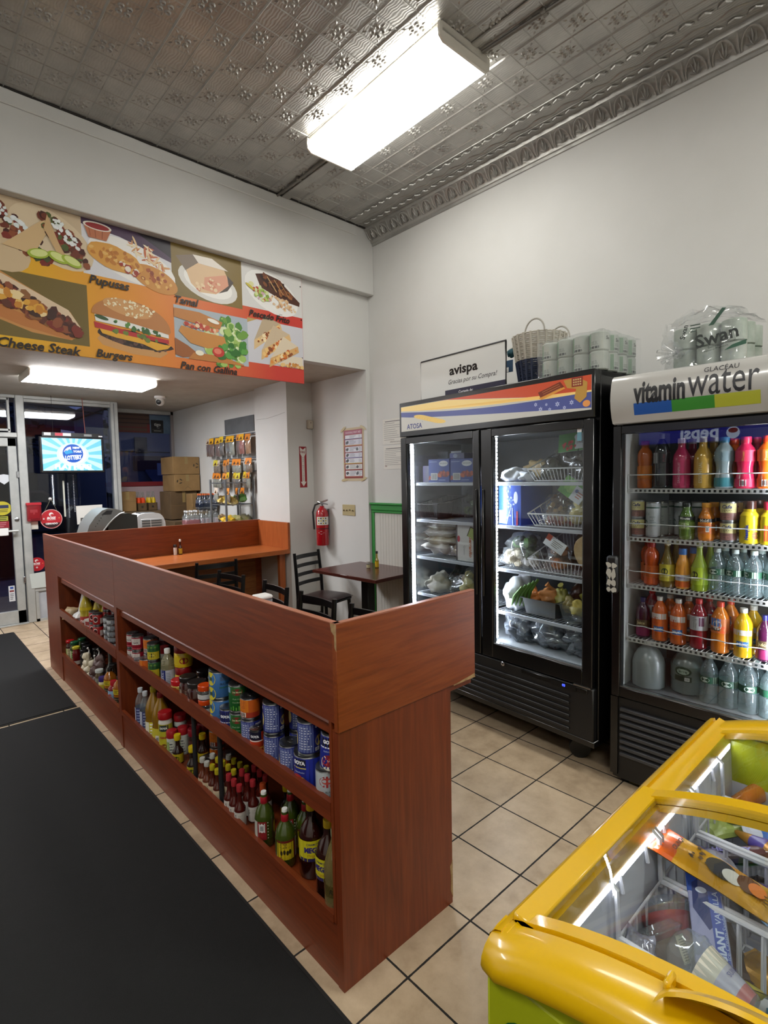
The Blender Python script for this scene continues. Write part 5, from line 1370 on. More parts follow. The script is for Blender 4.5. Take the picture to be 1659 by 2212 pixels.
S = 'spice jars on the lower counter shelf'
put('spice_red', .044, 1.405, ZL, -45, 'small spice jar with red lid in the front row left of the first metal post', S)
put('spice_red', .097, 1.402, ZL, -45, 'small spice jar with red lid in the second row', S)
put('spice_red', .150, 1.415, ZL, -45, 'small spice jar with red lid in the third row', S)
put('spice_dark', .118, 1.318, ZL, -40, 'dark spice jar with a maroon lid behind the first metal post', S)
put('spice_dark', .178, 1.345, ZL, -40, 'dark spice jar with a maroon lid at the back', S)
put('extract', .042, 1.330, ZL, -40, 'dark extract bottle with yellow cap left of the first metal post', B)
put('extract', .045, 1.168, ZL, -40, 'dark extract bottle with yellow cap just right of the first metal post', B)
put('extract', .132, 1.252, ZL, -40, 'dark extract bottle with yellow cap in the second row between the posts', B)
T2 = 'tins on the lower counter shelf'
put('orange_can', .105, 1.125, ZL, -40, 'orange-label tin between the two metal posts', T2)
pair('orange_can', .185, 1.205, ZL, -40, .083, 'two stacked orange tins at the back between the posts', T2)
put('orange_can', .182, 1.095, ZL, -40, 'orange-label tin behind the second metal post', T2)
HS = 'small hot sauces on the lower counter shelf'
whs = [(.036, 1.035, 'at the front beside the first post'), (.082, 1.035, 'in the second row beside the first post'), (.036, .990, 'at the front midway between the posts'), (.13, .975, 'in the third row')]
for x, y, w in whs: put('hot_white', x, y, ZL, -40, 'small hot sauce bottle with a white cap ' + w, HS)
yhs = [(.040, .945, 'front row, third from the second post'), (.084, .985, 'second row, farthest'), (.086, .940, 'second row, middle'), (.130, .925, 'third row, farthest'), (.040, .898, 'front row, beside the second post'), (.088, .895, 'second row, beside the second post'), (.134, .878, 'third row, middle'), (.088, .845, 'second row, just past the second post'), (.138, .83, 'third row, nearest the red caps')]
for x, y, w in yhs: put('hot_yellow', x, y, ZL, -40, 'small hot sauce bottle with a yellow cap, ' + w, HS)
rows_ = ('front', 'second', 'third')
for i, x in enumerate((.037, .092, .145)):
    for j, y in enumerate((.785, .735, .685)):
        put('hot_red', x - .003 * j, y - .006 * i, ZL, -38 - 5 * j, 'red-capped hot sauce bottle, %s row, %s' % (rows_[i], ('next to the yellow caps', 'middle of three', 'nearest the green sauces')[j]), HS)
put('hot_orange', .093, .612, ZL, -40, 'hot sauce bottle with an orange-red cap behind the first green sauce', HS)
put('green_sauce_back', .050, .530, ZL, -28, 'large green sauce bottle showing its barcode label', B)
put('green_sauce_front', .050, .386, ZL, -28, 'large green sauce bottle showing its yellow front label', B)
put('green_sauce_back', .130, .475, ZL, -28, 'large green sauce bottle in the second row behind the other two', B)
put('green_sauce_front', .135, .385, ZL, -28, 'large green sauce bottle in the second row behind the yellow-labelled one', B)
put('mega', .092, .285, ZL, -25, 'big dark chamoy bottle with a yellow label facing out', B)
put('mega', .080, .170, ZL, -70, 'big dark chamoy bottle half hidden at the near end', B)
put('tan_bottle', .0445, .0885, ZL, -40, 'tall murky tan bottle against the near end panel', B)
put('extract', .19, .60, ZL, -40, 'dark bottle at the back behind the orange-red cap', B)
# ---- far bay
bag('tan_pack', .11, .10, .06, mat('#a8906a', .5), 'snack_bag', 'bag', seed=3)
put('tan_pack', .075, 3.40, ZU, 20, 'crumpled tan snack bag at the far end of the middle shelf', rot=(R(60), 0, R(-60)))
bx = MB(); bx.box(-.055, .055, -.012, .012, 0, .19, mat('#17131c', .35), .001); bx.box(-.0553, -.02, -.0124, .0, .02, .185, mat('#c9c4bc', .4)); bx.box(.0, .05, -.0125, -.012, .03, .06, mat('#5a4a9a', .4)); bx.box(-.0556, -.05, -.0122, .0122, .10, .13, mat('#a88a3a', .4))
solo('slim_box', bx, 'slim black and white carton leaning on the middle shelf', 'carton', (.09, 3.19, ZU + .005), (R(-17), 0, R(-65)))
bag('white_pack', .12, .11, .08, mat('#d4d2d0', .35), 'plastic_bag', 'bag', seed=5, wr=.6)
put('white_pack', .065, 3.07, ZU, 0, 'white plastic bag beside the leaning black carton')
put('yellow_oil', .056, 2.945, ZU, -50, 'yellow oil bottle at the front of the far bay', B)
put('yellow_oil', .115, 2.845, ZU, -50, 'yellow oil bottle in the second row of the far bay', B)
put('yellow_oil', .14, 2.745, ZU, -50, 'yellow oil bottle farthest back behind the red tins', B)
bx = MB(); bx.box(-.03, .03, -.018, .018, 0, .085, mat('#c9c2ba', .45), .001); bx.box(-.031, .031, -.0186, -.0, .012, .035, mat('#a3262a', .45)); bx.box(-.02, .018, -.0188, -.018, .045, .07, mat('#8a2a2a', .45))
solo('small_box', bx, 'small white and red box between the oil and the red tins', 'carton', (.04, 2.80, ZU), (0, 0, R(-65)))
G1 = 'red tins in the far bay'
pair('red_can', .045, 2.705, ZU, -50, .079, 'red tins with a dark oval, far front stack', G1)
pair('red_can', .045, 2.618, ZU, -50, .079, 'red tins with a dark oval, near front stack', G1)
stack('red_can', .118, 2.655, ZU, -50, 3, .079, ['%s red tin of the three-high stack behind the oval-label tins' % w for w in ('lowest', 'middle', 'topmost')], G1)
pair('dark_red_can', .125, 2.475, ZU, -50, .11, 'maroon tins behind the foil stacks', G1)
for j, (x, y) in enumerate(((.045, 2.375), (.045, 2.30))):
    for k in range(5): put('foil_can', x + .002 * (k % 2), y, ZU + .036 * k, -60 + 14 * k, '%s silver foil tin of the %s five-high stack' % (('lowest', 'second', 'third', 'fourth', 'topmost')[k], ('far', 'near')[j]), 'foil tins in the far bay')
J = 'jars on the lower shelf of the far bay'
put('red_lid_jar', .05, 3.45, ZL, -50, 'jar with a red lid at the far end of the lower shelf', J)
put('green_lid_jar', .06, 3.365, ZL, -50, 'jar with a green lid in the front row', J)
put('green_lid_jar', .125, 3.42, ZL, -50, 'jar with a green lid behind the red-lidded jar', J)
put('dark_jar', .125, 3.335, ZL, -50, 'dark jar behind the green-lidded jar', J)
put('yellow_lid_jar', .045, 3.25, ZL, -50, 'red sauce jar with a yellow lid', J)
put('dark_jar', .115, 3.24, ZL, -50, 'dark jar behind the yellow-lidded jar', J)
put('dark_jar', .075, 3.145, ZL, -50, 'dark jar between the yellow lid and the garlic', J)
put('dark_jar', .15, 3.12, ZL, -50, 'dark jar at the back beside the garlic net', J)
def net(key, col, balls, r, seed):
    rnd = random.Random(seed); mb = MB()
    for (x, y, z) in balls: mb.ball((x, y, z), (r, r, r * .92), mottled('bulb_' + key, *col, 20, .5), 10, 7, .3, rnd.random() * 9)
    tie = MB().tube([(0, 0, max(b[2] for b in balls) + r * .8), (.004, 0, max(b[2] for b in balls) + r * 1.5), (-.006, .004, max(b[2] for b in balls) + r * 2.1)], [.006, .003, .008], mat('#d9d6d0', .5), 6)
    register(key, 'vegetable_net', 'vegetable net', [('bulbs', mb, None), ('tie', tie, None)])
net('garlic_net', ('#c4b698', '#ddd3bd'), [(-.03, -.01, .028), (.03, .0, .028), (0, .045, .028), (.005, -.05, .028), (-.01, .01, .075), (.035, .04, .07), (0, -.03, .07), (.0, .02, .118)], .03, 4)
net('onion_net', ('#4a3432', '#6a504a'), [(-.025, -.03, .03), (.03, -.03, .03), (-.025, .03, .03), (.03, .03, .03), (0, 0, .075), (-.03, 0, .085), (.03, .0, .085), (0, .03, .12), (0, -.028, .125), (.01, 0, .16)], .034, 6)
put('garlic_net', .07, 3.00, ZL, 30, 'net of white garlic on the lower shelf of the far bay')
put('garlic_net', .075, 2.875, ZL, 100, 'net of white garlic spilling next to the brown net', sc=.85)
put('onion_net', .07, 2.745, ZL, 0, 'net of dark brown shallots stacked high on the lower shelf')
put('white_lid_jar', .045, 2.652, ZL, -50, 'small jar with a white lid in front of the grey bottle', J)
bottle('grey_bottle', 'hot', .03, .25, mat('#5f625a', .2, coat=.4), mat('#4a4c48', .4), .03, [(.1, .4, lab('#8d8f88'), None)])
put('grey_bottle', .105, 2.612, ZL, -50, 'tall grey bottle standing behind the small white-lidded jar', B)
put('mayo', .040, 2.565, ZL, -50, 'small mayonnaise jar with a purple lid', J)
put('dark_jar', .10, 2.53, ZL, -50, 'dark jar behind the amber sauce bottle', J, sc=(1, 1, 1.3))
put('amber', .055, 2.45, ZL, -50, 'amber sauce bottle with a yellow neck label', B)
put('amber', .13, 2.42, ZL, -50, 'amber sauce bottle in the second row by the divider', B)
put('blue_label', .048, 2.352, ZL, -50, 'red-capped sauce bottle with a pale blue label by the divider', B)
put('amber', .055, 2.255, ZL, -50, 'amber sauce bottle pressed against the divider', B)
# ---- on the table and bars
put('cheese_shaker', 2.10, 2.285, .7505, 0, 'small glass shaker with a grey lid on the dark red table')
put('small_hot_clear', 2.155, 2.235, .7505, 200, 'small yellow-label hot sauce bottle on the dark red table')
put('small_shaker', 1.043, 3.845, .8355, 0, 'white salt shaker with a grey top on the far eating bar')
put('small_hot', 1.088, 3.835, .8355, 200, 'hot sauce bottle with a white cap on the far eating bar')
mb = MB(); mb.box(-.04, .04, -.035, .035, 0, .155, mat('#9a9ca0', .3, .8), .006); mb.box(-.042, .042, -.037, .037, .15, .172, WHITE, .008)
solo('napkin_dispenser', mb, 'napkin dispenser with a white top standing on the long counter', 'dispenser', (.40, 1.112, .8003))
# ================================================================= soft packs used in the coolers
def sack(mb, c, r, m, seed, lump=.5, seg=26, rings=16):
    n0 = len(mb.v); mb.ball(c, r, m, seg, rings, lump, seed)
    zf = c[2] - r[2] * .75
    mb.v[n0:] = [(p[0], p[1], max(p[2], zf)) for p in mb.v[n0:]]
    return mb
def soft(name, label, cat, loc, rz, size, m, seed, film=None, contents=None, knot=None, group=None, wr=.012):
    """sack resting on loc; contents: (material, n, r) balls inside a clear film"""
    w, d, h = size
    t = thing(name, label, cat, loc, rz, group)
    rnd = random.Random(seed)
    if contents:
        cm, n, r = contents
        mb = MB()
        for k in range(n):
            a, q = rnd.random() * 6.28, math.sqrt(rnd.random())
            z = r + rnd.random() ** 1.5 * max(0.001, h - 2.2 * r)
            s_ = 1 - .5 * z / h
            mb.ball(((w / 2 - r) * q * math.cos(a) * s_, (d / 2 - r) * q * math.sin(a) * s_, z), (r * rnd.uniform(.85, 1.2), r * rnd.uniform(.85, 1.15), r), rnd.choice(cm), 9, 6, .25, k + seed)
        part('contents', mb, t)
    mb = sack(MB(), (0, 0, h * .43), (w / 2, d / 2, h * .57), film or m, seed, .45)
    crumple(mb, seed, wr, 2.2); part('bag_body', mb, t, angle=75)
    if knot:
        part('knot', crumple(MB().tube([(0, 0, h * .9), (.006, 0, h * 1.05), (-.012, .006, h * 1.25)], [.016, .006, .018], film or m, 7), seed + 3, .004), t)
    return t
# ================================================================= tall double-door cooler
CW = Matrix.Translation((1.689, 1.451, 0)) @ Matrix.Rotation(R(-93.88), 4, 'Z')
def cw(x, y, z): return tuple(CW @ Vector((x, y, z)))
CR = R(-93.88)
GB = mat('#0c0c0d', .28, coat=.3); GBM = mat('#141415', .45); LINER = mat('#b3b8bd', .35)
PANE = clear('cooler_door_glass', '#f4f7f7', .015, .01)
cooler = thing('display_cooler', 'tall black double-door glass cooler full of produce bags and blue boxes', 'cooler', cw(0, 0, 0), CR)
mb = MB()
mb.box(0, .03, .056, .61, .165, 2.03, GB, .004); mb.box(1.405, 1.435, .056, .61, .165, 2.03, GB, .004); mb.box(.03, 1.405, .585, .61, .165, 2.03, GB); mb.box(0, 1.435, .03, .61, 2.0, 2.03, GB, .003); mb.box(.03, 1.405, .056, .585, .165, .53, GBM); mb.box(.03, 1.405, .056, .585, 1.77, 2.0, GBM); mb.box(.70, .735, .056, .11, .53, 1.77, GBM)
part('cabinet', mb, cooler)
mb = MB(); mb.box(.03, .033, .06, .58, .53, 1.77, mat('#9a9da0', .2, .8)); mb.box(1.402, 1.405, .06, .58, .53, 1.77, LINER); mb.box(.033, 1.402, .575, .584, .53, 1.77, mat('#43474a', .4)); mb.box(.033, 1.402, .06, .575, .53, .545, LINER); mb.box(.033, 1.402, .06, .575, 1.762, 1.77, mat('#5a5d60', .4)); part('liner', mb, cooler)
LED = lamp_mat('cooler_led', '#eef4ff', 120.0)
for x0 in (.038, .776):
    mb = MB(); mb.box(x0 - .004, x0, .062, .076, .56, 1.755, mat('#c9ccd0', .3, .5))
    z = .565
    while z < 1.745: mb.box(x0, x0 + .010, .064, .074, z, z + .014, LED); z += .022
    part('led_strip', mb, cooler)
# lit header
mb = MB(); mb.box(0, 1.435, 0.0, .056, 1.80, 2.03, GB, .004); h = part('header', mb, cooler)
hm = lambda c: mat(c, .3, emit=.35)
a = Art((0, -.002, 0), (1, 0, 0), (0, 0, 1)); a.mb.box(.022, 1.42, -.002, .001, 1.836, 2.002, mat('#b4b2aa', .3, emit=.35))
C = lambda c: hm(c)
def band(xs, top, bot, c): a.poly([(x, t) for x, t in zip(xs, bot)] + [(x, t) for x, t in list(zip(xs, top))[::-1]], C(c))
xs = [.022 + 1.398 * k / 16 for k in range(17)]
f = lambda k: k / 16
band(xs, [2.002] * 17, [2.002 - max(0, .10 * (f(k) - .3) / .7) for k in range(17)], '#b8492c')
band(xs, [2.0 - max(0, .10 * (f(k) - .3) / .7) for k in range(17)], [1.974 - .045 * f(k) - .02 * math.sin(PI * f(k)) for k in range(17)], '#dfc27a')
band(xs, [1.966 - .045 * f(k) - .024 * math.sin(PI * f(k)) for k in range(17)], [1.935 - .09 * f(k) ** .8 for k in range(17)], '#474f86')
for k in range(14): a.ell(.22 + .012 * k, 1.918 - .003 * k, .07, .014, C('#d6b45c' if k % 2 else '#cfae5a'), -.15)
a.text('ATOSA', .155, 1.865, C('#2f356f'), width=.15, height=.034, bold=.02); a.text('R', .235, 1.888, C('#2f356f'), height=.006)
def star(x, z, r_):
    a.poly([(x + (r_ if k % 2 == 0 else r_ * .5) * math.cos(PI / 2 + k * PI / 6), z + (r_ if k % 2 == 0 else r_ * .5) * math.sin(PI / 2 + k * PI / 6)) for k in range(12)], C('#a9aecb')); a.ell(x, z, r_ * .28, r_ * .28, C('#5a628f'), n=8)
for x, z, r_ in ((1.105, 1.895, .012), (1.135, 1.868, .014), (1.17, 1.888, .009), (1.19, 1.861, .011), (1.235, 1.883, .015), (1.275, 1.861, .011), (1.315, 1.882, .014)): star(x, z, r_)
a.poly([(1.12, 1.955), (1.14, 1.915), (1.28, 1.955), (1.25, 1.992)], C('#6d2e1c')); a.poly([(1.125, 1.925), (1.14, 1.915), (1.28, 1.955), (1.272, 1.963)], C('#c98a3a'))
for k in range(3): a.line([(1.145 + .006 * k, 1.953 - .01 * k), (1.245 + .006 * k, 1.981 - .01 * k)], .003, C('#a5683c'))
a.poly([(1.27, 1.995), (1.35, 1.999), (1.40, 1.97), (1.395, 1.90), (1.36, 1.875), (1.33, 1.90), (1.34, 1.945), (1.29, 1.955)], C('#a8803a')); a.rect(1.315, 1.375, 1.955, 2.0, C('#7a2c22')); a.ell(1.395, 1.868, .02, .016, C('#cf8a4a'))
for i in range(4):
    for j in range(3): a.rect(1.323 + .012 * i, 1.331 + .012 * i, 1.962 + .012 * j, 1.969 + .012 * j, C('#b9a06a'))
o = part('sign_panel', a.mb, h, 'lit sign with red, yellow and blue waves', smooth=False)
for di, (x0, x1, g0, g1) in enumerate(((.006, .712, .063, .66), (.723, 1.43, .805, 1.375))):
    mb = MB(); mb.box(x0, g0, 0, .03, .465, 1.795, GB, .004); mb.box(g1, x1, 0, .03, .465, 1.795, GB, .004); mb.box(g0 - .002, g1 + .002, 0.001, .05, 1.75, 1.794, GB, .003); mb.box(g0 - .002, g1 + .002, .001, .05, .466, .55, GB, .003)
    for q in ((g0, g0 + .005, .556, 1.748), (g1 - .005, g1, .556, 1.748)): mb.box(q[0], q[1], .008, .03, q[2], q[3], mat('#6f7274', .25, .8))
    mb.box(g0, g1, .008, .03, .549, .556, mat('#c9cccf', .25, .8))
    d = part('door', mb, cooler)
    part('pane', MB().box(g0, g1, .016, .022, .552, 1.752, PANE), d, smooth=False)
    hx = x1 - .03 if di == 0 else x0 + .012
    part('handle', MB().box(hx, hx + .016, -.012, .002, .82, 1.45, GB, .006), d)
mb = MB(); mb.box(.05, .095, .0125, .015, 0, .05, WHITE)
a = Art((1.349, .012, 1.722), (1, 0, 0), (0, 0, 1)); a.rect(-.012, .012, .012, .03, '#e3e3e3'); a.rect(-.012, .012, -.03, .012, '#6fa3b5'); part('sticker', a.mb, cooler, 'small white and blue sticker inside the right door', smooth=False)
SHW = mat('#c3c8d2', .35)
for x0, x1 in ((.036, .70), (.736, 1.40)):
    for z in (1.485, 1.235, .98, .725):
        mb = MB(); mb.box(x0, x1, .082, .092, z - .016, z + .004, SHW, .002); mb.rod((x0, .3, z - .008), (x1, .3, z - .008), .004, SHW, 5); mb.rod((x0, .56, z - .004), (x1, .56, z - .004), .004, SHW, 5)
        x = x0 + .015
        while x < x1: mb.rod((x, .09, z - .002), (x, .57, z - .002), .0024, SHW, 4); x += .024
        part('shelf', mb, cooler)
for x in (.055, .69):
    mb = MB(); mb.box(x - .006, x + .006, .075, .082, .56, 1.75, mat('#5a5c60', .4, .6)); part('shelf_rail', mb, cooler)
mb = MB(); mb.box(.004, 1.431, .012, .05, .185, .455, GBM, .006)
for k in range(6): mb.box(.07, 1.30, .004, .014, .205 + .034 * k, .222 + .034 * k, mat('#202124', .4), .003)
mb.box(1.0, 1.40, .006, .014, .425, .45, GB, .003); g = part('grille', mb, cooler)
a = Art((1.27, .003, .437), (1, 0, 0), (0, 0, 1)); a.mb.box(1.19, 1.34, .004, .008, .426, .449, BLACK); a.text('03', 0, 0, mat('#3a4cff', .4, emit=6), height=.013); part('display', a.mb, g, 'blue lit temperature digits', smooth=False)
part('lock', MB().at((.878, .006, .448), (R(90), 0, 0)).lathe([(.013, 0), (.013, .008), (.007, .012)], STEEL, 14), g)
mb = MB(); mb.box(1.33, 1.425, -.004, .03, .458, .466, STEEL); part('hinge', mb, cooler)
mb = MB(); mb.box(0, 1.435, .014, .61, .155, .186, GB, .003); part('base', mb, cooler)
for x, y in ((.1, .14), (1.27, .16), (.1, .5), (1.27, .5)):
    mb = MB(); mb.at((x, y, .055), (R(90), 0, R(40))).lathe([(.03, -.016), (.055, -.014), (.055, .014), (.03, .016)], BLACK, 18); mb.reset(); mb.box(x - .02, x + .02, y - .02, y + .02, .105, .156, STEEL, .002); mb.rod((x - .03, y, .06), (x - .012, y, .12), .008, STEEL); part('caster', mb, cooler)
# ---------------------------------------------------------------- contents
BLUE = mat('#27408f', .4); DBLUE = mat('#20264f', .4)
def carton_c(x0, x1, y0, y1, z, hgt, label, art=None, col=BLUE):
    mb = MB(); w, d = (x1 - x0) / 2, (y1 - y0) / 2; mb.box(-w, w, -d, d, 0, hgt, col, .002)
    if art: art(Art((0, -d - .0006, 0), (1, 0, 0), (0, 0, 1), mb), w, hgt)
    return solo('food_carton', mb, label, 'carton', cw((x0 + x1) / 2, (y0 + y1) / 2, z), (0, 0, CR), 'cartons in the double cooler')
def a1(a, w, h):
    a.ell(w * .45, h * .8, w * .42, h * .12, '#cfd3da'); a.text('SAN JULIAN', w * .45, h * .8, '#2a3050', width=w * .7); a.rows(-w * .9, -w * .1, h * .86, h * .92, 1, '#8d9cd0')
    a.scatter(w * .4, h * .36, w * .55, h * .1, 26, h * .07, ['#a8402c', '#b9552f', '#7a2a20'], 0, 3); a.poly([(-w, h * .1), (-w * .9, h * .3), (-w * .7, h * .25), (-w * .75, h * .12)], '#a03a2c'); a.rect(-w * .75, -w * .1, h * .1, h * .4, '#d3d4d6')
    for k in range(9): a.rect(-w * .68 + k * w * .06, -w * .65 + k * w * .06, h * .13, h * .37, '#3a3a3f')
    a.rows(0, w * .7, h * .06, h * .14, 1, '#8d9cd0')
carton_c(.155, .352, .12, .30, 1.489, .155, 'blue carton with an oval logo and barcode on the top left shelf', a1)
carton_c(.36, .56, .12, .30, 1.489, .15, 'blue carton beside the barcode carton on the top left shelf', a1)
carton_c(.055, .15, .16, .34, 1.489, .115, 'dark purple carton on the far left of the top shelf', None, mat('#2a2440', .4))
carton_c(.16, .30, .32, .45, 1.489, .20, 'dark blue carton standing behind the barcode carton', lambda a, w, h: a.ell(-w * .2, h * .9, w * .3, h * .07, '#9aa3c9'), mat('#232f78', .4))
solo('paper_card', MB().box(-.05, .05, -.001, .001, 0, .11, mat('#b9bcc6', .5)), 'white printed card standing at the back of the top left shelf', 'card', cw(.10, .45, 1.60), (0, 0, CR))
def basket(name, label, x0, x1, y0, y1, z, m, hf=.07, hb=.18):
    t = thing(name, label, 'wire basket', cw((x0 + x1) / 2, (y0 + y1) / 2, z), CR, 'wire baskets in the double cooler')
    w, d = (x1 - x0) / 2, (y1 - y0) / 2
    mb = MB(); rim = [(-w, -d, hf), (w, -d, hf), (w, -d + .02, hf + .005), (w, d, hb), (-w, d, hb), (-w, -d + .02, hf + .005)]
    mb.tube(rim, .004, m, 6, True); b = .82
    mb.tube([(-w * b, -d * .9, .006), (w * b, -d * .9, .006), (w * b, d * .9, .006), (-w * b, d * .9, .006)], .003, m, 5, True); part('frame', mb, t)
    mb = MB(); n = 18
    for k in range(n + 1):
        u = -1 + 2 * k / n; mb.tube([(u * w, -d, hf), (u * w * b, -d * .9, .006), (u * w * b, d * .9, .006), (u * w, d, hb)], .0018, m, 4)
    for k in range(7):
        v = -1 + 2 * k / 6; hh = hf + (hb - hf) * (v + 1) / 2
        for sx in (-1, 1): mb.rod((sx * w, v * d, hh), (sx * w * b, v * d * .9, .006), .0018, m, 4)
    part('wires', mb, t)
    return t
WW = mat('#d3d6da', .35); BW = mat('#1a1b1d', .4)
FILMD = clear('bag_film_dark', '#b5bab4', .06, .15, '#5a5a50', .25)
basket('wire_basket', 'black wire basket on the second left shelf', .05, .25, .11, .40, 1.24, BW, .10, .15)
solo('plastic_tub', MB().lathe([(.06, 0), (.075, .10), (.078, .10)], mat('#2a2b30', .4), 16), 'dark plastic tub inside the black wire basket', 'tub', cw(.16, .25, 1.247), (0, 0, CR))
GRN = [mat('#3c5a28', .5), mat('#557a34', .5), mat('#2c4420', .5)]
soft('produce_bag', 'clear bag of green vegetables behind the black wire basket', 'bag', cw(.27, .46, 1.24), CR, (.22, .18, .2), None, 5, FILM, (GRN, 12, .03))
TAN = [mat('#b9a88a', .6), mat('#cfc2a6', .6), mat('#a8906a', .6)]; BRN = [mat('#6a4426', .5), mat('#82582f', .5), mat('#543420', .5)]; ORG = [mat('#b3642a', .5), mat('#c47a38', .5)]; YEL = [mat('#cfc06a', .5), mat('#d9cf86', .5), mat('#bfae4c', .5)]; WHT = [mat('#c9c7c2', .5), mat('#b5b4b0', .5)]
for k, (x, z, sd, lb, m) in enumerate(((.17, .984, 3, 'lowest white bread bag of the pile on the third left shelf', '#b9b9b4'), (.19, 1.035, 8, 'tan and white bag in the middle of the pile on the third left shelf', '#a8935c'), (.19, 1.085, 12, 'white bag near the top of the pile on the third left shelf', '#b5b3ad'), (.2, 1.135, 17, 'grey-brown bag on top of the pile on the third left shelf', '#8a8474'))):
    bag('cool_pack%d' % k, .24, .20, .085, mottled('pack_print_%d' % k, m, '#cfcec8' if k % 2 else '#d6d5d0', 16, .3), 'food_bag', 'bag', seed=sd, wr=.8)
    put('cool_pack%d' % k, *cw(x, .24, z), -93.88 + 6 * k, lb)
soft('produce_bag', 'clear bag of pale food next to the pile on the third left shelf', 'bag', cw(.345, .26, .984), CR, (.16, .2, .11), None, 15, FILM, (TAN, 10, .03))
def a2(a, w, h):
    a.rect(-w, -w * .86, 0, h, '#4a4a4c'); a.ell(-w * .75, h * .6, w * .12, h * .09, '#a83a48'); a.text('Serranito', w * .3, h * .4, '#b5622c', rot=-PI / 2, width=h * .55, bold=.03, shear=.2); a.poly([(w * .0, h * .7), (w * .3, h * .95), (w * .7, h * .9), (w * .6, h * .55), (w * .3, h * .66)], '#9aa860'); a.line([(w * .0, h * .7), (w * .3, h * .95), (w * .7, h * .9)], w * .06, '#3a3a34'); a.text('Queso', -w * .25, h * .3, '#77797a', rot=-PI / 2, width=h * .25)
carton_c(.405, .60, .12, .17, .984, .235, 'white carton standing upright with orange lettering on the third left shelf', a2, mat('#c9c9c6', .4))
soft('produce_bag', 'white and tan tortilla bag on the fourth left shelf', 'bag', cw(.16, .22, .729), CR, (.21, .2, .12), mottled('tortilla_print', '#b5ab92', '#cfcdc6', 14, .3), 21, wr=.02)
soft('produce_bag', 'clear bag of mixed roots on the fourth left shelf', 'bag', cw(.43, .24, .729), CR, (.26, .22, .18), None, 25, FILM, (TAN + YEL, 14, .03))
soft('produce_bag', 'upright clear bag leaning between the tortilla bag and the roots', 'bag', cw(.28, .30, .729), CR, (.10, .2, .18), mottled('film_print', '#9a9c98', '#b9bbb8', 12, .2), 29, FILMD)
# right side
soft('produce_bag', 'white plastic bag lying at the left of the top right shelf', 'bag', cw(.83, .2, 1.489), CR, (.15, .18, .085), mat('#c3c6cc', .3), 31, wr=.02)
soft('produce_bag', 'small white knotted bag on the top right shelf', 'bag', cw(.925, .17, 1.489), CR, (.09, .1, .055), mat('#c9ccd2', .3), 33, wr=.014)
soft('produce_bag', 'tan crinkled bag behind the white bags on the top right shelf', 'bag', cw(.91, .34, 1.489), CR, (.20, .16, .12), mottled('tan_wrap', '#7d6a48', '#a8926a', 10, .35), 36, wr=.02)
SHEL = ((1.489, 'top'), (1.239, 'second'), (.984, 'third'))
for z, w in SHEL: basket('wire_basket', 'white wire basket on the %s right shelf' % w, .97, 1.385, .11, .46, z, WW, .072, .19)
soft('produce_bag', 'dark bag of dried chilies at the right of the top basket', 'bag', cw(1.24, .27, 1.50), CR, (.22, .22, .20), None, 41, FILMD, ([mat('#3a3128', .5), mat('#4a4436', .4), mat('#2a241e', .5)], 20, .03))
soft('produce_bag', 'dark clear bag at the left of the top basket', 'bag', cw(1.06, .27, 1.50), CR, (.16, .2, .13), None, 43, FILMD, ([mat('#5a5a44', .5), mat('#6f6a58', .5)], 12, .028), knot=True)
def hdr_card(label, x, y, z, w, h, fn, tilt=0, rx=-12):
    a = Art((0, -.001, 0), (1, 0, 0), (0, 0, 1)); a.mb.box(-w, w, -.001, .001, -h, h, WHITE); fn(a, w, h)
    solo('header_card', a.mb, label, 'label card', cw(x, y, z), (R(rx), R(tilt), CR), 'label cards on bags')
hdr_card('green and white label card stapled to the dried chilies', 1.24, .17, 1.70, .11, .05, lambda a, w, h: (a.rect(-w, w, -h, h, '#3f7a3c'), a.rect(-w * .1, w, -h * .8, h * .5, '#cfd3d6'), a.ell(w * .2, h * .5, w * .35, h * .4, '#d5d9dc'), a.text('DRIED CHILE', w * .45, -h * .1, '#3a3a40', width=w * .9), a.scatter(-w * .45, -h * .3, w * .4, h * .4, 16, h * .16, ['#a82a2c', '#c04040'], 0, 2)), -4)
carton_c(.765, .925, .11, .42, 1.239, .235, 'large blue carton with white pattern on the second right shelf', lambda a, w, h: (a.ell(w * .55, h * .68, w * .18, h * .15, '#c9cfe2'), a.rect(-w * .95, -w * .35, h * .04, h * .36, '#cdd3dc'), [a.rect(-w * .88 + k * w * .07, -w * .85 + k * w * .07, h * .07, h * .33, '#2f3550') for k in range(7)], a.scatter(-w * .05, h * .55, w * .45, h * .42, 40, w * .07, ['#7d93cf', '#b5c0e0', '#5a78c4'], 0, 5), a.line([(-w * .3, 0), (w * .2, h * .5)], .004, '#aab8e0'), a.line([(w * .3, 0), (w * .25, h * .4)], .006, '#aab8e0'), a.rect(w * .6, w * .75, 0, h * .35, '#a8323c')), mat('#234aa8', .35))
soft('produce_bag', 'bag of brown nuts in the second basket', 'bag', cw(1.085, .26, 1.25), CR, (.19, .2, .17), None, 51, FILM, (BRN + [mat('#a8824e', .45)], 60, .016), knot=True)
soft('produce_bag', 'bag of yellow peeled potatoes in the second basket', 'bag', cw(1.245, .22, 1.255), CR, (.15, .16, .16), None, 53, FILM, (YEL, 16, .032))
soft('produce_bag', 'bag of red and tan snacks at the bottom of the second basket', 'bag', cw(1.13, .17, 1.248), CR, (.24, .08, .07), None, 55, FILM, ([mat('#8a4030', .5), mat('#b59a68', .5)], 26, .016))
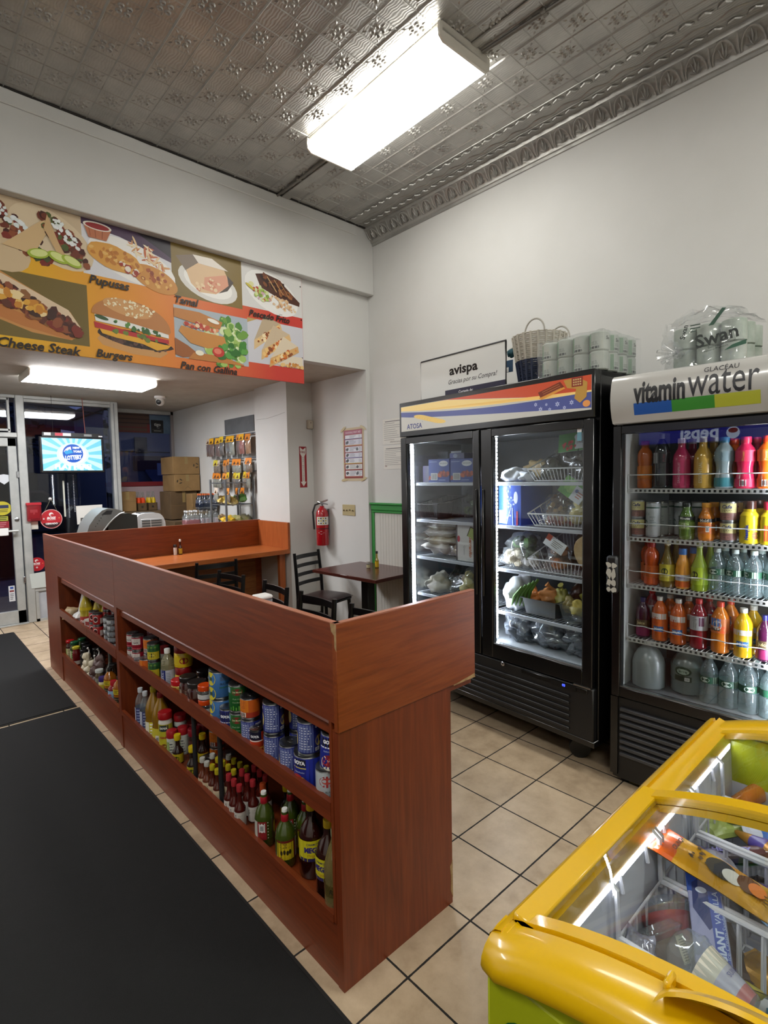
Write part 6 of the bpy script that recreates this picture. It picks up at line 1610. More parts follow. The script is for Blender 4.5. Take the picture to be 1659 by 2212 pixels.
hdr_card('green and white label card standing above the yellow potatoes', 1.225, .16, 1.445, .075, .05, lambda a, w, h: (a.rect(-w, w, -h, h, '#5f9a4a'), a.scatter(-w * .4, h * .1, w * .4, h * .6, 12, h * .3, ['#86b864', '#a0cc7c'], 0, 3), a.rect(w * .05, w, -h, h * .6, '#cdd3d9'), a.ell(w * .3, h * .1, w * .13, h * .2, '#5a6a9a'), a.rows(w * .4, w * .9, -h * .6, h * .2, 3, '#b0604c')), 32)
soft('produce_bag', 'clear bag of dark greens lying on the third right shelf', 'bag', cw(.85, .26, 1.08), CR, (.19, .24, .10), None, 61, FILM, (GRN + [mat('#3a4238', .5)], 12, .03))
soft('produce_bag', 'bag of pale mushrooms at the left of the third right shelf', 'bag', cw(.82, .19, .984), CR, (.14, .18, .12), None, 63, FILM, ([mat('#c9bca0', .5), mat('#ddd3bd', .5)], 16, .028))
soft('produce_bag', 'clear bag of leaves beside the mushrooms', 'bag', cw(.915, .22, .984), CR, (.13, .16, .13), None, 65, FILM, (GRN + WHT, 12, .028))
soft('produce_bag', 'bag of orange vegetables in the third basket', 'bag', cw(1.10, .22, .995), CR, (.14, .16, .15), None, 67, FILM, (ORG + BRN[:1], 18, .026))
soft('produce_bag', 'dark clear bag in the middle of the third basket', 'bag', cw(1.20, .33, .995), CR, (.15, .16, .20), None, 69, FILMD, ([mat('#33382f', .5)], 10, .04))
mb = MB()
for k in range(6): mb.at((0, -.03 + .014 * k, .10 + .004 * k), (R(-72), R(28), 0)).lathe([(.10, 0), (.104, .004), (.10, .008)], mottled('tortilla', '#b39462', '#cbb283', 30, .7), 24)
solo('tortilla_pack', mb.reset(), 'stack of toasted tortillas leaning at the right of the third basket', 'tortillas', cw(1.315, .20, 1.0), (0, 0, CR))
hdr_card('white label card with a red corner on the orange vegetables', 1.12, .15, 1.145, .065, .032, lambda a, w, h: (a.rect(-w, w, -h, h, '#cdd0d2'), a.rect(-w, -w * .5, 0, h, '#a8482c'), a.rows(-w * .3, w * .8, -h * .6, h * .6, 4, '#6f6a5a')), 28)
soft('produce_bag', 'white bag with green chilies on the fourth right shelf', 'bag', cw(.83, .22, .729), CR, (.15, .2, .19), mottled('white_wrap', '#b9bcc2', '#d3d5da', 9, .3), 71, wr=.022)
mb = MB()
for k in range(5): mb.tube([(.02 * k - .03, -.02 + .01 * k, .03), (.02 * k, -.03 + .01 * k, .09 + .01 * k), (.02 * k + .045, -.02 + .01 * k, .15 + .012 * k)], [.004, .012, .008], GRN[1], 7)
solo('green_chili_bunch', mb, 'bunch of long green chilies beside the white bag', 'vegetables', cw(.88, .14, .735), (0, 0, CR))
def pan(label, x0, x1, y0, y1, z, hgt, m, name='food_pan'):
    w, d = (x1 - x0) / 2, (y1 - y0) / 2; mb = MB()
    ring_ = lambda s, zz: [(sx * w * s, sy * d * s, zz) for sx, sy in ((-1, -1), (1, -1), (1, 1), (-1, 1))]
    vs = ring_(.84, .004) + ring_(.96, hgt - .004) + ring_(1.03, hgt) + ring_(1.03, hgt - .004)
    fs = [(0, 1, 2, 3)] + [(4 * q + k, 4 * q + (k + 1) % 4, 4 * q + 4 + (k + 1) % 4, 4 * q + 4 + k) for q in range(3) for k in range(4)]
    mb.add(vs, fs, m); return solo(name, mb, label, 'pan', cw((x0 + x1) / 2, (y0 + y1) / 2, z), (0, 0, CR))
pan('steel food pan on the fourth right shelf', .925, 1.15, .11, .42, .729, .10, mat('#a3a6a8', .28, .9))
pan('clear plastic food pan at the right of the fourth shelf', 1.165, 1.385, .11, .42, .729, .10, CLEARP)
for k, (x, y, z, c, s_, lb) in enumerate(((.965, .19, .80, ORG, (.07, .08, .07), 'small round orange bag at the left of the steel pan'), (1.03, .23, .815, [mat('#cf8a52', .4)], (.12, .09, .085), 'long orange bag in the middle of the steel pan'), (1.10, .25, .80, [mat('#a39a4a', .4)], (.08, .09, .10), 'olive yellow bag in the steel pan'), (1.15, .34, .80, [mat('#4a2c22', .4)], (.09, .09, .14), 'dark brown bag at the back between the two pans'))):
    soft('sauce_bag', lb, 'bag', cw(x, y, z - .02), CR + k, s_, mat(('#c9793c', '#cf8a52', '#a39a4a', '#4a2c22')[k], .25), 80 + k, knot=True, wr=.008)
for k, (x, y, z, c, lb) in enumerate(((1.20, .18, .80, '#8a7a4a', 'brownish bag at the left of the clear pan'), (1.255, .17, .80, '#cdb85c', 'yellow bag at the front of the clear pan'), (1.30, .24, .82, '#d0bf62', 'larger yellow bag in the clear pan'), (1.235, .30, .83, '#a8a040', 'small olive bag behind the yellow bags'), (1.35, .2, .80, '#d6c87a', 'pale yellow bag at the right edge of the clear pan'))):
    soft('sauce_bag', lb, 'bag', cw(x, y, z - .03), CR + k, (.085, .08, .085), mat(c, .3), 90 + k, wr=.008)
soft('produce_bag', 'brown mushrooms and roots filling the bottom of the clear pan', 'bag', cw(1.275, .25, .735), CR, (.17, .24, .075), None, 97, FILM, ([mat('#6f5244', .5), mat('#8a6a58', .5)], 26, .024))
for k, (x, w, lb) in enumerate(((.86, .24, 'heap of crinkled clear plastic at the left of the cooler floor'), (1.06, .26, 'heap of crinkled clear plastic in the middle of the cooler floor'), (1.26, .27, 'crinkled clear plastic at the right of the cooler floor, with faint red print'))):
    t = soft('plastic_wrap', lb, 'plastic', cw(x, .27, .547), CR, (w, .30, .20), None, 100 + k, clear('crinkled_film_%d' % k, '#e9edf0', .12, .14, '#9aa0aa', .35), wr=.035)
    mb = MB().at((0, -.05, .005)).ball((0, 0, .06), (w * .42, .1, .075), clear('crinkled_core_%d' % k, '#d5d9de', .12, .2, '#8a909c', .55), 22, 14, .5, k); crumple(mb, 7 + k, .03, 3.4); part('inner_film', mb, t, angle=75)
# ---------------------------------------------------------------- on top of the cooler
a = Art((0, -.012, 0), (1, 0, 0), (0, 0, 1))
a.mb.box(-.36, .36, -.012, 0, 0, .275, mat('#d9d9d6', .4))
a.k = 10
a.text('avispa', .03, .165, '#151214', width=.24, height=.075, bold=.03); a.text('Gracias por su Compra!', .10, .10, '#2c2a30', width=.40, shear=.28); a.rect(-.13, .36, .005, .055, '#1c1a38'); a.text('Cortezia de:', .05, .032, '#d9d9de', width=.12, bold=.02)
t = thing('shop_sign', 'white framed sign with black lettering standing behind the cooler header', 'sign', cw(.44, .145, 2.031), CR)
part('board', a.mb, t, smooth=False)
part('frame', MB().tube([(-.36, -.006, .004), (.36, -.006, .004), (.36, -.006, .276), (-.36, -.006, .276)], .009, INK, 4, True), t)
t = thing('woven_basket', 'white woven plastic basket with a navy base and a hanging blue tag', 'basket', cw(.915, .30, 2.031), CR)
WV = mat('#b9b3a6', .5); NV = mat('#232c45', .45)
mb = MB(); rows = 44
for m_, z0, z1, n in ((NV, 0, .155, 15), (WV, .155, .30, 14)):
    for k in range(n):
        z = z0 + (z1 - z0) * (k + .5) / n; rr = .105 + .045 * z / .3
        mb.tube([((rr + .003 * (1 if (j + k) % 2 else -1)) * math.cos(2 * PI * j / rows), (rr + .003 * (1 if (j + k) % 2 else -1)) * math.sin(2 * PI * j / rows), z) for j in range(rows)], (z1 - z0) / n * .46, m_, 5, True)
    for j in range(22):
        q = 2 * PI * (j + .5) / 22; mb.rod(((.108 + .045 * z0 / .3) * math.cos(q), (.108 + .045 * z0 / .3) * math.sin(q), z0), ((.108 + .045 * z1 / .3) * math.cos(q), (.108 + .045 * z1 / .3) * math.sin(q), z1), .0075, m_, 6)
mb.lathe([(.10, .002), (.104, .004)], NV, 20); part('weave', mb, t)
for q in (0, 1):
    mb = MB(); sy = -1 if q else 1
    mb.tube([((.06 + .005) * math.cos(PI * k / 14) + (.05 if q == 0 else .06), sy * .13, .29 + .075 * math.sin(PI * k / 14)) for k in range(15)], .005, mat('#a8a49a', .5), 6); part('handle', mb, t)
mb = MB(); mb.tube([(-.16, -.06, .25), (-.20, -.05, .24), (-.235, -.04, .18), (-.235, -.04, .12), (-.215, -.04, .08)], .0035, mat('#a8a49a', .5), 6); mb.tube([(-.145, -.05, .26), (-.16, -.06, .25)], .0035, WV, 6); part('loose_strand', mb, t)
part('pompom', crumple(MB().ball((-.155, -.06, .225), (.026, .026, .026), mat('#1d4a55', .8), 14, 10), 4, .006, 8), t, 'teal yarn pompom')
mb = MB(); mb.box(-.185, -.125, -.085, -.083, .11, .18, mat('#2f4a66', .5)); mb.box(-.178, -.155, -.086, -.085, .112, .14, WHITE); mb.rod((-.155, -.07, .21), (-.155, -.084, .18), .0015, WHITE, 4); part('tag', mb, t, 'blue price tag')
# toilet paper bundles
def tp_bundle(label, loc, rz, nx, ny, nz, r, h, squash=False):
    t = thing('toilet_paper_bundle', label, 'toilet paper', loc, rz)
    WR = mottled('roll_wrap', '#a3ada2', '#c4c9c1', 9, .4)
    for i in range(nx):
        for j in range(ny):
            for k in range(nz):
                mb = MB(); x, y = (i - (nx - 1) / 2) * 2.02 * r, (j - (ny - 1) / 2) * 2.02 * r
                mb.at((x, y, k * h)); mb.lathe([(r * .88, .0), (r, .006), (r, h - .006), (r * .9, h - .001), (r * .3, h - .001), (r * .28, h - .008)], WR, 16)
                if j == 0 or i == nx - 1:
                    q = F if j == 0 else 0
                    mb.cpatch(r * 1.006, q - .5, q + .5, h * .12, h * .24, mat('#3a3f3c', .5)); mb.clines(mat('#7d857d', .5), r * 1.006, q, h * .3, h * .5, r * .9, 3); mb.cpatch(r * 1.005, q - .9, q - .5, h * .1, h * .9, mat('#7a9a7c', .5))
                    if i == nx - 1 and k == nz - 1: mb.ctext('Swan', mat('#1f2422', .5), r * 1.008, 0 + .3, h * .66, width=r * 1.1, bold=.02)
                mb.reset(); part('roll', mb, t)
    w, d, hh = nx * 2.02 * r / 2 + .004, ny * 2.02 * r / 2 + .004, nz * h + .004
    mb = MB(); mb.grid(lambda u, v: ((u - .5) * 2 * w, -d - .002, v * hh), 18, 10, FILM); mb.grid(lambda u, v: (w + .002, (u - .5) * 2 * d, v * hh), 18, 10, FILM); mb.grid(lambda u, v: ((u - .5) * 2 * w, (v - .5) * 2 * d, hh), 18, 14, FILM); mb.grid(lambda u, v: (-w - .002, (u - .5) * 2 * d, v * hh), 10, 8, FILM)
    crumple(mb, 11, .007, 4); part('wrap', mb, t, 'clear crinkled plastic wrap')
    return t
tp_bundle('clear-wrapped bundle of toilet rolls standing on the tall double cooler', cw(1.265, .235, 2.032), CR, 4, 4, 2, .0445, .092)
# ================================================================= drinks cooler with the white sign
VM = Matrix.Translation((1.64, -.045, 0)) @ Matrix.Rotation(R(-90), 4, 'Z')
def vw(x, y, z): return tuple(VM @ Vector((x, y, z)))
VR = R(-90)
VWD, VDP = .70, .655
dc = thing('drinks_cooler', 'black single-door drinks cooler with a curved white sign, shelves of coloured bottles', 'drinks cooler', vw(0, 0, 0), VR)
mb = MB()
mb.box(0, .035, .05, VDP, .02, 1.98, GB, .004); mb.box(VWD - .035, VWD, .05, VDP, .02, 1.98, GB, .004); mb.box(.035, VWD - .035, VDP - .03, VDP, .02, 1.98, GB); mb.box(0, VWD, .02, VDP, 1.955, 1.98, mat('#55544f', .6), .003); mb.box(.035, VWD - .035, .05, VDP - .03, .02, .47, GBM); mb.box(.035, VWD - .035, .05, VDP - .03, 1.74, 1.955, GBM)
part('cabinet', mb, dc)
LW = mat('#c2c4c2', .4)
mb = MB(); mb.box(.035, .04, .05, VDP - .03, .47, 1.74, LW); mb.box(VWD - .04, VWD - .035, .05, VDP - .03, .47, 1.74, LW); mb.box(.04, VWD - .04, VDP - .035, VDP - .03, .47, 1.74, mat('#55595a', .5)); mb.box(.04, VWD - .04, .05, VDP - .035, .47, .487, mat('#6a6d6e', .35)); part('liner', mb, dc)
VL = lamp_mat('drinks_led', '#f2f6ff', 130.0)
mb = MB(); mb.box(VWD - .044, VWD - .04, .06, .08, .5, 1.73, WHITE)
z = .51
while z < 1.72: mb.box(VWD - .052, VWD - .044, .064, .076, z, z + .014, VL); z += .022
part('led_strip', mb, dc)
mb = MB(); mb.box(.003, .045, 0, .05, .445, 1.752, GB, .004); mb.box(VWD - .05, VWD - .003, 0, .05, .445, 1.752, GB, .004); mb.box(.043, VWD - .048, .001, .05, 1.712, 1.75, GB, .003); mb.box(.043, VWD - .048, .001, .05, .447, .497, GB, .003)
mb.box(.045, .05, .006, .03, .5, 1.71, mat('#3a3c3e', .3, .6)); mb.box(.045, VWD - .05, .004, .03, .494, .5, mat('#8a8d8e', .25, .8)); d = part('door', mb, dc)
part('pane', MB().box(.045, VWD - .05, .014, .02, .5, 1.712, clear('drinks_door_glass', '#f2f4f4', .02, .01)), d, smooth=False)
mb = MB(); mb.box(-.012, .042, -.03, .004, .955, 1.135, GBM, .01); hd = part('handle', mb, d)
a = Art((.015, -.0305, 1.045), (1, 0, 0), (0, 0, 1))
rnd = random.Random(4)
for z0, z1 in ((.03, .06), (-.02, .028), (-.055, -.022), (-.085, -.058)):
    for k in range(2): a.ell(-.012 + .024 * k, (z0 + z1) / 2, .013, (z1 - z0) * .48, '#b9b6ac', 0, .7, k + int(z0 * 99), 10)
part('worn_paint', a.mb, hd, 'worn white paint on the grip', smooth=False)
# curved sign
PZ = [(0, 1.756), (-.022, 1.760), (-.036, 1.79), (-.046, 1.83), (-.05, 1.865), (-.048, 1.90), (-.040, 1.94), (-.028, 1.968), (-.012, 1.978), (.02, 1.979)]
def sgn_y(z):
    for (y0, z0), (y1, z1) in zip(PZ, PZ[1:]):
        if z0 <= z <= z1: return y0 + (y1 - y0) * (z - z0) / max(z1 - z0, 1e-6)
    return 0
SG = mat('#b9b7b2', .22, coat=.4)
mb = MB(); mb.sweep([(.012, y, z) for y, z in PZ], (VWD - .015, 0, 0), SG)
for x in (.012, VWD - .003): mb.poly([(x, y, z) for y, z in PZ], SG)
def on_sign(cx, cz, e): return lambda x, y: (cx + x, sgn_y(cz + y) - e, cz + y)
mb.text('vitamin', mat('#17171a', .4), 0, 0, 0, width=.215, height=.098, bold=.035, res=3, cut=(0, .012), fn=on_sign(.2245, 1.886, .0012))
mb.text('water', mat('#242428', .4), 0, 0, 0, width=.255, height=.098, res=3, cut=(0, .012), fn=on_sign(.468, 1.893, .0012))
mb.text('GLACÉAU', mat('#2c2c30', .4), 0, 0, 0, width=.125, cut=(0, .012), fn=on_sign(.462, 1.951, .0012))
for x0, x1, c in ((.118, .278, '#1f56a8'), (.278, .442, '#3c8c34'), (.442, .600, '#b4b83a')):
    mb.grid(lambda u, v: (x0 + (x1 - x0) * u, sgn_y(1.79 + .052 * v) - .001, 1.79 + .052 * v), 1, 4, mat(c, .35))
s_ = part('sign', mb, dc, 'curved white sign with a blue, green and yellow bar')
for z in (1.453, 1.22, .99, .725):
    mb = MB(); mb.box(.042, VWD - .042, .078, .084, z - .02, z - .015, LW); mb.box(.042, VWD - .042, .078, .084, z - .004, z + .001, LW)
    for k in range(30): mb.box(.046 + .0208 * k, .056 + .0208 * k, .079, .083, z - .016, z - .003, LW)
    x = .05
    while x < VWD - .05: mb.rod((x, .084, z - .002), (x, .60, z - .002), .0022, LW, 4); x += .02
    pts = [(.045 + .006 * k, .074 + .006 * math.cos(k * .48), z + .066) for k in range(103)]; mb.tube(pts, .0024, LW, 4)
    for x in (.045, VWD - .045): mb.rod((x, .08, z + .066), (x, .08, z), .0024, LW, 4)
    part('shelf', mb, dc)
mb = MB(); mb.box(.004, VWD - .004, .02, .05, .03, .44, GBM, .004); mb.box(.0, .035, .008, .02, .05, .44, GB)
for k in range(8): mb.box(.045, VWD - .02, .004, .022, .15 + .032 * k, .168 + .032 * k, mat('#3c3d40', .45), .003)
part('grille', mb, dc)
mb = MB()
for x in (.05, VWD - .05):
    for y in (.08, .58): mb.box(x - .02, x + .02, y - .02, y + .02, 0, .021, BLACK, .003)
part('foot', mb, dc)
# ---- drinks
def vl(c, art=None, z0=.1, z1=.6): return [(z0, z1, lab(c, .3), art)]
def vt(s_, c, sz=1.5): return lambda mb, r, z0, z1: mb.text(s_, lab(c), None, None, None, width=(z1 - z0) * .8, fn=lambda x, y: (r * 1.003 * math.cos(F - y / r), r * 1.003 * math.sin(F - y / r), (z0 + z1) / 2 + x))
def htx(s_, c, w=1.2, band=None): 
    def f(mb, r, z0, z1):
        if band: mb.cpatch(r, F - 1, F + 1, z0 + (z1 - z0) * .2, z1 - (z1 - z0) * .2, lab(band))
        mb.ctext(s_, lab(c), r * 1.004, F, (z0 + z1) / 2, width=r * w, bold=.02)
    return f
bottle('d_orange', 'sport', .034, .225, liq('#a8531c'), mat('#8a2a1a', .3), .024, vl('#b5651c', None, .2, .5), name='drink_bottle')
bottle('d_black', 'soda', .036, .255, clear('dark_drink_bottle', '#9a9da0', .06, .06, '#3a3c3f', .5), mat('#7d8083', .4), .024, vl('#1c1c1e', lambda mb, r, z0, z1: (mb.cpatch(r, F - 1, F - .1, z0, z1, lab('#8f9194')), mb.text('PURE', lab('#7a3a44'), None, None, None, width=(z1 - z0) * .7, fn=lambda x, y: (r * 1.003 * math.cos(F + .6 - y / r), r * 1.003 * math.sin(F + .6 - y / r), (z0 + z1) / 2 + x))), .48, .68), name='drink_bottle')
for k_, c, cc, tx, tc in (('d_magenta', '#a82a52', '#b9aab2', 'DRAGONFRUIT', '#d9b9c4'), ('d_gold', '#b9913a', '#a39a86', 'ESSENTIAL', '#d9cfae')):
    bottle(k_, 'vw', .0365, .228, liq(c, .1), mat(cc, .3), .024, vl(c, vt(tx, tc), .06, .60), name='drink_bottle')
bottle('d_teal', 'sport', .037, .222, liq('#8a9a9e', .15), mat('#3a7a9a', .3), .024, [(.04, .22, lab('#3a7f88'), None), (.56, .76, lab('#7f949b'), vt('Water', '#2c4a58'))], name='drink_bottle')
bottle('d_pink', 'sport', .038, .218, liq('#d92a56', .15), mat('#c9304e', .3), .026, [(.03, .20, lab('#d9315a'), lambda mb, r, z0, z1: barcode(mb, r, F, z0 + .004, z1 - .004, .026)), (.55, .78, lab('#d93458'), vt('Power', '#c9a03a'))], name='drink_bottle')
bottle('d_bright_orange', 'sport', .038, .218, liq('#e8661c', .15), mat('#d9401c', .3), .026, [(.03, .20, lab('#e0641e'), lambda mb, r, z0, z1: barcode(mb, r, F, z0 + .004, z1 - .004, .026)), (.55, .78, lab('#e07a2a'), vt('Power', '#e8c9a0'))], name='drink_bottle')
def a_coff(mb, r, h):
    mb.cpatch(r, F - 1.3, F + 1.3, h * .45, h * .92, lab('#c9bf86')); mb.ctext('Cafe', lab('#2a3566'), r * 1.003, F, h * .75, width=r * 1.2, shear=.2, bold=.03); mb.clines(lab('#5a5a4a'), r * 1.002, F, h * .48, h * .62, r * 1.2, 2); mb.cdisc(r, F, h * .22, r * .5, h * .1, lab('#9a6a62'))
can('coffee_can', .032, .088, '#7d5a54', a_coff, name='drink_can')
can('silver_can', .033, .168, '#a8acad', lambda mb, r, h: (mb.cpatch(r, F - 1.2, F + 1.2, h * .82, h * .86, lab('#2c4a3c')), mb.ctext('ICE', lab('#6a7a7a'), r * 1.003, F - .5, h * .66, width=r * .7), mb.cdisc(r, F - .9, h * .38, r * .5, h * .12, lab('#33504a')), mb.clines(lab('#7f8688'), r, F + .3, h * .3, h * .6, r, 6)), name='drink_can')
bottle('d_green_juice', 'snap', .033, .168, liq('#55722c', .15), mat('#22261f', .3), .02, [(.56, .66, lab('#1a1c18'), htx('Minute', '#d9d9d0', 1.3)), (.3, .5, lab('#7f9a4c'), lambda mb, r, z0, z1: mb.cdisc(r, F, (z0 + z1) / 2, r * .6, .012, lab('#c9cfae')))], name='juice_bottle')
bottle('d_orange_juice', 'snap', .034, .168, liq('#c9761c', .15), mat('#c98a2a', .3), .02, [(.52, .62, lab('#1c1814'), htx('Maid', '#d9d0c0', 1)), (.2, .48, lab('#c2661c'), lambda mb, r, z0, z1: barcode(mb, r, F + .4, z0 + .008, z1 - .01, .014))], name='juice_bottle')
bottle('d_cocoa', 'nesq', .036, .18, lab('#cdb524', .3), mat('#3a2018', .3), .034, [(.03, .56, lab('#d0b81e', .3), lambda mb, r, z0, z1: (mb.text('Nesquik', lab('#2a3a8a'), None, None, None, width=(z1 - z0) * .75, bold=.05, fn=lambda x, y: (r * 1.003 * math.cos(F - y / r), r * 1.003 * math.sin(F - y / r), (z0 + z1) / 2 + x)), mb.cdisc(r, F + .9, z0 + .03, r * .4, .016, lab('#7a4a1c'))))], name='milk_bottle')
bottle('d_strawberry', 'nesq', .036, .178, lab('#cdb524', .3), mat('#b82a4a', .3), .034, [(.03, .56, lab('#d0b81e', .3), lambda mb, r, z0, z1: mb.cpatch(r, F - .4, F + .5, z0 + .01, z1 - .01, lab('#b0482c')))], name='milk_bottle')
bottle('d_sport_red', 'sport', .034, .21, liq('#b5481c', .12), mat('#a8241c', .3), .028, vl('#b8561e', vt('Fuze', '#8a3a1c'), .18, .48), name='drink_bottle')
bottle('d_jarr_brown', 'jarritos', .034, .215, liq('#6a5a1a', .1), mat('#c9c3a0', .3), .02, vl('#b5a83a', lambda mb, r, z0, z1: (mb.cdisc(r, F, z0 + .045, r * .45, .016, lab('#2a3a1c')), mb.ctext('Jarritos', lab('#e0dcb0'), r * 1.003, F, z0 + .022, width=r * 1.2)), .14, .52), name='soda_bottle')
bottle('d_jarr_green', 'jarritos', .034, .215, liq('#8aa024', .1), mat('#b9c38a', .3), .02, vl('#9ab02c', lambda mb, r, z0, z1: (mb.cdisc(r, F - .3, z0 + .045, r * .45, .016, lab('#1c3016')), mb.ctext('Jarritos', lab('#e4e8c0'), r * 1.003, F - .3, z0 + .022, width=r * 1.2)), .14, .52), name='soda_bottle')
bottle('d_oj', 'snap', .031, .185, liq('#d9922c', .15), mat('#2a6ab0', .3), .028, [(.05, .2, lab('#c95a1a'), None), (.22, .38, lab('#b9b9c4'), htx('Tampico', '#7a6a8a', 1.3))], name='juice_bottle')
def pola(mb, r, z0, z1):
    mb.cdisc(r, F - .2, (z0 + z1) / 2, r * .55, (z1 - z0) * .4, lab('#c9d4cc')); mb.ctext('Spring', lab('#22402c'), r * 1.003, F - .2, (z0 + z1) / 2, width=r * .8); mb.cpatch(r, F + .7, F + 1.3, z0, z1, lab('#a9bfae'))
bottle('d_water', 'water', .0325, .198, WATER, mat('#b9c4c0', .3), .018, [(.44, .58, lab('#1f4a34'), pola)], name='water_bottle')
bottle('d_water_big', 'water', .037, .29, WATER, mat('#b9c4c0', .3), .02, [(.40, .57, lab('#1f4232'), pola)], name='water_bottle')
bottle('d_purple', 'soda', .031, .195, liq('#3a0f2c', .1), mat('#1f1f55', .3), .022, [(.30, .48, lab('#4a3a22'), htx('Juice', '#c9b98a', 1.2)), (.06, .28, lab('#7a1c4a'), None)], name='juice_bottle')
def a_mott(c2): return lambda mb, r, z0, z1: (mb.cpatch(r, F - 1.2, F + 1.2, z1 - (z1 - z0) * .3, z1, lab('#cfc9c4')), mb.cdisc(r * 1.002, F - .3, z0 + (z1 - z0) * .62, r * .6, .018, lab(c2)), mb.cpatch(r * 1.002, F - .5, F + .8, z0 + .004, z0 + .028, lab('#2a62a0')), mb.ctext('Mistic', lab('#e4e8ee'), r * 1.006, F + .15, z0 + .016, width=r * 1.1, bold=.02))
bottle('d_mango', 'soda', .035, .212, liq('#c25a1e', .1), mat('#cfccc6', .3), .02, [(.22, .66, lab('#c9622c', .3), a_mott('#c04a22'))], name='juice_bottle')
bottle('d_yellow', 'soda', .036, .212, liq('#d9a81c', .1), mat('#d4d0c4', .3), .02, [(.22, .60, lab('#d9ae2a', .3), a_mott('#e0c04a'))], name='juice_bottle')
bottle('d_cran', 'soda', .0365, .226, liq('#7d1020', .1), mat('#c02a2c', .3), .022, [(.40, .70, lab('#b5b7ba'), lambda mb, r, z0, z1: (mb.clines(lab('#7f8184'), r, F - .4, z0 + .006, z1 - .006, r * 1.1, 8), mb.cpatch(r, F + .3, F + .9, z0 + .02, z1 - .006, lab('#5a2a48'))))], name='soda_bottle')
bottle('d_osoda', 'soda', .0365, .226, liq('#d0741c', .1), mat('#c93a24', .3), .022, [(.42, .72, lab('#c9713a'), lambda mb, r, z0, z1: (mb.cpatch(r, F - .9, F + .3, z0 + .03, z1, lab('#4a78b8')), mb.cdisc(r * 1.002, F - .1, z0 + .035, r * .5, .022, lab('#e4dcd4')), mb.cpatch(r * 1.003, F - 1, F + .2, z0 + .01, z0 + .022, lab('#2a1a14')), mb.cdisc(r * 1.002, F + .5, z0 + .016, r * .6, .016, lab('#d9531c'))))], name='soda_bottle')
bottle('gallon', 'gal', .074, .225, clear('frosted_jug', '#dfe6e6', .04, .25, '#a9b3b3', .6), mat('#c4cac8', .3), .018, (), name='water_jug', cat='jug')
bottle('gallon_label', 'gal', .074, .225, clear('frosted_jug2', '#dfe6e6', .04, .25, '#8f9a98', .55), mat('#c4cac8', .3), .018, [(.30, .62, clear('jug_label', '#c9d4cf', .02, .3, '#8a9690', .5), lambda mb, r, z0, z1: (mb.cpatch(r, F - .5, F + .5, z0, z0 + .025, lab('#28382c')), mb.cdisc(r * 1.002, F, z1 - .022, r * .5, .022, lab('#2c4232')), mb.cdisc(r * 1.004, F, z1 - .024, r * .36, .013, lab('#9fb0a2')), mb.ctext('Spring', lab('#22402c'), r * 1.006, F, z1 - .024, width=r * .55), barcode(mb, r * 1.003, F + .25, z0 + .004, z0 + .02, .02)))], name='water_jug', cat='jug')
def drink(key, x, z, label, y=.135, g='drinks in the cooler with the white sign', rz=0):
    return put(key, *vw(x, y, z), -90 + rz, label, g)
Z1, Z2, Z3, Z4, Z5 = 1.4545, 1.2215, .9915, .7265, .4875
W1 = 'top drinks shelf'
for key, x, d in (('d_orange', .10, 'amber sports bottle at the left of the '), ('d_black', .176, 'dark clear bottle with a black label on the '), ('d_magenta', .263, 'magenta bottle with upright white lettering on the '), ('d_gold', .351, 'gold bottle with upright lettering on the '), ('d_teal', .433, 'silver and teal bottle on the '), ('d_pink', .513, 'bright pink sports bottle on the '), ('d_bright_orange', .592, 'bright orange sports bottle on the ')): drink(key, x, Z1, d + W1)
for key, x, d in (('d_magenta', .263, 'magenta bottle behind the front one on the '), ('d_gold', .351, 'gold bottle behind the front one on the '), ('d_pink', .513, 'pink sports bottle behind the front one on the '), ('d_bright_orange', .43, 'bright orange bottle behind the silver and teal one on the ')): drink(key, x + .015, Z1, d + W1, .225)
W2 = 'second drinks shelf'
for x, w in ((.072, 'at the far left'), (.455, 'left of the yellow milk bottles')):
    for k in (0, 1): drink('coffee_can', x, Z2 + .088 * k, ('lower', 'upper')[k] + ' of two coffee cans ' + w + ' of the ' + W2)
for x, y, w in ((.142, .135, 'in the front row'), (.15, .21, 'in the second row'), (.158, .285, 'in the third row')): drink('silver_can', x, Z2, 'tall silver can ' + w + ' of the ' + W2, y)
for x, y, w in ((.225, .26, 'left'), (.298, .26, 'right')): drink('silver_can', x, Z2, 'dim tall silver can deep behind the green juice, %s one' % w, y)
for key, x, d in (('d_green_juice', .289, 'green juice bottle on the '), ('d_orange_juice', .369, 'orange juice bottle with a dark band on the '), ('d_cocoa', .532, 'yellow chocolate milk bottle with upright blue lettering on the '), ('d_strawberry', .606, 'yellow milk bottle with a pink cap on the ')): drink(key, x, Z2, d + W2)
for key, x, d in (('d_green_juice', .296, 'green juice bottle in the second row of the '), ('d_orange_juice', .377, 'orange juice bottle in the second row of the '), ('d_cocoa', .545, 'yellow chocolate milk bottle in the second row of the ')): drink(key, x, Z2, d + W2, .215 if key != 'd_green_juice' else .335)
for k in (0, 1): drink('coffee_can', .462, Z2 + .088 * k, ('lower', 'upper') [k] + ' cream coffee can in the second row of the ' + W2, .205)
W3 = 'third drinks shelf'
for key, x, y, d in (('d_sport_red', .136, .135, 'orange-red sports bottle in the front row of the '), ('d_sport_red', .092, .21, 'orange-red sports bottle in the second row at the left of the '), ('d_jarr_brown', .207, .135, 'brown glass soda bottle with a yellow label on the '), ('d_jarr_brown', .22, .21, 'brown glass soda bottle in the second row of the '), ('d_oj', .275, .135, 'orange juice bottle with a blue cap in the front row of the '), ('d_oj', .30, .205, 'orange juice bottle with a blue cap in the second row of the '), ('d_jarr_green', .344, .135, 'lime green glass soda bottle on the '), ('d_jarr_green', .365, .21, 'lime green soda bottle in the second row of the ')): drink(key, x, Z3, d + W3, y)
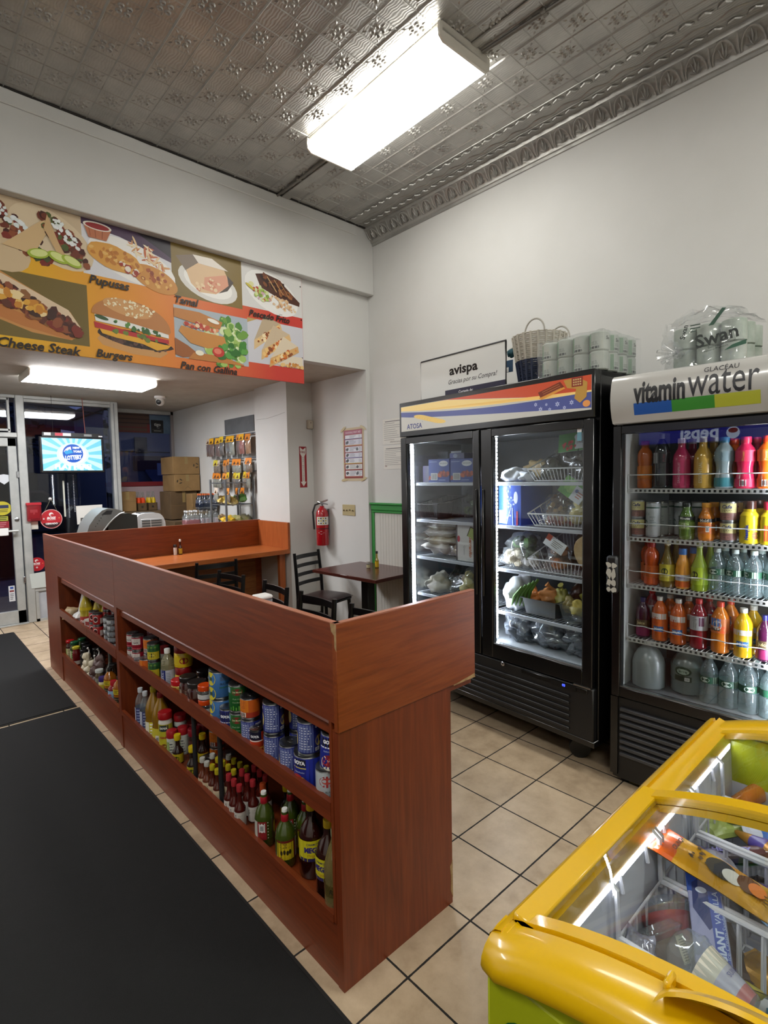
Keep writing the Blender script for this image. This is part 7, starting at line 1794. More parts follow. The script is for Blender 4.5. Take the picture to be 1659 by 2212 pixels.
for i, x in enumerate((.415, .484, .553, .622)):
    for j in (0, 1): drink('d_water', x + .012 * j, Z3, 'clear water bottle on the third drinks shelf, %s row, %s' % (('front', 'second')[j], ('first from the lime soda', 'second from the lime soda', 'third from the lime soda', 'last')[i]), .135 + .072 * j, rz=-20 * i)
W4 = 'fourth drinks shelf'
for key, x, y, d in (('d_purple', .10, .135, 'dark purple juice with a blue cap at the left of the '), ('d_mango', .178, .135, 'orange mango juice, left front bottle of the '), ('d_mango', .260, .135, 'orange mango juice, right front bottle of the '), ('d_cran', .346, .135, 'dark red soda with a silver label in front on the '), ('d_osoda', .432, .135, 'orange soda with a blue label in front on the '), ('d_yellow', .520, .135, 'yellow juice in front on the '), ('d_purple', .597, .135, 'purple juice with a blue cap at the right of the '), ('d_cran', .112, .215, 'dark red soda in the second row behind the purple juice, '), ('d_mango', .195, .215, 'orange mango juice in the second row, left, '), ('d_mango', .278, .215, 'orange mango juice in the second row, right, '), ('d_cran', .364, .215, 'dark red soda in the second row of the '), ('d_osoda', .45, .215, 'orange soda in the second row of the '), ('d_yellow', .538, .215, 'yellow juice in the second row of the ')): drink(key, x, Z4, d + W4, y)
drink('gallon', .125, Z5, 'frosted gallon water jug without a label on the cooler floor', .145, rz=30)
drink('gallon_label', .285, Z5, 'frosted gallon water jug with a dark green label on the cooler floor', .20)
for i, x in enumerate((.392, .468, .544, .62)):
    for j in (0, 1): 
        if i == 0 and j: continue
        drink('d_water_big' if False else 'd_water', x + .01 * j, Z5, 'water bottle on the cooler floor, %s row, %s' % (('front', 'second')[j], ('beside the jug', 'second from the jug', 'third from the jug', 'at the right')[i]), .135 + .08 * j, rz=15 * i).scale = (1.14, 1.14, 1.12)
# toilet paper in a knotted bag on top
t = thing('toilet_paper_bundle', 'knotted clear bag of toilet rolls on top of the drinks cooler', 'toilet paper', vw(.36, .27, 1.9805), VR - .06)
WR2 = mottled('roll_wrap_two', '#8f9d90', '#bcc4bb', 9, .4)
for i in range(3):
    for j in range(3):
        for k in range(2):
            mb = MB().at(((i - 1) * .098, (j - 1) * .098, .002 + k * .098)).lathe([(.042, 0), (.048, .005), (.048, .093), (.042, .097), (.014, .097), (.013, .09)], WR2, 14); mb.reset(); part('roll', mb, t)
mb = MB(); mb.grid(lambda u, v: ((u - .5) * .33 * (1 - .15 * v), -.158 - .012 * math.sin(PI * u), v * .225 + .04 * math.sin(PI * u) * v), 20, 14, FILM); mb.grid(lambda u, v: ((u - .5) * .30, (v - .5) * .32, .222 + .035 * math.sin(PI * u)), 18, 14, FILM); mb.grid(lambda u, v: (-.165 - .015 * math.sin(PI * v), (u - .5) * .32, .225 * v), 14, 12, FILM); crumple(mb, 9, .016, 3.2)
o = part('wrap', mb, t, 'crinkled clear bag')
a = Art((.055, -.176, .125), (1, .12, 0), (0, 0, 1)); a.text('Swan', 0, 0, '#18201c', rot=.16, width=.16, bold=.02); a.text('Bathroom Tissue', .02, -.035, '#2c3a30', rot=.16, width=.10); a.text('Natural Premium', .0, -.05, '#2c3a30', rot=.16, width=.09); a.poly([(-.03, .05), (.02, .115), (.035, .112), (-.01, .05)], '#1f4a36'); a.poly([(.03, -.065), (.11, -.05), (.11, -.032), (.06, -.045)], '#2a5a44')
a.text('Swan', -.125, .04, '#18201c', rot=1.35, width=.06, bold=.02); a.rows(-.10, -.06, .03, .07, 3, '#3a4a40', 2); part('print', a.mb, t, smooth=False)
mb = MB()
for k in range(9):
    q = 2 * PI * k / 9; mb.tube([(-.10, -.165, .085), (-.115 + .018 * math.cos(q), -.185, .085 + .018 * math.sin(q)), (-.13 + .045 * math.cos(q), -.215, .085 + .045 * math.sin(q))], [.006, .007, .011], FILM, 6)
mb.ball((-.10, -.175, .085), (.026, .022, .026), FILM, 10, 7, .5, 2); crumple(mb, 3, .008, 4); part('knot', mb, t, 'gathered knot of the plastic bag')
mb = MB(); mb.box(-.04, .04, -.05, .05, 0, .13, mat('#c9622a', .45), .003); mb.box(-.035, .035, -.0508, -.0, .02, .06, mat('#d9b08a', .5)); solo('orange_box', mb, 'orange box at the right end of the drinks cooler top', 'box', vw(.635, .30, 1.9805), (0, 0, VR))
# ================================================================= yellow ice cream freezer
FZ = (.185, -1.10, 0)
def fz(mb): 
    mb.v = [(x - FZ[0], y - FZ[1], z) for x, y, z in mb.v]; return mb
ZA = lambda y: .875 + .072 * (1 - ((y + 1.10) / .335) ** 2)
YEL1 = mat('#d6a900', .28, coat=.5, name='yellow_plastic'); YEL2 = mat('#b38a06', .4)
LIME = mottled('lime_panel', '#9aa312', '#a8ae1c', 3, .35); DGR = mat('#1c5a24', .4)
fr = thing('ice_cream_freezer', 'yellow ice cream chest freezer with sliding curved glass lids in the foreground corner', 'freezer', FZ)
Y0, Y1, X0, X1 = -.757, -1.443, -.325, .69
mb = MB(); mb.box(X0, X1, Y1, Y0, .09, .16, BLACK, .01)
mb.box(X0, X0 + .05, Y1, Y0, .10, .855, LIME, .012); mb.box(X1 - .05, X1, Y1, Y0, .10, .855, LIME, .012); mb.box(X0 + .04, X1 - .04, Y0 - .03, Y0, .10, .855, LIME); mb.box(X0 + .04, X1 - .04, Y1, Y1 + .03, .10, .855, LIME); mb.box(X0 + .04, X1 - .04, Y1 + .03, Y0 - .03, .16, .2, LIME)
for x in (X0 + .002, X1 - .032): mb.prism([(x, Y0 - .012, .80)] + [(x, Y0 - .012 + (Y1 - Y0 + .024) * k / 16, ZA(Y0 - .012 + (Y1 - Y0 + .024) * k / 16) - .03) for k in range(17)] + [(x, Y1 + .012, .80)], (.03, 0, 0), LIME)
part('cabinet', fz(mb), fr)
# green outline panel on the near end
a = Art((X0 - .0008, -1.10, .47), (0, -1, 0), (0, 0, 1))
def rrect(hw, hh, r, n=6):
    return [(sx * (hw - r) + r * math.cos(q), sy * (hh - r) + r * math.sin(q)) for sx, sy, q0 in ((1, 1, 0), (-1, 1, PI / 2), (-1, -1, PI), (1, -1, 1.5 * PI)) for q in [q0 + PI / 2 * k / n for k in range(n + 1)]]
a.poly(rrect(.315, .33, .05), DGR); a.poly(rrect(.305, .32, .042), LIME); a.poly(rrect(.288, .303, .03), DGR); a.poly(rrect(.278, .293, .024), mottled('worn_white_panel', '#a9adab', '#d3d6d3', 11, .6))
part('side_panel', fz(a.mb), fr, 'white panel in a green outline', smooth=False)
# inner liner
LNR = mat('#c9ccd8', .4)
mb = MB()
mb.grid(lambda u, v: (-.27 + .92 * u, -.812 - .03 * v, .84 - .60 * v), 1, 1, LNR); mb.grid(lambda u, v: (-.27 + .92 * u, -1.39 + .03 * v, .84 - .60 * v), 1, 1, LNR); mb.grid(lambda u, v: (-.268 + .03 * v, -1.39 + .578 * u, .84 - .60 * v), 1, 1, LNR); mb.grid(lambda u, v: (.645 - .03 * v, -1.39 + .578 * u, .84 - .60 * v), 1, 1, LNR); mb.grid(lambda u, v: (-.25 + .9 * u, -1.38 + .56 * v, .24), 1, 1, LNR)
part('liner', fz(mb), fr)
FL = lamp_mat('freezer_led', '#f4f6ff', 22.0)
mb = MB(); mb.box(-.255, .63, -.813, -.806, .826, .838, FL); part('led_strip', fz(mb), fr)
mb = MB()
# top frame: side rails along x
for s_, yo, yi in ((1, Y0 + .008, -.812), (-1, Y1 - .008, -1.388)):
    pr = [(yo, .83), (yo + .004 * s_, .845), (yo + .002 * s_, .862), (yo - .008 * s_, .874), (yo - .018 * s_, .878), (yo - .020 * s_, .872), (yo - .026 * s_, .872), (yo - .028 * s_, .882), (yo - .046 * s_, ZA(yo - .046 * s_) - .012), (yi, ZA(yi) - .018), (yi, .84)]
    mb.sweep([(X0 + .03, y, z) for y, z in pr], (X1 - X0 - .05, 0, 0), YEL1)
# arched end caps
CAPN = [(-.262, -.008), (-.275, .002), (-.298, .001), (-.315, -.004), (-.328, -.012), (-.336, -.024), (-.338, -.036), (-.334, -.046), (-.322, -.048)]
CAPF = [(.61, -.016), (.625, -.008), (.66, -.008), (.685, -.012), (.70, -.022), (.704, -.036), (.695, -.044)]
def cap_grid(pr):
    n = 22; m = len(pr)
    def yof(i): return Y0 + .006 + (Y1 - Y0 - .012) * i / n
    def drop(i): 
        e = min(i, n - i) / n
        return 0.0
    vs = []
    for i in range(n + 1):
        y = yof(i); yy = max(min(y, -.765), -1.435)
        for x, dz in pr:
            q = x
            if i in (0, n): q = x + (.016 if x < 0 else -.016)
            vs.append((q, y, ZA(yy) + dz - (.006 if i in (0, n) else 0)))
    mb.add(vs, [(i * m + k, i * m + k + 1, (i + 1) * m + k + 1, (i + 1) * m + k) for i in range(n) for k in range(m - 1)], YEL1)
cap_grid(CAPN); cap_grid(CAPF)
part('top_frame', fz(mb), fr, 'yellow plastic top frame')
def lid(x0, x1, dz, label):
    mb = MB(); n = 20
    def strip(xa, xb, t):
        for dd in (0, -t): mb.grid(lambda u, v: (xa + (xb - xa) * v, -.772 - .656 * u, ZA(-.772 - .656 * u) + dz + dd), n, 1, YEL1)
        for x in (xa, xb): mb.grid(lambda u, v: (x, -.772 - .656 * u, ZA(-.772 - .656 * u) + dz - t * v), n, 1, YEL1)
    strip(x1 - .03, x1, .016); strip(x0, x0 + .022, .014)
    for ya, yb in ((-.768, -.806), (-1.394, -1.432)):
        mb.box(x0, x1, yb, ya, ZA((ya + yb) / 2) + dz - .012, ZA((ya + yb) / 2) + dz + .003, YEL1, .003)
    mb.box(x1 - .075, x1 - .03, -.776, -.768, ZA(-.772) + dz - .004, ZA(-.772) + dz + .009, YEL1, .002)
    l = part('sliding_lid', fz(mb), fr, label)
    g = MB(); g.grid(lambda u, v: (x0 + .02 + (x1 - x0 - .05) * v, -.804 - .592 * u, ZA(-.804 - .592 * u) + dz - .006), n, 1, clear('freezer_lid_glass_%d' % int(x1 * 100), '#eef2f0', .03, .02))
    part('lid_glass', fz(g), l)
    return l
l1 = lid(-.268, .20, .004, 'near sliding lid'); l2 = lid(.17, .62, -.014, 'far sliding lid')
mb = MB(); n = 18
def fin(u, v):
    y = -.985 - .23 * u; hgt = .012 + .042 * math.sin(PI * u) ** .6
    return (-.285 - .03 * v ** 2 + .03 * (1 - v) * math.sin(PI * u), y, ZA(y) + .002 + hgt * v)
mb.grid(fin, n, 6, YEL1); mb.grid(lambda u, v: (fin(u, v)[0] - .007, fin(u, v)[1], fin(u, v)[2] - .001), n, 6, YEL1); mb.grid(lambda u, v: (fin(u, 1)[0] - .007 * v, fin(u, 1)[1], fin(u, 1)[2] - .001 * v), n, 1, YEL1); mb.box(-.292, -.268, -.992, -.984, ZA(-.985), ZA(-.985) + .018, YEL1, .003)
part('lid_handle', fz(mb), l1, 'raised curved grip')
for x in (X0 + .08, X1 - .08):
    for y in (Y0 - .08, Y1 + .08):
        mb = MB(); mb.at((x, y, .04), (R(90), 0, 0)).lathe([(.02, -.012), (.04, -.012), (.04, .012), (.02, .012)], BLACK, 14); mb.reset(); mb.box(x - .02, x + .02, y - .018, y + .018, .06, .095, STEEL); part('caster', fz(mb), fr)
# ---------------------------------------------------------------- baskets and ice creams
WHW = mat('#c9cad2', .35)
def fbasket(x0, x1, zt, zb, label):
    t = thing('freezer_basket', label, 'wire basket', ((x0 + x1) / 2, -1.10, zb), 0, 'hanging baskets in the freezer')
    w, h = (x1 - x0) / 2, zt - zb; d = .272
    mb = MB(); mb.tube([(-w, -d, h), (w, -d, h), (w, d, h), (-w, d, h)], .0055, WHW, 7, True); mb.tube([(-w * .95, -d * .97, .004), (w * .95, -d * .97, .004), (w * .95, d * .97, .004), (-w * .95, d * .97, .004)], .004, WHW, 6, True); part('frame', mb, t)
    mb = MB()
    for k in range(15):
        y = -d + 2 * d * (k + .5) / 15; mb.tube([(-w, y, h), (-w * .95, y * .97, .004), (w * .95, y * .97, .004), (w, y, h)], .0026, WHW, 5)
    for k in range(4):
        x = -w + 2 * w * (k + .5) / 4; mb.tube([(x, -d, h), (x * .95, -d * .97, .004), (x * .95, d * .97, .004), (x, d, h)], .0026, WHW, 5)
    part('wires', mb, t)
    for sy in (1, -1):
        for sx in (-1, 1):
            mb = MB(); x = sx * w; q = -sx
            zz = .832 - zb
            mb.tube([(x, sy * d, h - .01), (x, sy * (d + .004), zz), (x, sy * (d + .02), zz + .012), (x, sy * (d + .034), zz + .006), (x + q * .038, sy * (d + .034), zz + .006), (x + q * .038, sy * (d + .016), zz - .002), (x + q * .038, sy * (d + .01), zz - .03)], .0045, WHW, 7); part('hook', mb, t)
    return t
ZTB, ZBB = .75, .56
fbasket(-.045, .138, ZTB, ZBB, 'near hanging basket holding the clear tubs')
fbasket(.150, .330, ZTB, ZBB, 'middle hanging basket with the orange wrapper across it')
fbasket(.345, .525, ZTB, ZBB, 'far hanging basket under the lid frame')
def pack(name, label, loc, rot, w, h, t_, zones, base, art=None, seed=1, crimp=.06, cat='ice cream'):
    mb = MB()
    def zf(u, v):
        for (a0, a1, b0, b1), m in zones:
            if a0 <= u <= a1 and b0 <= v <= b1: return m
        return base
    mb.pillow(w, h, t_, base, n=12, wr=.3, seed=seed, flat_edge=crimp, mat_fn=zf)
    th_ = thing(name, label, cat, loc, 0, 'ice creams in the freezer', rot); part('wrapper', mb, th_, angle=80)
    if art:
        a = Art((0, 0, t_ * .5 * 1.12), (1, 0, 0), (0, 1, 0)); art(a); part('print', a.mb, th_, smooth=False)
    return th_
OR = mat('#c9571c', .25); GO = mat('#cf9a24', .25, .2); GO2 = mat('#c8862a', .25, .2); WF = mat('#d4d0c4', .3)
def panda(a):
    a.text('CRUNCH', -.062, .0, '#33200f', rot=PI / 2 - .1, width=.052, bold=.03, shear=.2)
    a.ell(.012, .0, .026, .030, '#26221f'); a.ell(.03, -.004, .017, .022, '#c9c8c4'); a.ell(.055, .002, .02, .026, '#5a3218', 0, .2, 3); a.ell(.068, .0, .014, .020, '#d2752a'); a.scatter(-.025, .0, .02, .028, 12, .004, ['#3a2a18', '#6a4a20'], 0, 4)
    a.text('MILK', .085, .018, '#33240f', rot=PI / 2, width=.02, bold=.02); a.rows(.078, .094, -.03, .0, 3, '#5a3c14')
pack('ice_cream_wrapper', 'large orange and gold ice cream wrapper lying across the basket rails', (.172, -.905, .795), (R(-6), R(14), R(-84)), .20, .105, .022, [((0, .2, 0, 1), OR), ((.94, 1, 0, 1), WF), ((.55, .75, .55, 1), GO2)], GO, panda, 3, .05)
# giant vanilla box
mb = MB(); mb.box(-.028, .028, -.012, .012, -.09, .09, mat('#8f93b8', .35), .002); mb.box(-.0285, .0285, -.0125, .0125, .045, .0905, mat('#2a4a9a', .35), .002)
a = Art((0, -.0127, 0), (1, 0, 0), (0, 0, 1), mb); a.k = 3
a.poly([(-.02, .06), (0, .075), (.02, .06), (.022, .01), (0, -.01), (-.022, .02)], '#1f2c66'); a.poly([(.004, .05), (.024, .05), (.026, -.085), (.006, -.05)], '#2c479c'); a.text('GIANT', .015, -.03, '#b5c4dc', rot=PI / 2, width=.05, bold=.04); a.text('VANILLA', .015, .026, '#b5c4dc', rot=PI / 2, width=.05, bold=.01); a.text('Ice Cream Sandwich', .0235, -.01, '#9fb0d2', rot=PI / 2, width=.075); a.ell(-.006, .05, .009, .005, '#c9d2e4')
a.scatter(-.012, -.06, .012, .02, 10, .004, ['#6d719c', '#a9acc9'], 0, 3)
solo('ice_cream_box', mb, 'blue and lilac giant vanilla ice cream sandwich box leaning on the basket rail', 'ice cream', (.122, -.915, .725), (R(-52), R(-6), R(-68)), 'ice creams in the freezer')
def tub(label, loc, rot, inner, txt):
    t = thing('dessert_tub', label, 'dessert tub', loc, 0, 'ice creams in the freezer', rot)
    mb = MB(); mb.lathe([(.032, 0), (.036, .004), (.050, .048), (.053, .052), (.053, .055)], CLEARP, 26, False); mb.lathe([(.001, .001), (.032, .001)], CLEARP, 26, False); part('tub_body', mb, t)
    mb = MB(); mb.lathe([(.055, .052), (.057, .056), (.055, .060), (.05, .061), (.046, .068), (.02, .071), (.001, .071)], CLEARP, 26, False); part('lid', mb, t)
    mb = MB(); mb.lathe([(.031, .003), (.046, .045), (.001, .047)], inner, 20, False); part('contents', mb, t)
    if txt:
        mb = MB(); mb.grid(lambda u, v: ((.0365 + .0125 * v) * math.cos(-2.4 + 1.9 * u), (.0365 + .0125 * v) * math.sin(-2.4 + 1.9 * u), .006 + .038 * v), 10, 1, mat('#b9b29a', .5))
        for k in range(9): mb.grid(lambda u, v: ((.0372 + .0125 * (.1 + k * .09 + .03 * v)) * math.cos(-2.3 + 1.6 * u), (.0372 + .0125 * (.1 + k * .09 + .03 * v)) * math.sin(-2.3 + 1.6 * u), .006 + .038 * (.1 + k * .09 + .03 * v)), 9, 1, mat('#5a5548', .5))
        part('label', mb, t, 'ingredient label')
    return t
tub('clear dessert tub tilted with its ingredient label showing', (.040, -.885, .665), (R(-35), R(42), R(20)), mat('#6a4a36', .5), True)
tub('clear dessert tub with red filling behind the labelled tub', (.085, -.873, .68), (R(-30), R(48), R(10)), mat('#b03a40', .4), False)
t = thing('sundae_cup', 'clear sundae cup with a domed lid lying on its side', 'sundae cup', (.022, -1.005, .70), 0, 'ice creams in the freezer', (R(-78), R(0), R(-8)))
mb = MB(); mb.lathe([(.024, 0), (.027, .004), (.040, .085), (.042, .088)], CLEARP, 22, False); part('cup', mb, t)
mb = MB(); mb.lathe([(.026, .006), (.029, .022)], mat('#b8484a', .35), 20, False); mb.lathe([(.029, .022), (.034, .05)], mat('#b9b4cc', .35), 20, False); mb.lathe([(.034, .05), (.039, .078), (.001, .085)], mat('#d9cfc0', .35), 20, False); mb.lathe([(.001, .005), (.026, .006)], mat('#a8483c', .4), 20, False); mb.ctext('SUNDAE', mat('#4a4a80', .4), .0345, -1.2, .04, width=.04); part('contents', mb, t)
mb = MB(); mb.lathe([(.043, .086), (.044, .092), (.041, .095), (.036, .115), (.02, .126), (.001, .129)], CLEARP, 22, False); part('dome_lid', mb, t)
solo('ice_cream_box', MB().box(-.06, .06, -.03, .03, 0, .03, mat('#b5b7bd', .4), .002), 'plain white flat carton at the bottom of the near basket', 'ice cream', (.075, -1.0, .605), (R(4), R(-8), R(20)), 'ice creams in the freezer')
P1 = mat('#4a3a8a', .25); P2 = mat('#8d86b8', .3); BL = mat('#6a8ab0', .3); DK = mat('#2a1c26', .35); GN = mat('#9aa85a', .3); GD = mat('#a8762a', .25, .4)
t = thing('ice_cream_cone', 'wrapped cone in purple and gold foil on the far basket', 'ice cream', (.462, -.868, .715), 0, 'ice creams in the freezer', (R(84), R(8), R(-28)))
part('wrapper', MB().lathe([(.001, 0), (.006, .006), (.014, .045), (.014, .046), (.024, .085), (.024, .086), (.030, .12), (.026, .14), (.03, .155)], GD, 16, True, [GD, GD, P1, P1, P1, GD, GD, GD]), t)
pack('ice_cream_wrapper', 'pale green ice cream bag at the back of the far basket', (.50, -.85, .705), (R(10), R(0), R(-30)), .16, .07, .03, [((.4, .65, .2, .8), mat('#c9cfa0', .3))], GN, lambda a: (a.ell(.0, 0, .02, .02, '#4a5a2c'), a.ell(.035, 0, .016, .016, '#7a5a30')), 5)
pack('ice_cream_wrapper', 'dark pack with purple lettering on the far basket', (.385, -.905, .715), (R(0), R(-12), R(-62)), .15, .05, .025, [((.55, .9, 0, 1), mat('#4a1c20', .3))], DK, lambda a: (a.text('HERSHEY', -.02, 0, '#8a84c4', width=.075, bold=.05), a.rows(.04, .06, -.012, .012, 3, '#b9b0b4')), 6)
pack('ice_cream_wrapper', 'lilac and white ice cream pack poking out behind the orange wrapper', (.315, -.885, .715), (R(20), R(0), R(40)), .10, .065, .03, [((.3, .8, 0, 1), mat('#b9b6c4', .3))], P2, None, 7)
pack('ice_cream_wrapper', 'purple ice cream pack in the middle basket', (.30, -.945, .70), (R(6), R(10), R(-50)), .11, .06, .03, [], mat('#5a3a9a', .3), lambda a: a.text('GRAPE', 0, 0, '#a89ad0', width=.05), 8)
pack('ice_cream_wrapper', 'light blue ice cream pack in the middle basket', (.285, -.995, .70), (R(4), R(8), R(-40)), .12, .065, .03, [((.4, .8, .2, .8), mat('#3a5a96', .3))], BL, None, 9)
pack('ice_cream_wrapper', 'yellow ice cream bar in a clear sleeve inside the near basket', (.095, -.955, .66), (R(-50), R(10), R(-60)), .10, .06, .025, [((0, .15, 0, 1), mat('#c9b9a4', .3))], mat('#b5a83a', .35), None, 10)
pack('ice_cream_wrapper', 'teal ice cream pack deep in the near basket', (.135, -1.06, .64), (R(-20), R(0), R(-70)), .12, .07, .03, [], mat('#2f7f9a', .35), None, 11)
pack('ice_cream_wrapper', 'small dark purple pack below the labelled tub', (.0, -.955, .635), (R(10), R(20), R(10)), .07, .05, .03, [], mat('#35266a', .35), None, 12)
for k, (x, y, rz, c, lb) in enumerate(((.60, -.85, -30, '#c9782a', 'orange wrapped ice pop at the far end of the freezer'), (.575, -.925, -10, '#b38a4a', 'long tan wrapped roll at the far end of the freezer'), (.58, -.87, -70, '#b8622c', 'orange pack lying below the wrapped ice pop'))):
    t = thing('ice_pop', lb, 'ice cream', (x, y, .715 - .02 * k), 0, 'ice creams in the freezer', (R(8), R(-20), R(rz)))
    mb = MB().at((0, 0, 0), (0, R(90), 0)); mb.lathe([(.014, -.075), (.004, -.066), (.020, -.05), (.022, .05), (.006, .064), (.016, .072)], mat(c, .25), 14); mb.reset(); crumple(mb, k, .003, 5); part('wrapper', mb, t, angle=80)
pack('ice_cream_wrapper', 'white and blue ice cream pack against the far lid frame', (.505, -.955, .725), (R(10), R(0), R(-70)), .16, .07, .025, [((.2, .8, .0, .35), mat('#3a62a8', .3))], mat('#b9bcc8', .3), lambda a: a.text('COOKIES', .0, -.004, '#3a5a9a', width=.08, bold=.03), 14)
for k, (x, y, z, lb) in enumerate(((-.075, -.90, .56, 'crumpled clear bag against the near liner wall'), (-.012, -.845, .66, 'small knotted clear bag by the basket post'), (-.10, -1.02, .60, 'clear bag crumpled in front of the sundae cup'))):
    mb = sack(MB(), (0, 0, .04), (.035, .035, .05 if k else .06), clear('freezer_bag_%d' % k, '#f0f0f6', .10, .12, '#a9a9bc', .4), 3 + k); crumple(mb, 30 + k, .014, 4); solo('plastic_bag', mb.mesh('plastic_bag', angle=80), lb, 'bag', (x, y, z), (0, 0, k), 'ice creams in the freezer')
pack('ice_cream_wrapper', 'brown ice cream pack at the bottom of the middle basket', (.24, -.90, .60), (0, 0, R(30)), .14, .08, .04, [], mat('#4a3226', .35), None, 21)
pack('ice_cream_wrapper', 'gold and blue ice cream pack lower in the middle basket', (.23, -1.0, .60), (0, R(4), R(70)), .14, .08, .04, [((0, .4, 0, 1), mat('#2f4a8a', .35))], GO, None, 22)
pack('ice_cream_wrapper', 'dark chocolate ice cream pack at the bottom of the far basket', (.43, -.92, .60), (0, 0, R(-20)), .15, .09, .05, [], DK, None, 23)
pack('ice_cream_wrapper', 'brown gold-edged pack beneath the wrapped cone', (.44, -.98, .66), (R(4), R(6), R(15)), .15, .08, .04, [((0, .2, 0, 1), GD)], mat('#5a4030', .35), None, 24)
# ================================================================= stock behind the bar
RK = mat('#7d8084', .35, .7)
t = thing('wire_rack', 'grey wire rack of snack bags standing behind the bar beside the pillar', 'rack', (1.86, 4.28, 0))
for sx in (-1, 1):
    for sy in (-1, 1): part('post', MB().rod((sx * .16, sy * .18, 0), (sx * .16, sy * .18, 1.54), .0125, RK, 10), t)
for z in (.45, .80, 1.06, 1.265, 1.50):
    mb = MB(); mb.tube([(-.16, -.18, z), (.16, -.18, z), (.16, .18, z), (-.16, .18, z)], .005, RK, 6, True)
    for k in range(12): mb.rod((-.16, -.165 + .03 * k, z), (.16, -.165 + .03 * k, z), .002, RK, 4)
    part('shelf', mb, t)
for z, y1, lb in ((2.035, 5.12, 'long wall rail carrying the top row of hanging bags'), (1.77, 4.95, 'wall rail carrying the second row of hanging bags'), (1.625, 5.0, 'wall rail carrying the lowest row of hanging bags')):
    mb = MB(); mb.box(XS - .05, XS - .035, 3.98, y1, z - .006, z + .006, RK); 
    for y in (4.1, y1 - .1): mb.rod((XS - .04, y, z), (XS, y, z), .006, RK, 6)
    solo('peg_rail', mb, lb, 'rail', group='wall rails')
rnd = random.Random(11)
FD = [mottled('dried_food_%d' % k, a, b, 60, .6) for k, (a, b) in enumerate((('#4a2618', '#6a3a22'), ('#5a4630', '#7d6240'), ('#3a2c22', '#5a4636'), ('#8a5a2a', '#a8743a'), ('#6a6a5a', '#8f8d7c'), ('#7a2c18', '#9a4224')))]
CD = [mat(c, .5) for c in ('#d9a01e', '#cf7a1c', '#d9b52a', '#d98a3a', '#c9b9a8', '#c9b93a')]
def hang(i, x, y, z, h, w, c, f, label):
    t = thing('hanging_bag', label, 'snack bag', (x, y, z), R(-90 + rnd.uniform(-14, 14)), 'hanging snack bags')
    mb = MB().at((0, 0, -.055 - h / 2), (R(90), 0, 0)).pillow(w, h, .03, FD[f], n=5, wr=.7, seed=i); mb.reset(); part('pouch', mb, t)
    mb = MB().at((0, -.003, -.055 - h * .5), (R(90), 0, 0)).pillow(w * 1.08, h * 1.06, .042, FILM, n=5, wr=.8, seed=i + 50); part('film', mb, t)
    mb = MB(); mb.prism([(-w * .5, -.012, -.07), (w * .5, -.012, -.07), (w * .5, 0, -.0), (-w * .5, 0, 0)], (0, -.002, 0), CD[c]); mb.prism([(-w * .3, -.0145, -.06), (w * .3, -.0145, -.06), (0, -.006, -.025)], (0, -.001, 0), mat('#5a3a1c', .5)); part('header_card', mb, t)
NTH = ('first', 'second', 'third', 'fourth', 'fifth', 'sixth', 'seventh', 'eighth', 'ninth', 'tenth')
i = 0
for z, ys, h, w, cs, fs, row in ((2.035, [5.06, 4.93, 4.80, 4.67, 4.54, 4.42, 4.30, 4.19, 4.09], .16, .105, (4, 0, 0, 2, 0, 0, 3, 0, 1), (0, 0, 0, 2, 2, 4, 0, 5, 3), 'top'), (1.77, [4.88, 4.76, 4.64, 4.52, 4.40, 4.28, 4.15, 4.05], .10, .095, (5, 4, 1, 3, 1, 1, 4, 1), (1, 1, 3, 2, 4, 4, 4, 1), 'middle'), (1.62, [4.90, 4.78, 4.66, 4.54, 4.42, 4.30, 4.18, 4.07], .12, .10, (1, 1, 3, 2, 2, 5, 2, 1), (4, 4, 2, 1, 1, 2, 1, 4), 'lowest')):
    for k, y in enumerate(ys):
        hang(i, XS - .075 - .02 * (k % 2), y, z - .004 * (k % 3), h, w, cs[k], fs[k], '%s bag from the window in the %s hanging row' % (NTH[k], row)); i += 1
for k, (x, y, z, c, f, s_, lb) in enumerate(((1.76, 4.16, 1.445, 3, 1, .10, 'orange-topped bag hanging at the front of the rack'), (1.86, 4.16, 1.445, 1, 2, .10, 'bag hanging second from the front corner of the rack'), (1.94, 4.18, 1.445, 1, 3, .10, 'bag hanging third from the front corner of the rack'), (1.74, 4.40, 1.45, 4, 4, .10, 'white-topped bag hanging at the far end of the rack'))):
    hang(40 + k, x, y, z, s_, .085, c, f, lb)
for k, (x, y, z, c, lb) in enumerate(((1.82, 4.20, 1.27, '#b59a1e', 'yellow bag lying on the upper rack shelf'), (1.91, 4.18, 1.285, '#5a8a44', 'green drink pouch lying across the upper rack shelf'), (1.80, 4.40, 1.27, '#cfae3a', 'small yellow bag at the far end of the upper rack shelf'), (1.77, 4.20, 1.065, '#d0a81c', 'bright yellow bag at the front of the lower rack shelf'), (1.86, 4.18, 1.065, '#6f7a24', 'olive green bag on the lower rack shelf'), (1.95, 4.20, 1.065, '#8f8a80', 'grey bag on the lower rack shelf'), (1.80, 4.42, 1.065, '#7a4a2c', 'brown bag at the far end of the lower rack shelf'))):
    bag('rack_pack%d' % k, .15, .13, .07, mottled('rack_print_%d' % k, c, c[:5] + '40' if k % 2 else '#c9b98a', 18, .3), 'snack_bag', 'snack bag', seed=k + 60, wr=.9)
    put('rack_pack%d' % k, x, y, z, 30 * k, lb, 'snack bags on the rack', rot=(R(28), R(-12 if k % 2 else 10), R(20 * k - 50)))
solo('grey_panel', MB().box(XS - .008, XS, 4.07, 4.76, 2.06, 2.235, mottled('grey_panel_paint', '#56585a', '#66686a', 8, .6)), 'dark grey panel on the side wall above the hanging bags', 'panel')
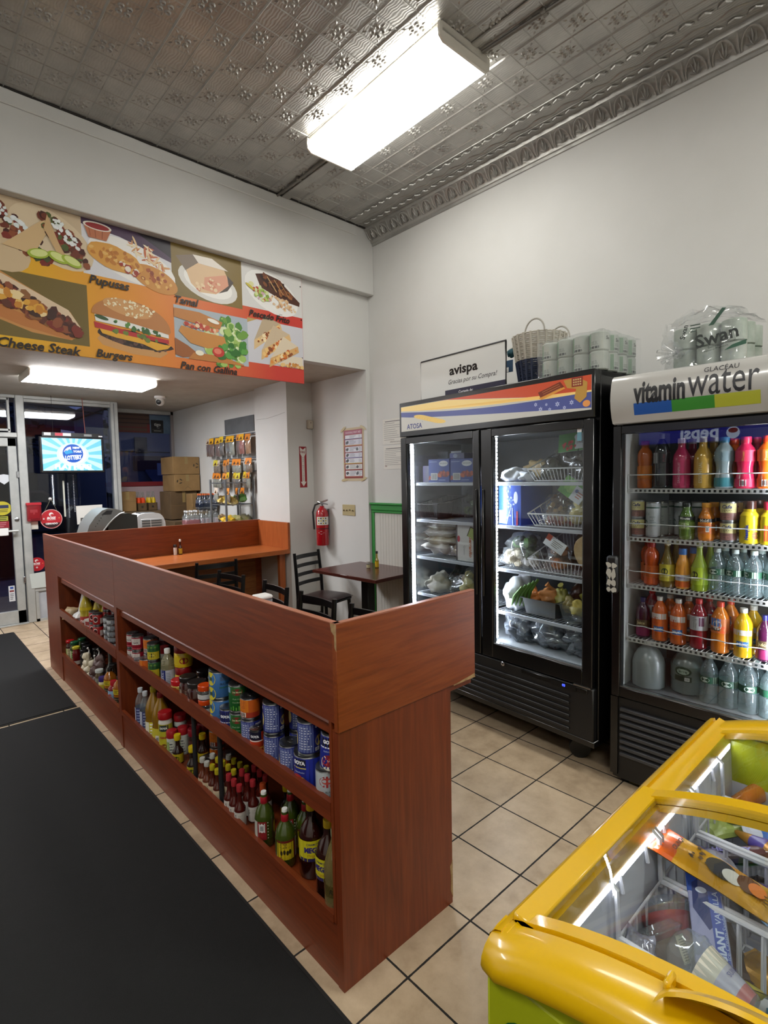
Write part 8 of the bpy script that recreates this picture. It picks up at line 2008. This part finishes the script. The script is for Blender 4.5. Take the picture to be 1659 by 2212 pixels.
# shrink-wrapped drinks on a low stand
mb = MB(); mb.box(1.56, 2.04, 4.93, 5.24, 0, .99, mat('#4a4038', .6)); solo('low_stand', mb, 'low dark stand holding the shrink-wrapped drinks', 'stand')
bottle('p_clear', 'vw', .028, .19, CLEARP, mat('#d4d4d4', .4), .02, [(.1, .5, lab('#b9aeb4'), lambda mb, r, z0, z1: mb.cdisc(r, F, (z0 + z1) / 2, r * .7, .02, lab('#b0303a')))])
bottle('p_dark', 'vw', .028, .19, mat('#1c2430', .15, coat=.5), mat('#c9602c', .4), .02, [(.15, .6, lab('#22365a'), lambda mb, r, z0, z1: mb.cdisc(r, F, (z0 + z1) / 2, r * .5, .02, lab('#b9bcc4')))])
def multipack(key, nx, ny, x, y, z, label, band):
    t = thing('drinks_pack', label, 'drinks pack', (x, y, z), 0, 'shrink-wrapped drinks')
    _, _, ps = PROD[key]
    for i in range(nx):
        for j in range(ny):
            e = link('bottle', ps[0][1], t, ((i - (nx - 1) / 2) * .058, (j - (ny - 1) / 2) * .058, 0))
            for n, me, _l in ps[1:]: link(n, me, e)
    w, d = nx * .029 + .002, ny * .029 + .002
    mb = MB(); mb.box(-w, w, -d, d, .0, .13, FILM, .012); mb.box(-w - .001, w + .001, -d - .001, d + .001, .02, .085, band, .012); part('wrap', mb, t)
multipack('p_clear', 3, 2, 1.70, 5.02, .992, 'pack of clear bottles with a red printed band on the low stand', clear('printed_band', '#e4c9cc', .02, .2, '#b9787c', .5))
multipack('p_clear', 4, 2, 1.91, 5.02, .992, 'pack of clear bottles next to the red-banded pack', FILM)
multipack('p_dark', 4, 2, 1.90, 5.02, 1.185, 'pack of dark blue bottles with orange caps on top of the clear pack', clear('dark_band', '#9aa0ac', .02, .2, '#1c2a44', .5))
# sodas in half crates
for k, (x, c, lb) in enumerate(((1.455, '#d9481c', 'half crate of orange sodas on the window ledge'), (1.585, '#c9a81c', 'half crate of yellow sodas on the window ledge'))):
    t = thing('soda_crate', lb, 'soda crate', (x, 6.0, 1.159), 0, 'soda crates')
    mb = MB(); w, d = .058, .07
    for q in ((-w, w, -d, -d + .004), (-w, w, d - .004, d), (-w, -w + .004, -d, d), (w - .004, w, -d, d)): mb.box(*q, 0, .10, CARD2)
    mb.box(-w, w, -d, d, 0, .004, CARD2); mb.at((0, -d - .0005, .05), (R(90), 0, 0)).lathe([(.014, 0), (.014, .001)], mat('#2a2018', .6), 10); part('tray', mb.reset(), t)
    for i in range(2):
        for j in range(2): part('bottle', MB().at(((i - .5) * .055, (j - .5) * .062, .005)).lathe([(r_ * .025, z * .24) for r_, z in STY['jarritos']], CLEARG if False else mat(c, .15, coat=.5), 12, True, [mat(c, .15, coat=.5)] * 4 + [CLEARG] * 3), t)
# posters in the display window
a = Art((1.55, YD - .012, 2.325), (1, 0, 0), (0, 0, 1)); a.mb.box(1.34, 1.735, YD - .012, YD - .008, 2.185, 2.44, mat('#4f382e', .6))
for k in range(5): a.rect(-.21, .185, .09 - .055 * k, .103 - .055 * k, '#5e1a1c' if k > 2 else '#2c1a18')
a.rect(.15, .185, -.13, -.02, '#6a1f1c'); solo('striped_blind', a.mb, 'brown blind with dark red stripes high in the display window', 'blind')
a = Art((1.885, YD - .02, 2.32), (1, 0, 0), (0, 0, 1)); a.mb.box(1.735, 2.01, YD - .02, YD - .016, 2.185, 2.43, mottled('blue_poster', '#3f5468', '#5a7084', 7, .5)); a.k = 10
a.rect(-.135, .03, -.13, .045, '#0d0d10'); a.text('tigo', -.05, -.02, '#b5b4ae', width=.09, bold=.02); a.line([(-.06 + .01 * k, -.055 - .006 * math.sin(PI * k / 4)) for k in range(5)], .003, '#b5b4ae'); a.rect(-.12, .02, -.082, -.08, '#6a6a66'); a.rect(-.10, .0, -.105, -.095, '#8a8a84')
solo('window_poster', a.mb, 'blue poster with a black tigo panel in the display window corner', 'poster')
# cooler across the aisle, seen as a reflection in the drinks cooler door
t = thing('soda_cooler', 'soda cooler with a lit blue header standing on the opposite wall', 'drinks cooler', (-3.08, .95, 0))
part('cabinet', MB().box(-.3, .0, -.85, .82, .02, 2.08, GBM, .01), t)
a = Art((.002, 0, 1.975), (0, 1, 0), (0, 0, 1)); bl = mat('#2a2a9a', .4, emit=1.6); wt = mat('#c9d4f2', .4, emit=2.2)
a.mb.box(-.001, .002, -.83, .80, 1.885, 2.065, bl); a.text('pepsi', .09, 0, wt, width=.42, bold=.03); a.ell(-.27, 0, .07, .07, wt); a.ell(-.27, .025, .05, .03, mat('#8a2a2c', .4, emit=1.2)); part('sign_panel', a.mb, t, 'lit blue sign', smooth=False)
# ================================================================= the street outside
ST = MB().box(-30, 40, 6.6, 60, -.12, -.04, mottled('asphalt', '#3a3c44', '#4a4c55', 3, .8)); struct('street', ST)
ST = MB().box(-8, 12, 6.4, 9.2, -.04, -.01, mottled('pavement', '#6a6a70', '#7c7c82', 4, .8)); struct('sidewalk', ST)
def house(label, x0, x1, y, h, col, wins, trim='#5a3a38'):
    t = thing('town_building', label, 'building', ((x0 + x1) / 2, y, 0)); w = (x1 - x0) / 2
    mb = MB(); mb.box(-w, w, 0, 5, -.1, h, mottled('facade_' + col[1:], col, col, 2, .8)); part('walls', mb, t)
    mb = MB(); mb.box(-w - .15, w + .15, -.2, 5, h, h + .35, mat(trim, .7)); part('cornice', mb, t)
    for (x, z, ww, hh) in wins:
        mb = MB(); mb.box(x - ww / 2, x + ww / 2, -.05, .02, z, z + hh, mat('#12141a', .2)); part('window', mb, t)
    return t
b_ = house('pale two-storey building across the street with an awning', 5.1, 9.2, 20, 4.2, '#7f8694', [(-1.0, 2.6, .45, .6), (1.0, 2.7, .5, .6), (-.2, .0, 2.6, 1.3)])
mb = MB(); mb.prism([(-.9, -.9, 1.5), (-.9, -.05, 2.0), (-.9, -.05, 1.9)], (2.4, 0, 0), mat('#5a6480', .7)); part('awning', mb, b_)
mb = MB(); mb.box(-1.3, 1.9, -.08, .0, 1.95, 2.5, mottled('brick_band', '#5a3f40', '#6a4a4a', 30, .8)); part('brick_band', mb, b_, 'dark brick band')
part('shop_board', MB().box(-.75, -.2, -.95, -.9, 1.75, 2.2, mat('#a9b3cc', .6)), b_)
house('grey block further along the street', 1.0, 4.6, 26, 3.6, '#5f6570', [(-1, .8, .8, 1.2), (.6, .8, .8, 1.2), (-1, 2.3, .6, .7)])
house('white house behind the tree', -.9, .75, 24, 2.6, '#8d93a6', [(0, .5, .5, 1.2)])
hl = MB().grid(lambda u, v: (-20 + 70 * u, 70 + 20 * v, (4 + 10 * math.sin(PI * min(1, max(0, u * 1.15))) ** .8 + 1.4 * noise.noise(Vector((u * 18, v * 3, 0)))) * (.55 + .45 * v)), 60, 6, mottled('wooded_hill', '#23282c', '#33393c', .8, .95)); hl.grid(lambda u, v: (-20 + 70 * u, 70, -1 + 8 * v * math.sin(PI * u)), 30, 2, mat('#262b2f', .95))
struct('hill', hl)
t = thing('street_tree', 'dark leafy tree standing outside beyond the shop window', 'tree', (.42, 9.6, 0))
part('trunk', MB().tube([(0, 0, 0), (.05, 0, 1.4), (-.05, .1, 2.6), (.1, 0, 3.8)], [.17, .14, .12, .08], mat('#1f1b1a', .9), 10), t)
mb = MB(); rr = random.Random(2)
for k in range(900):
    a_, q = rr.random() * 6.28, rr.random() ** .5; c = Vector((-.3 + 1.0 * q * math.cos(a_), .9 * q * math.sin(a_), 3.3 + 1.3 * (rr.random() - .5) * 2)); d1 = Vector((rr.uniform(-1, 1), rr.uniform(-1, 1), rr.uniform(-1, 1))).normalized() * .09; d2 = d1.orthogonal().normalized() * .04
    mb.add([c - d1, c + d2, c + d1, c - d2], [(0, 1, 2, 3)], LEAF if k else (LEAF := mottled('dusk_leaves', '#161d16', '#27302a', 5, .8)))
part('foliage', mb, t)
t = thing('utility_pole', 'dark wooden utility pole with wires across the street', 'pole', (3.75, 15, 0)); part('pole', MB().rod((0, 0, -.1), (0, 0, 7), .14, mat('#1d1a1a', .9), 10), t)
mb = MB()
for z0, z1 in ((3.4, 2.3), (2.4, 2.35), (5.2, 4.4)): mb.tube([(-9, 0, z0 + .6), (0, 0, z0), (6, .5, z1), (12, .5, z1 - .3)], .018, BLACK, 4)
part('wires', mb, t)
t = thing('street_signal', 'orange lit signal lamp beyond the window', 'signal', (1.62, 17, 0)); part('post', MB().rod((0, 0, -.1), (0, 0, 2.4), .05, BLACK, 8), t); part('housing', MB().box(-.14, .14, -.08, .08, 1.95, 2.5, BLACK, .02), t); part('lamp', MB().box(-.07, .07, -.1, -.08, 2.05, 2.4, lamp_mat('orange_lamp', '#ff6a1c', 5)), t)
t = thing('parked_car', 'dark car parked across the street', 'car', (2.0, 19, -.04), 0)
part('body', MB().prism([(-1.9, -.8, .25), (-1.9, -.8, .75), (-1.2, -.8, .85), (-.7, -.8, 1.35), (.6, -.8, 1.35), (1.2, -.8, .9), (1.9, -.8, .78), (1.9, -.8, .25)], (0, 1.6, 0), mat('#3a1c22', .25, coat=.6)), t); part('windows', MB().prism([(-1.05, -.81, .88), (-.65, -.81, 1.28), (.55, -.81, 1.28), (1.02, -.81, .9)], (0, 1.62, 0), mat('#0f1218', .1)), t)
for x in (-1.2, 1.2):
    for y in (-.8, .62): part('wheel', MB().at((x, y, .32), (R(90), 0, 0)).lathe([(.2, -.18), (.32, -.16), (.32, 0), (.2, .02)], BLACK, 16), t)
# ================================================================= lamps, sky, camera
def set_world():
    wd = bpy.data.worlds.new('dusk')
    SC.world = wd
    wd.use_nodes = True
    nt = wd.node_tree
    bg = nt.nodes['Background']
    t = nt.nodes.new('ShaderNodeTexCoord')
    sp = nt.nodes.new('ShaderNodeSeparateXYZ')
    nt.links.new(t.outputs['Generated'], sp.inputs[0])
    k = mathn(nt, 'ADD', mathn(nt, 'MULTIPLY', sp.outputs[2], 0.8), mathn(nt, 'MULTIPLY', noisy(nt, t.outputs['Generated'], 4, 4), 0.25))
    nt.links.new(ramp(nt, [(0.05, '#8f93b5'), (0.35, '#6d7cc0'), (0.8, '#3b4a86')], k), bg.inputs[0])
    bg.inputs[1].default_value = 0.55
set_world()
cam = bpy.data.cameras.new('camera')
cam.sensor_fit = 'HORIZONTAL'
cam.sensor_width = 36.0
cam.lens = 1158.611 / 1659 * 36.0
cam.clip_start = 0.02
cam.clip_end = 200
co_ = bpy.data.objects.new('camera', cam)
COL.objects.link(co_)
def cam_rot(a, b, c):
    return Matrix.Rotation(a, 3, 'Z') @ Matrix.Rotation(b, 3, 'X') @ Matrix.Rotation(c, 3, 'Y') @ Matrix.Rotation(R(90), 3, 'X')
co_.matrix_world = Matrix.Translation((-0.9043, -1.1992, 1.5325)) @ cam_rot(-0.7428802, -0.0652721, 0.0192785).to_4x4()
SC.camera = co_
vs = SC.view_settings
vs.view_transform = 'Standard'
vs.look = 'None'
vs.exposure = 0.0
vs.gamma = 1.0
vs.use_curve_mapping = False
cy = SC.cycles
cy.max_bounces = 8
cy.diffuse_bounces = 4
cy.glossy_bounces = 3
cy.transmission_bounces = 4
cy.transparent_max_bounces = 14
cy.caustics_reflective = False
cy.caustics_refractive = False
cy.sample_clamp_indirect = 4.0
cy.use_denoising = True
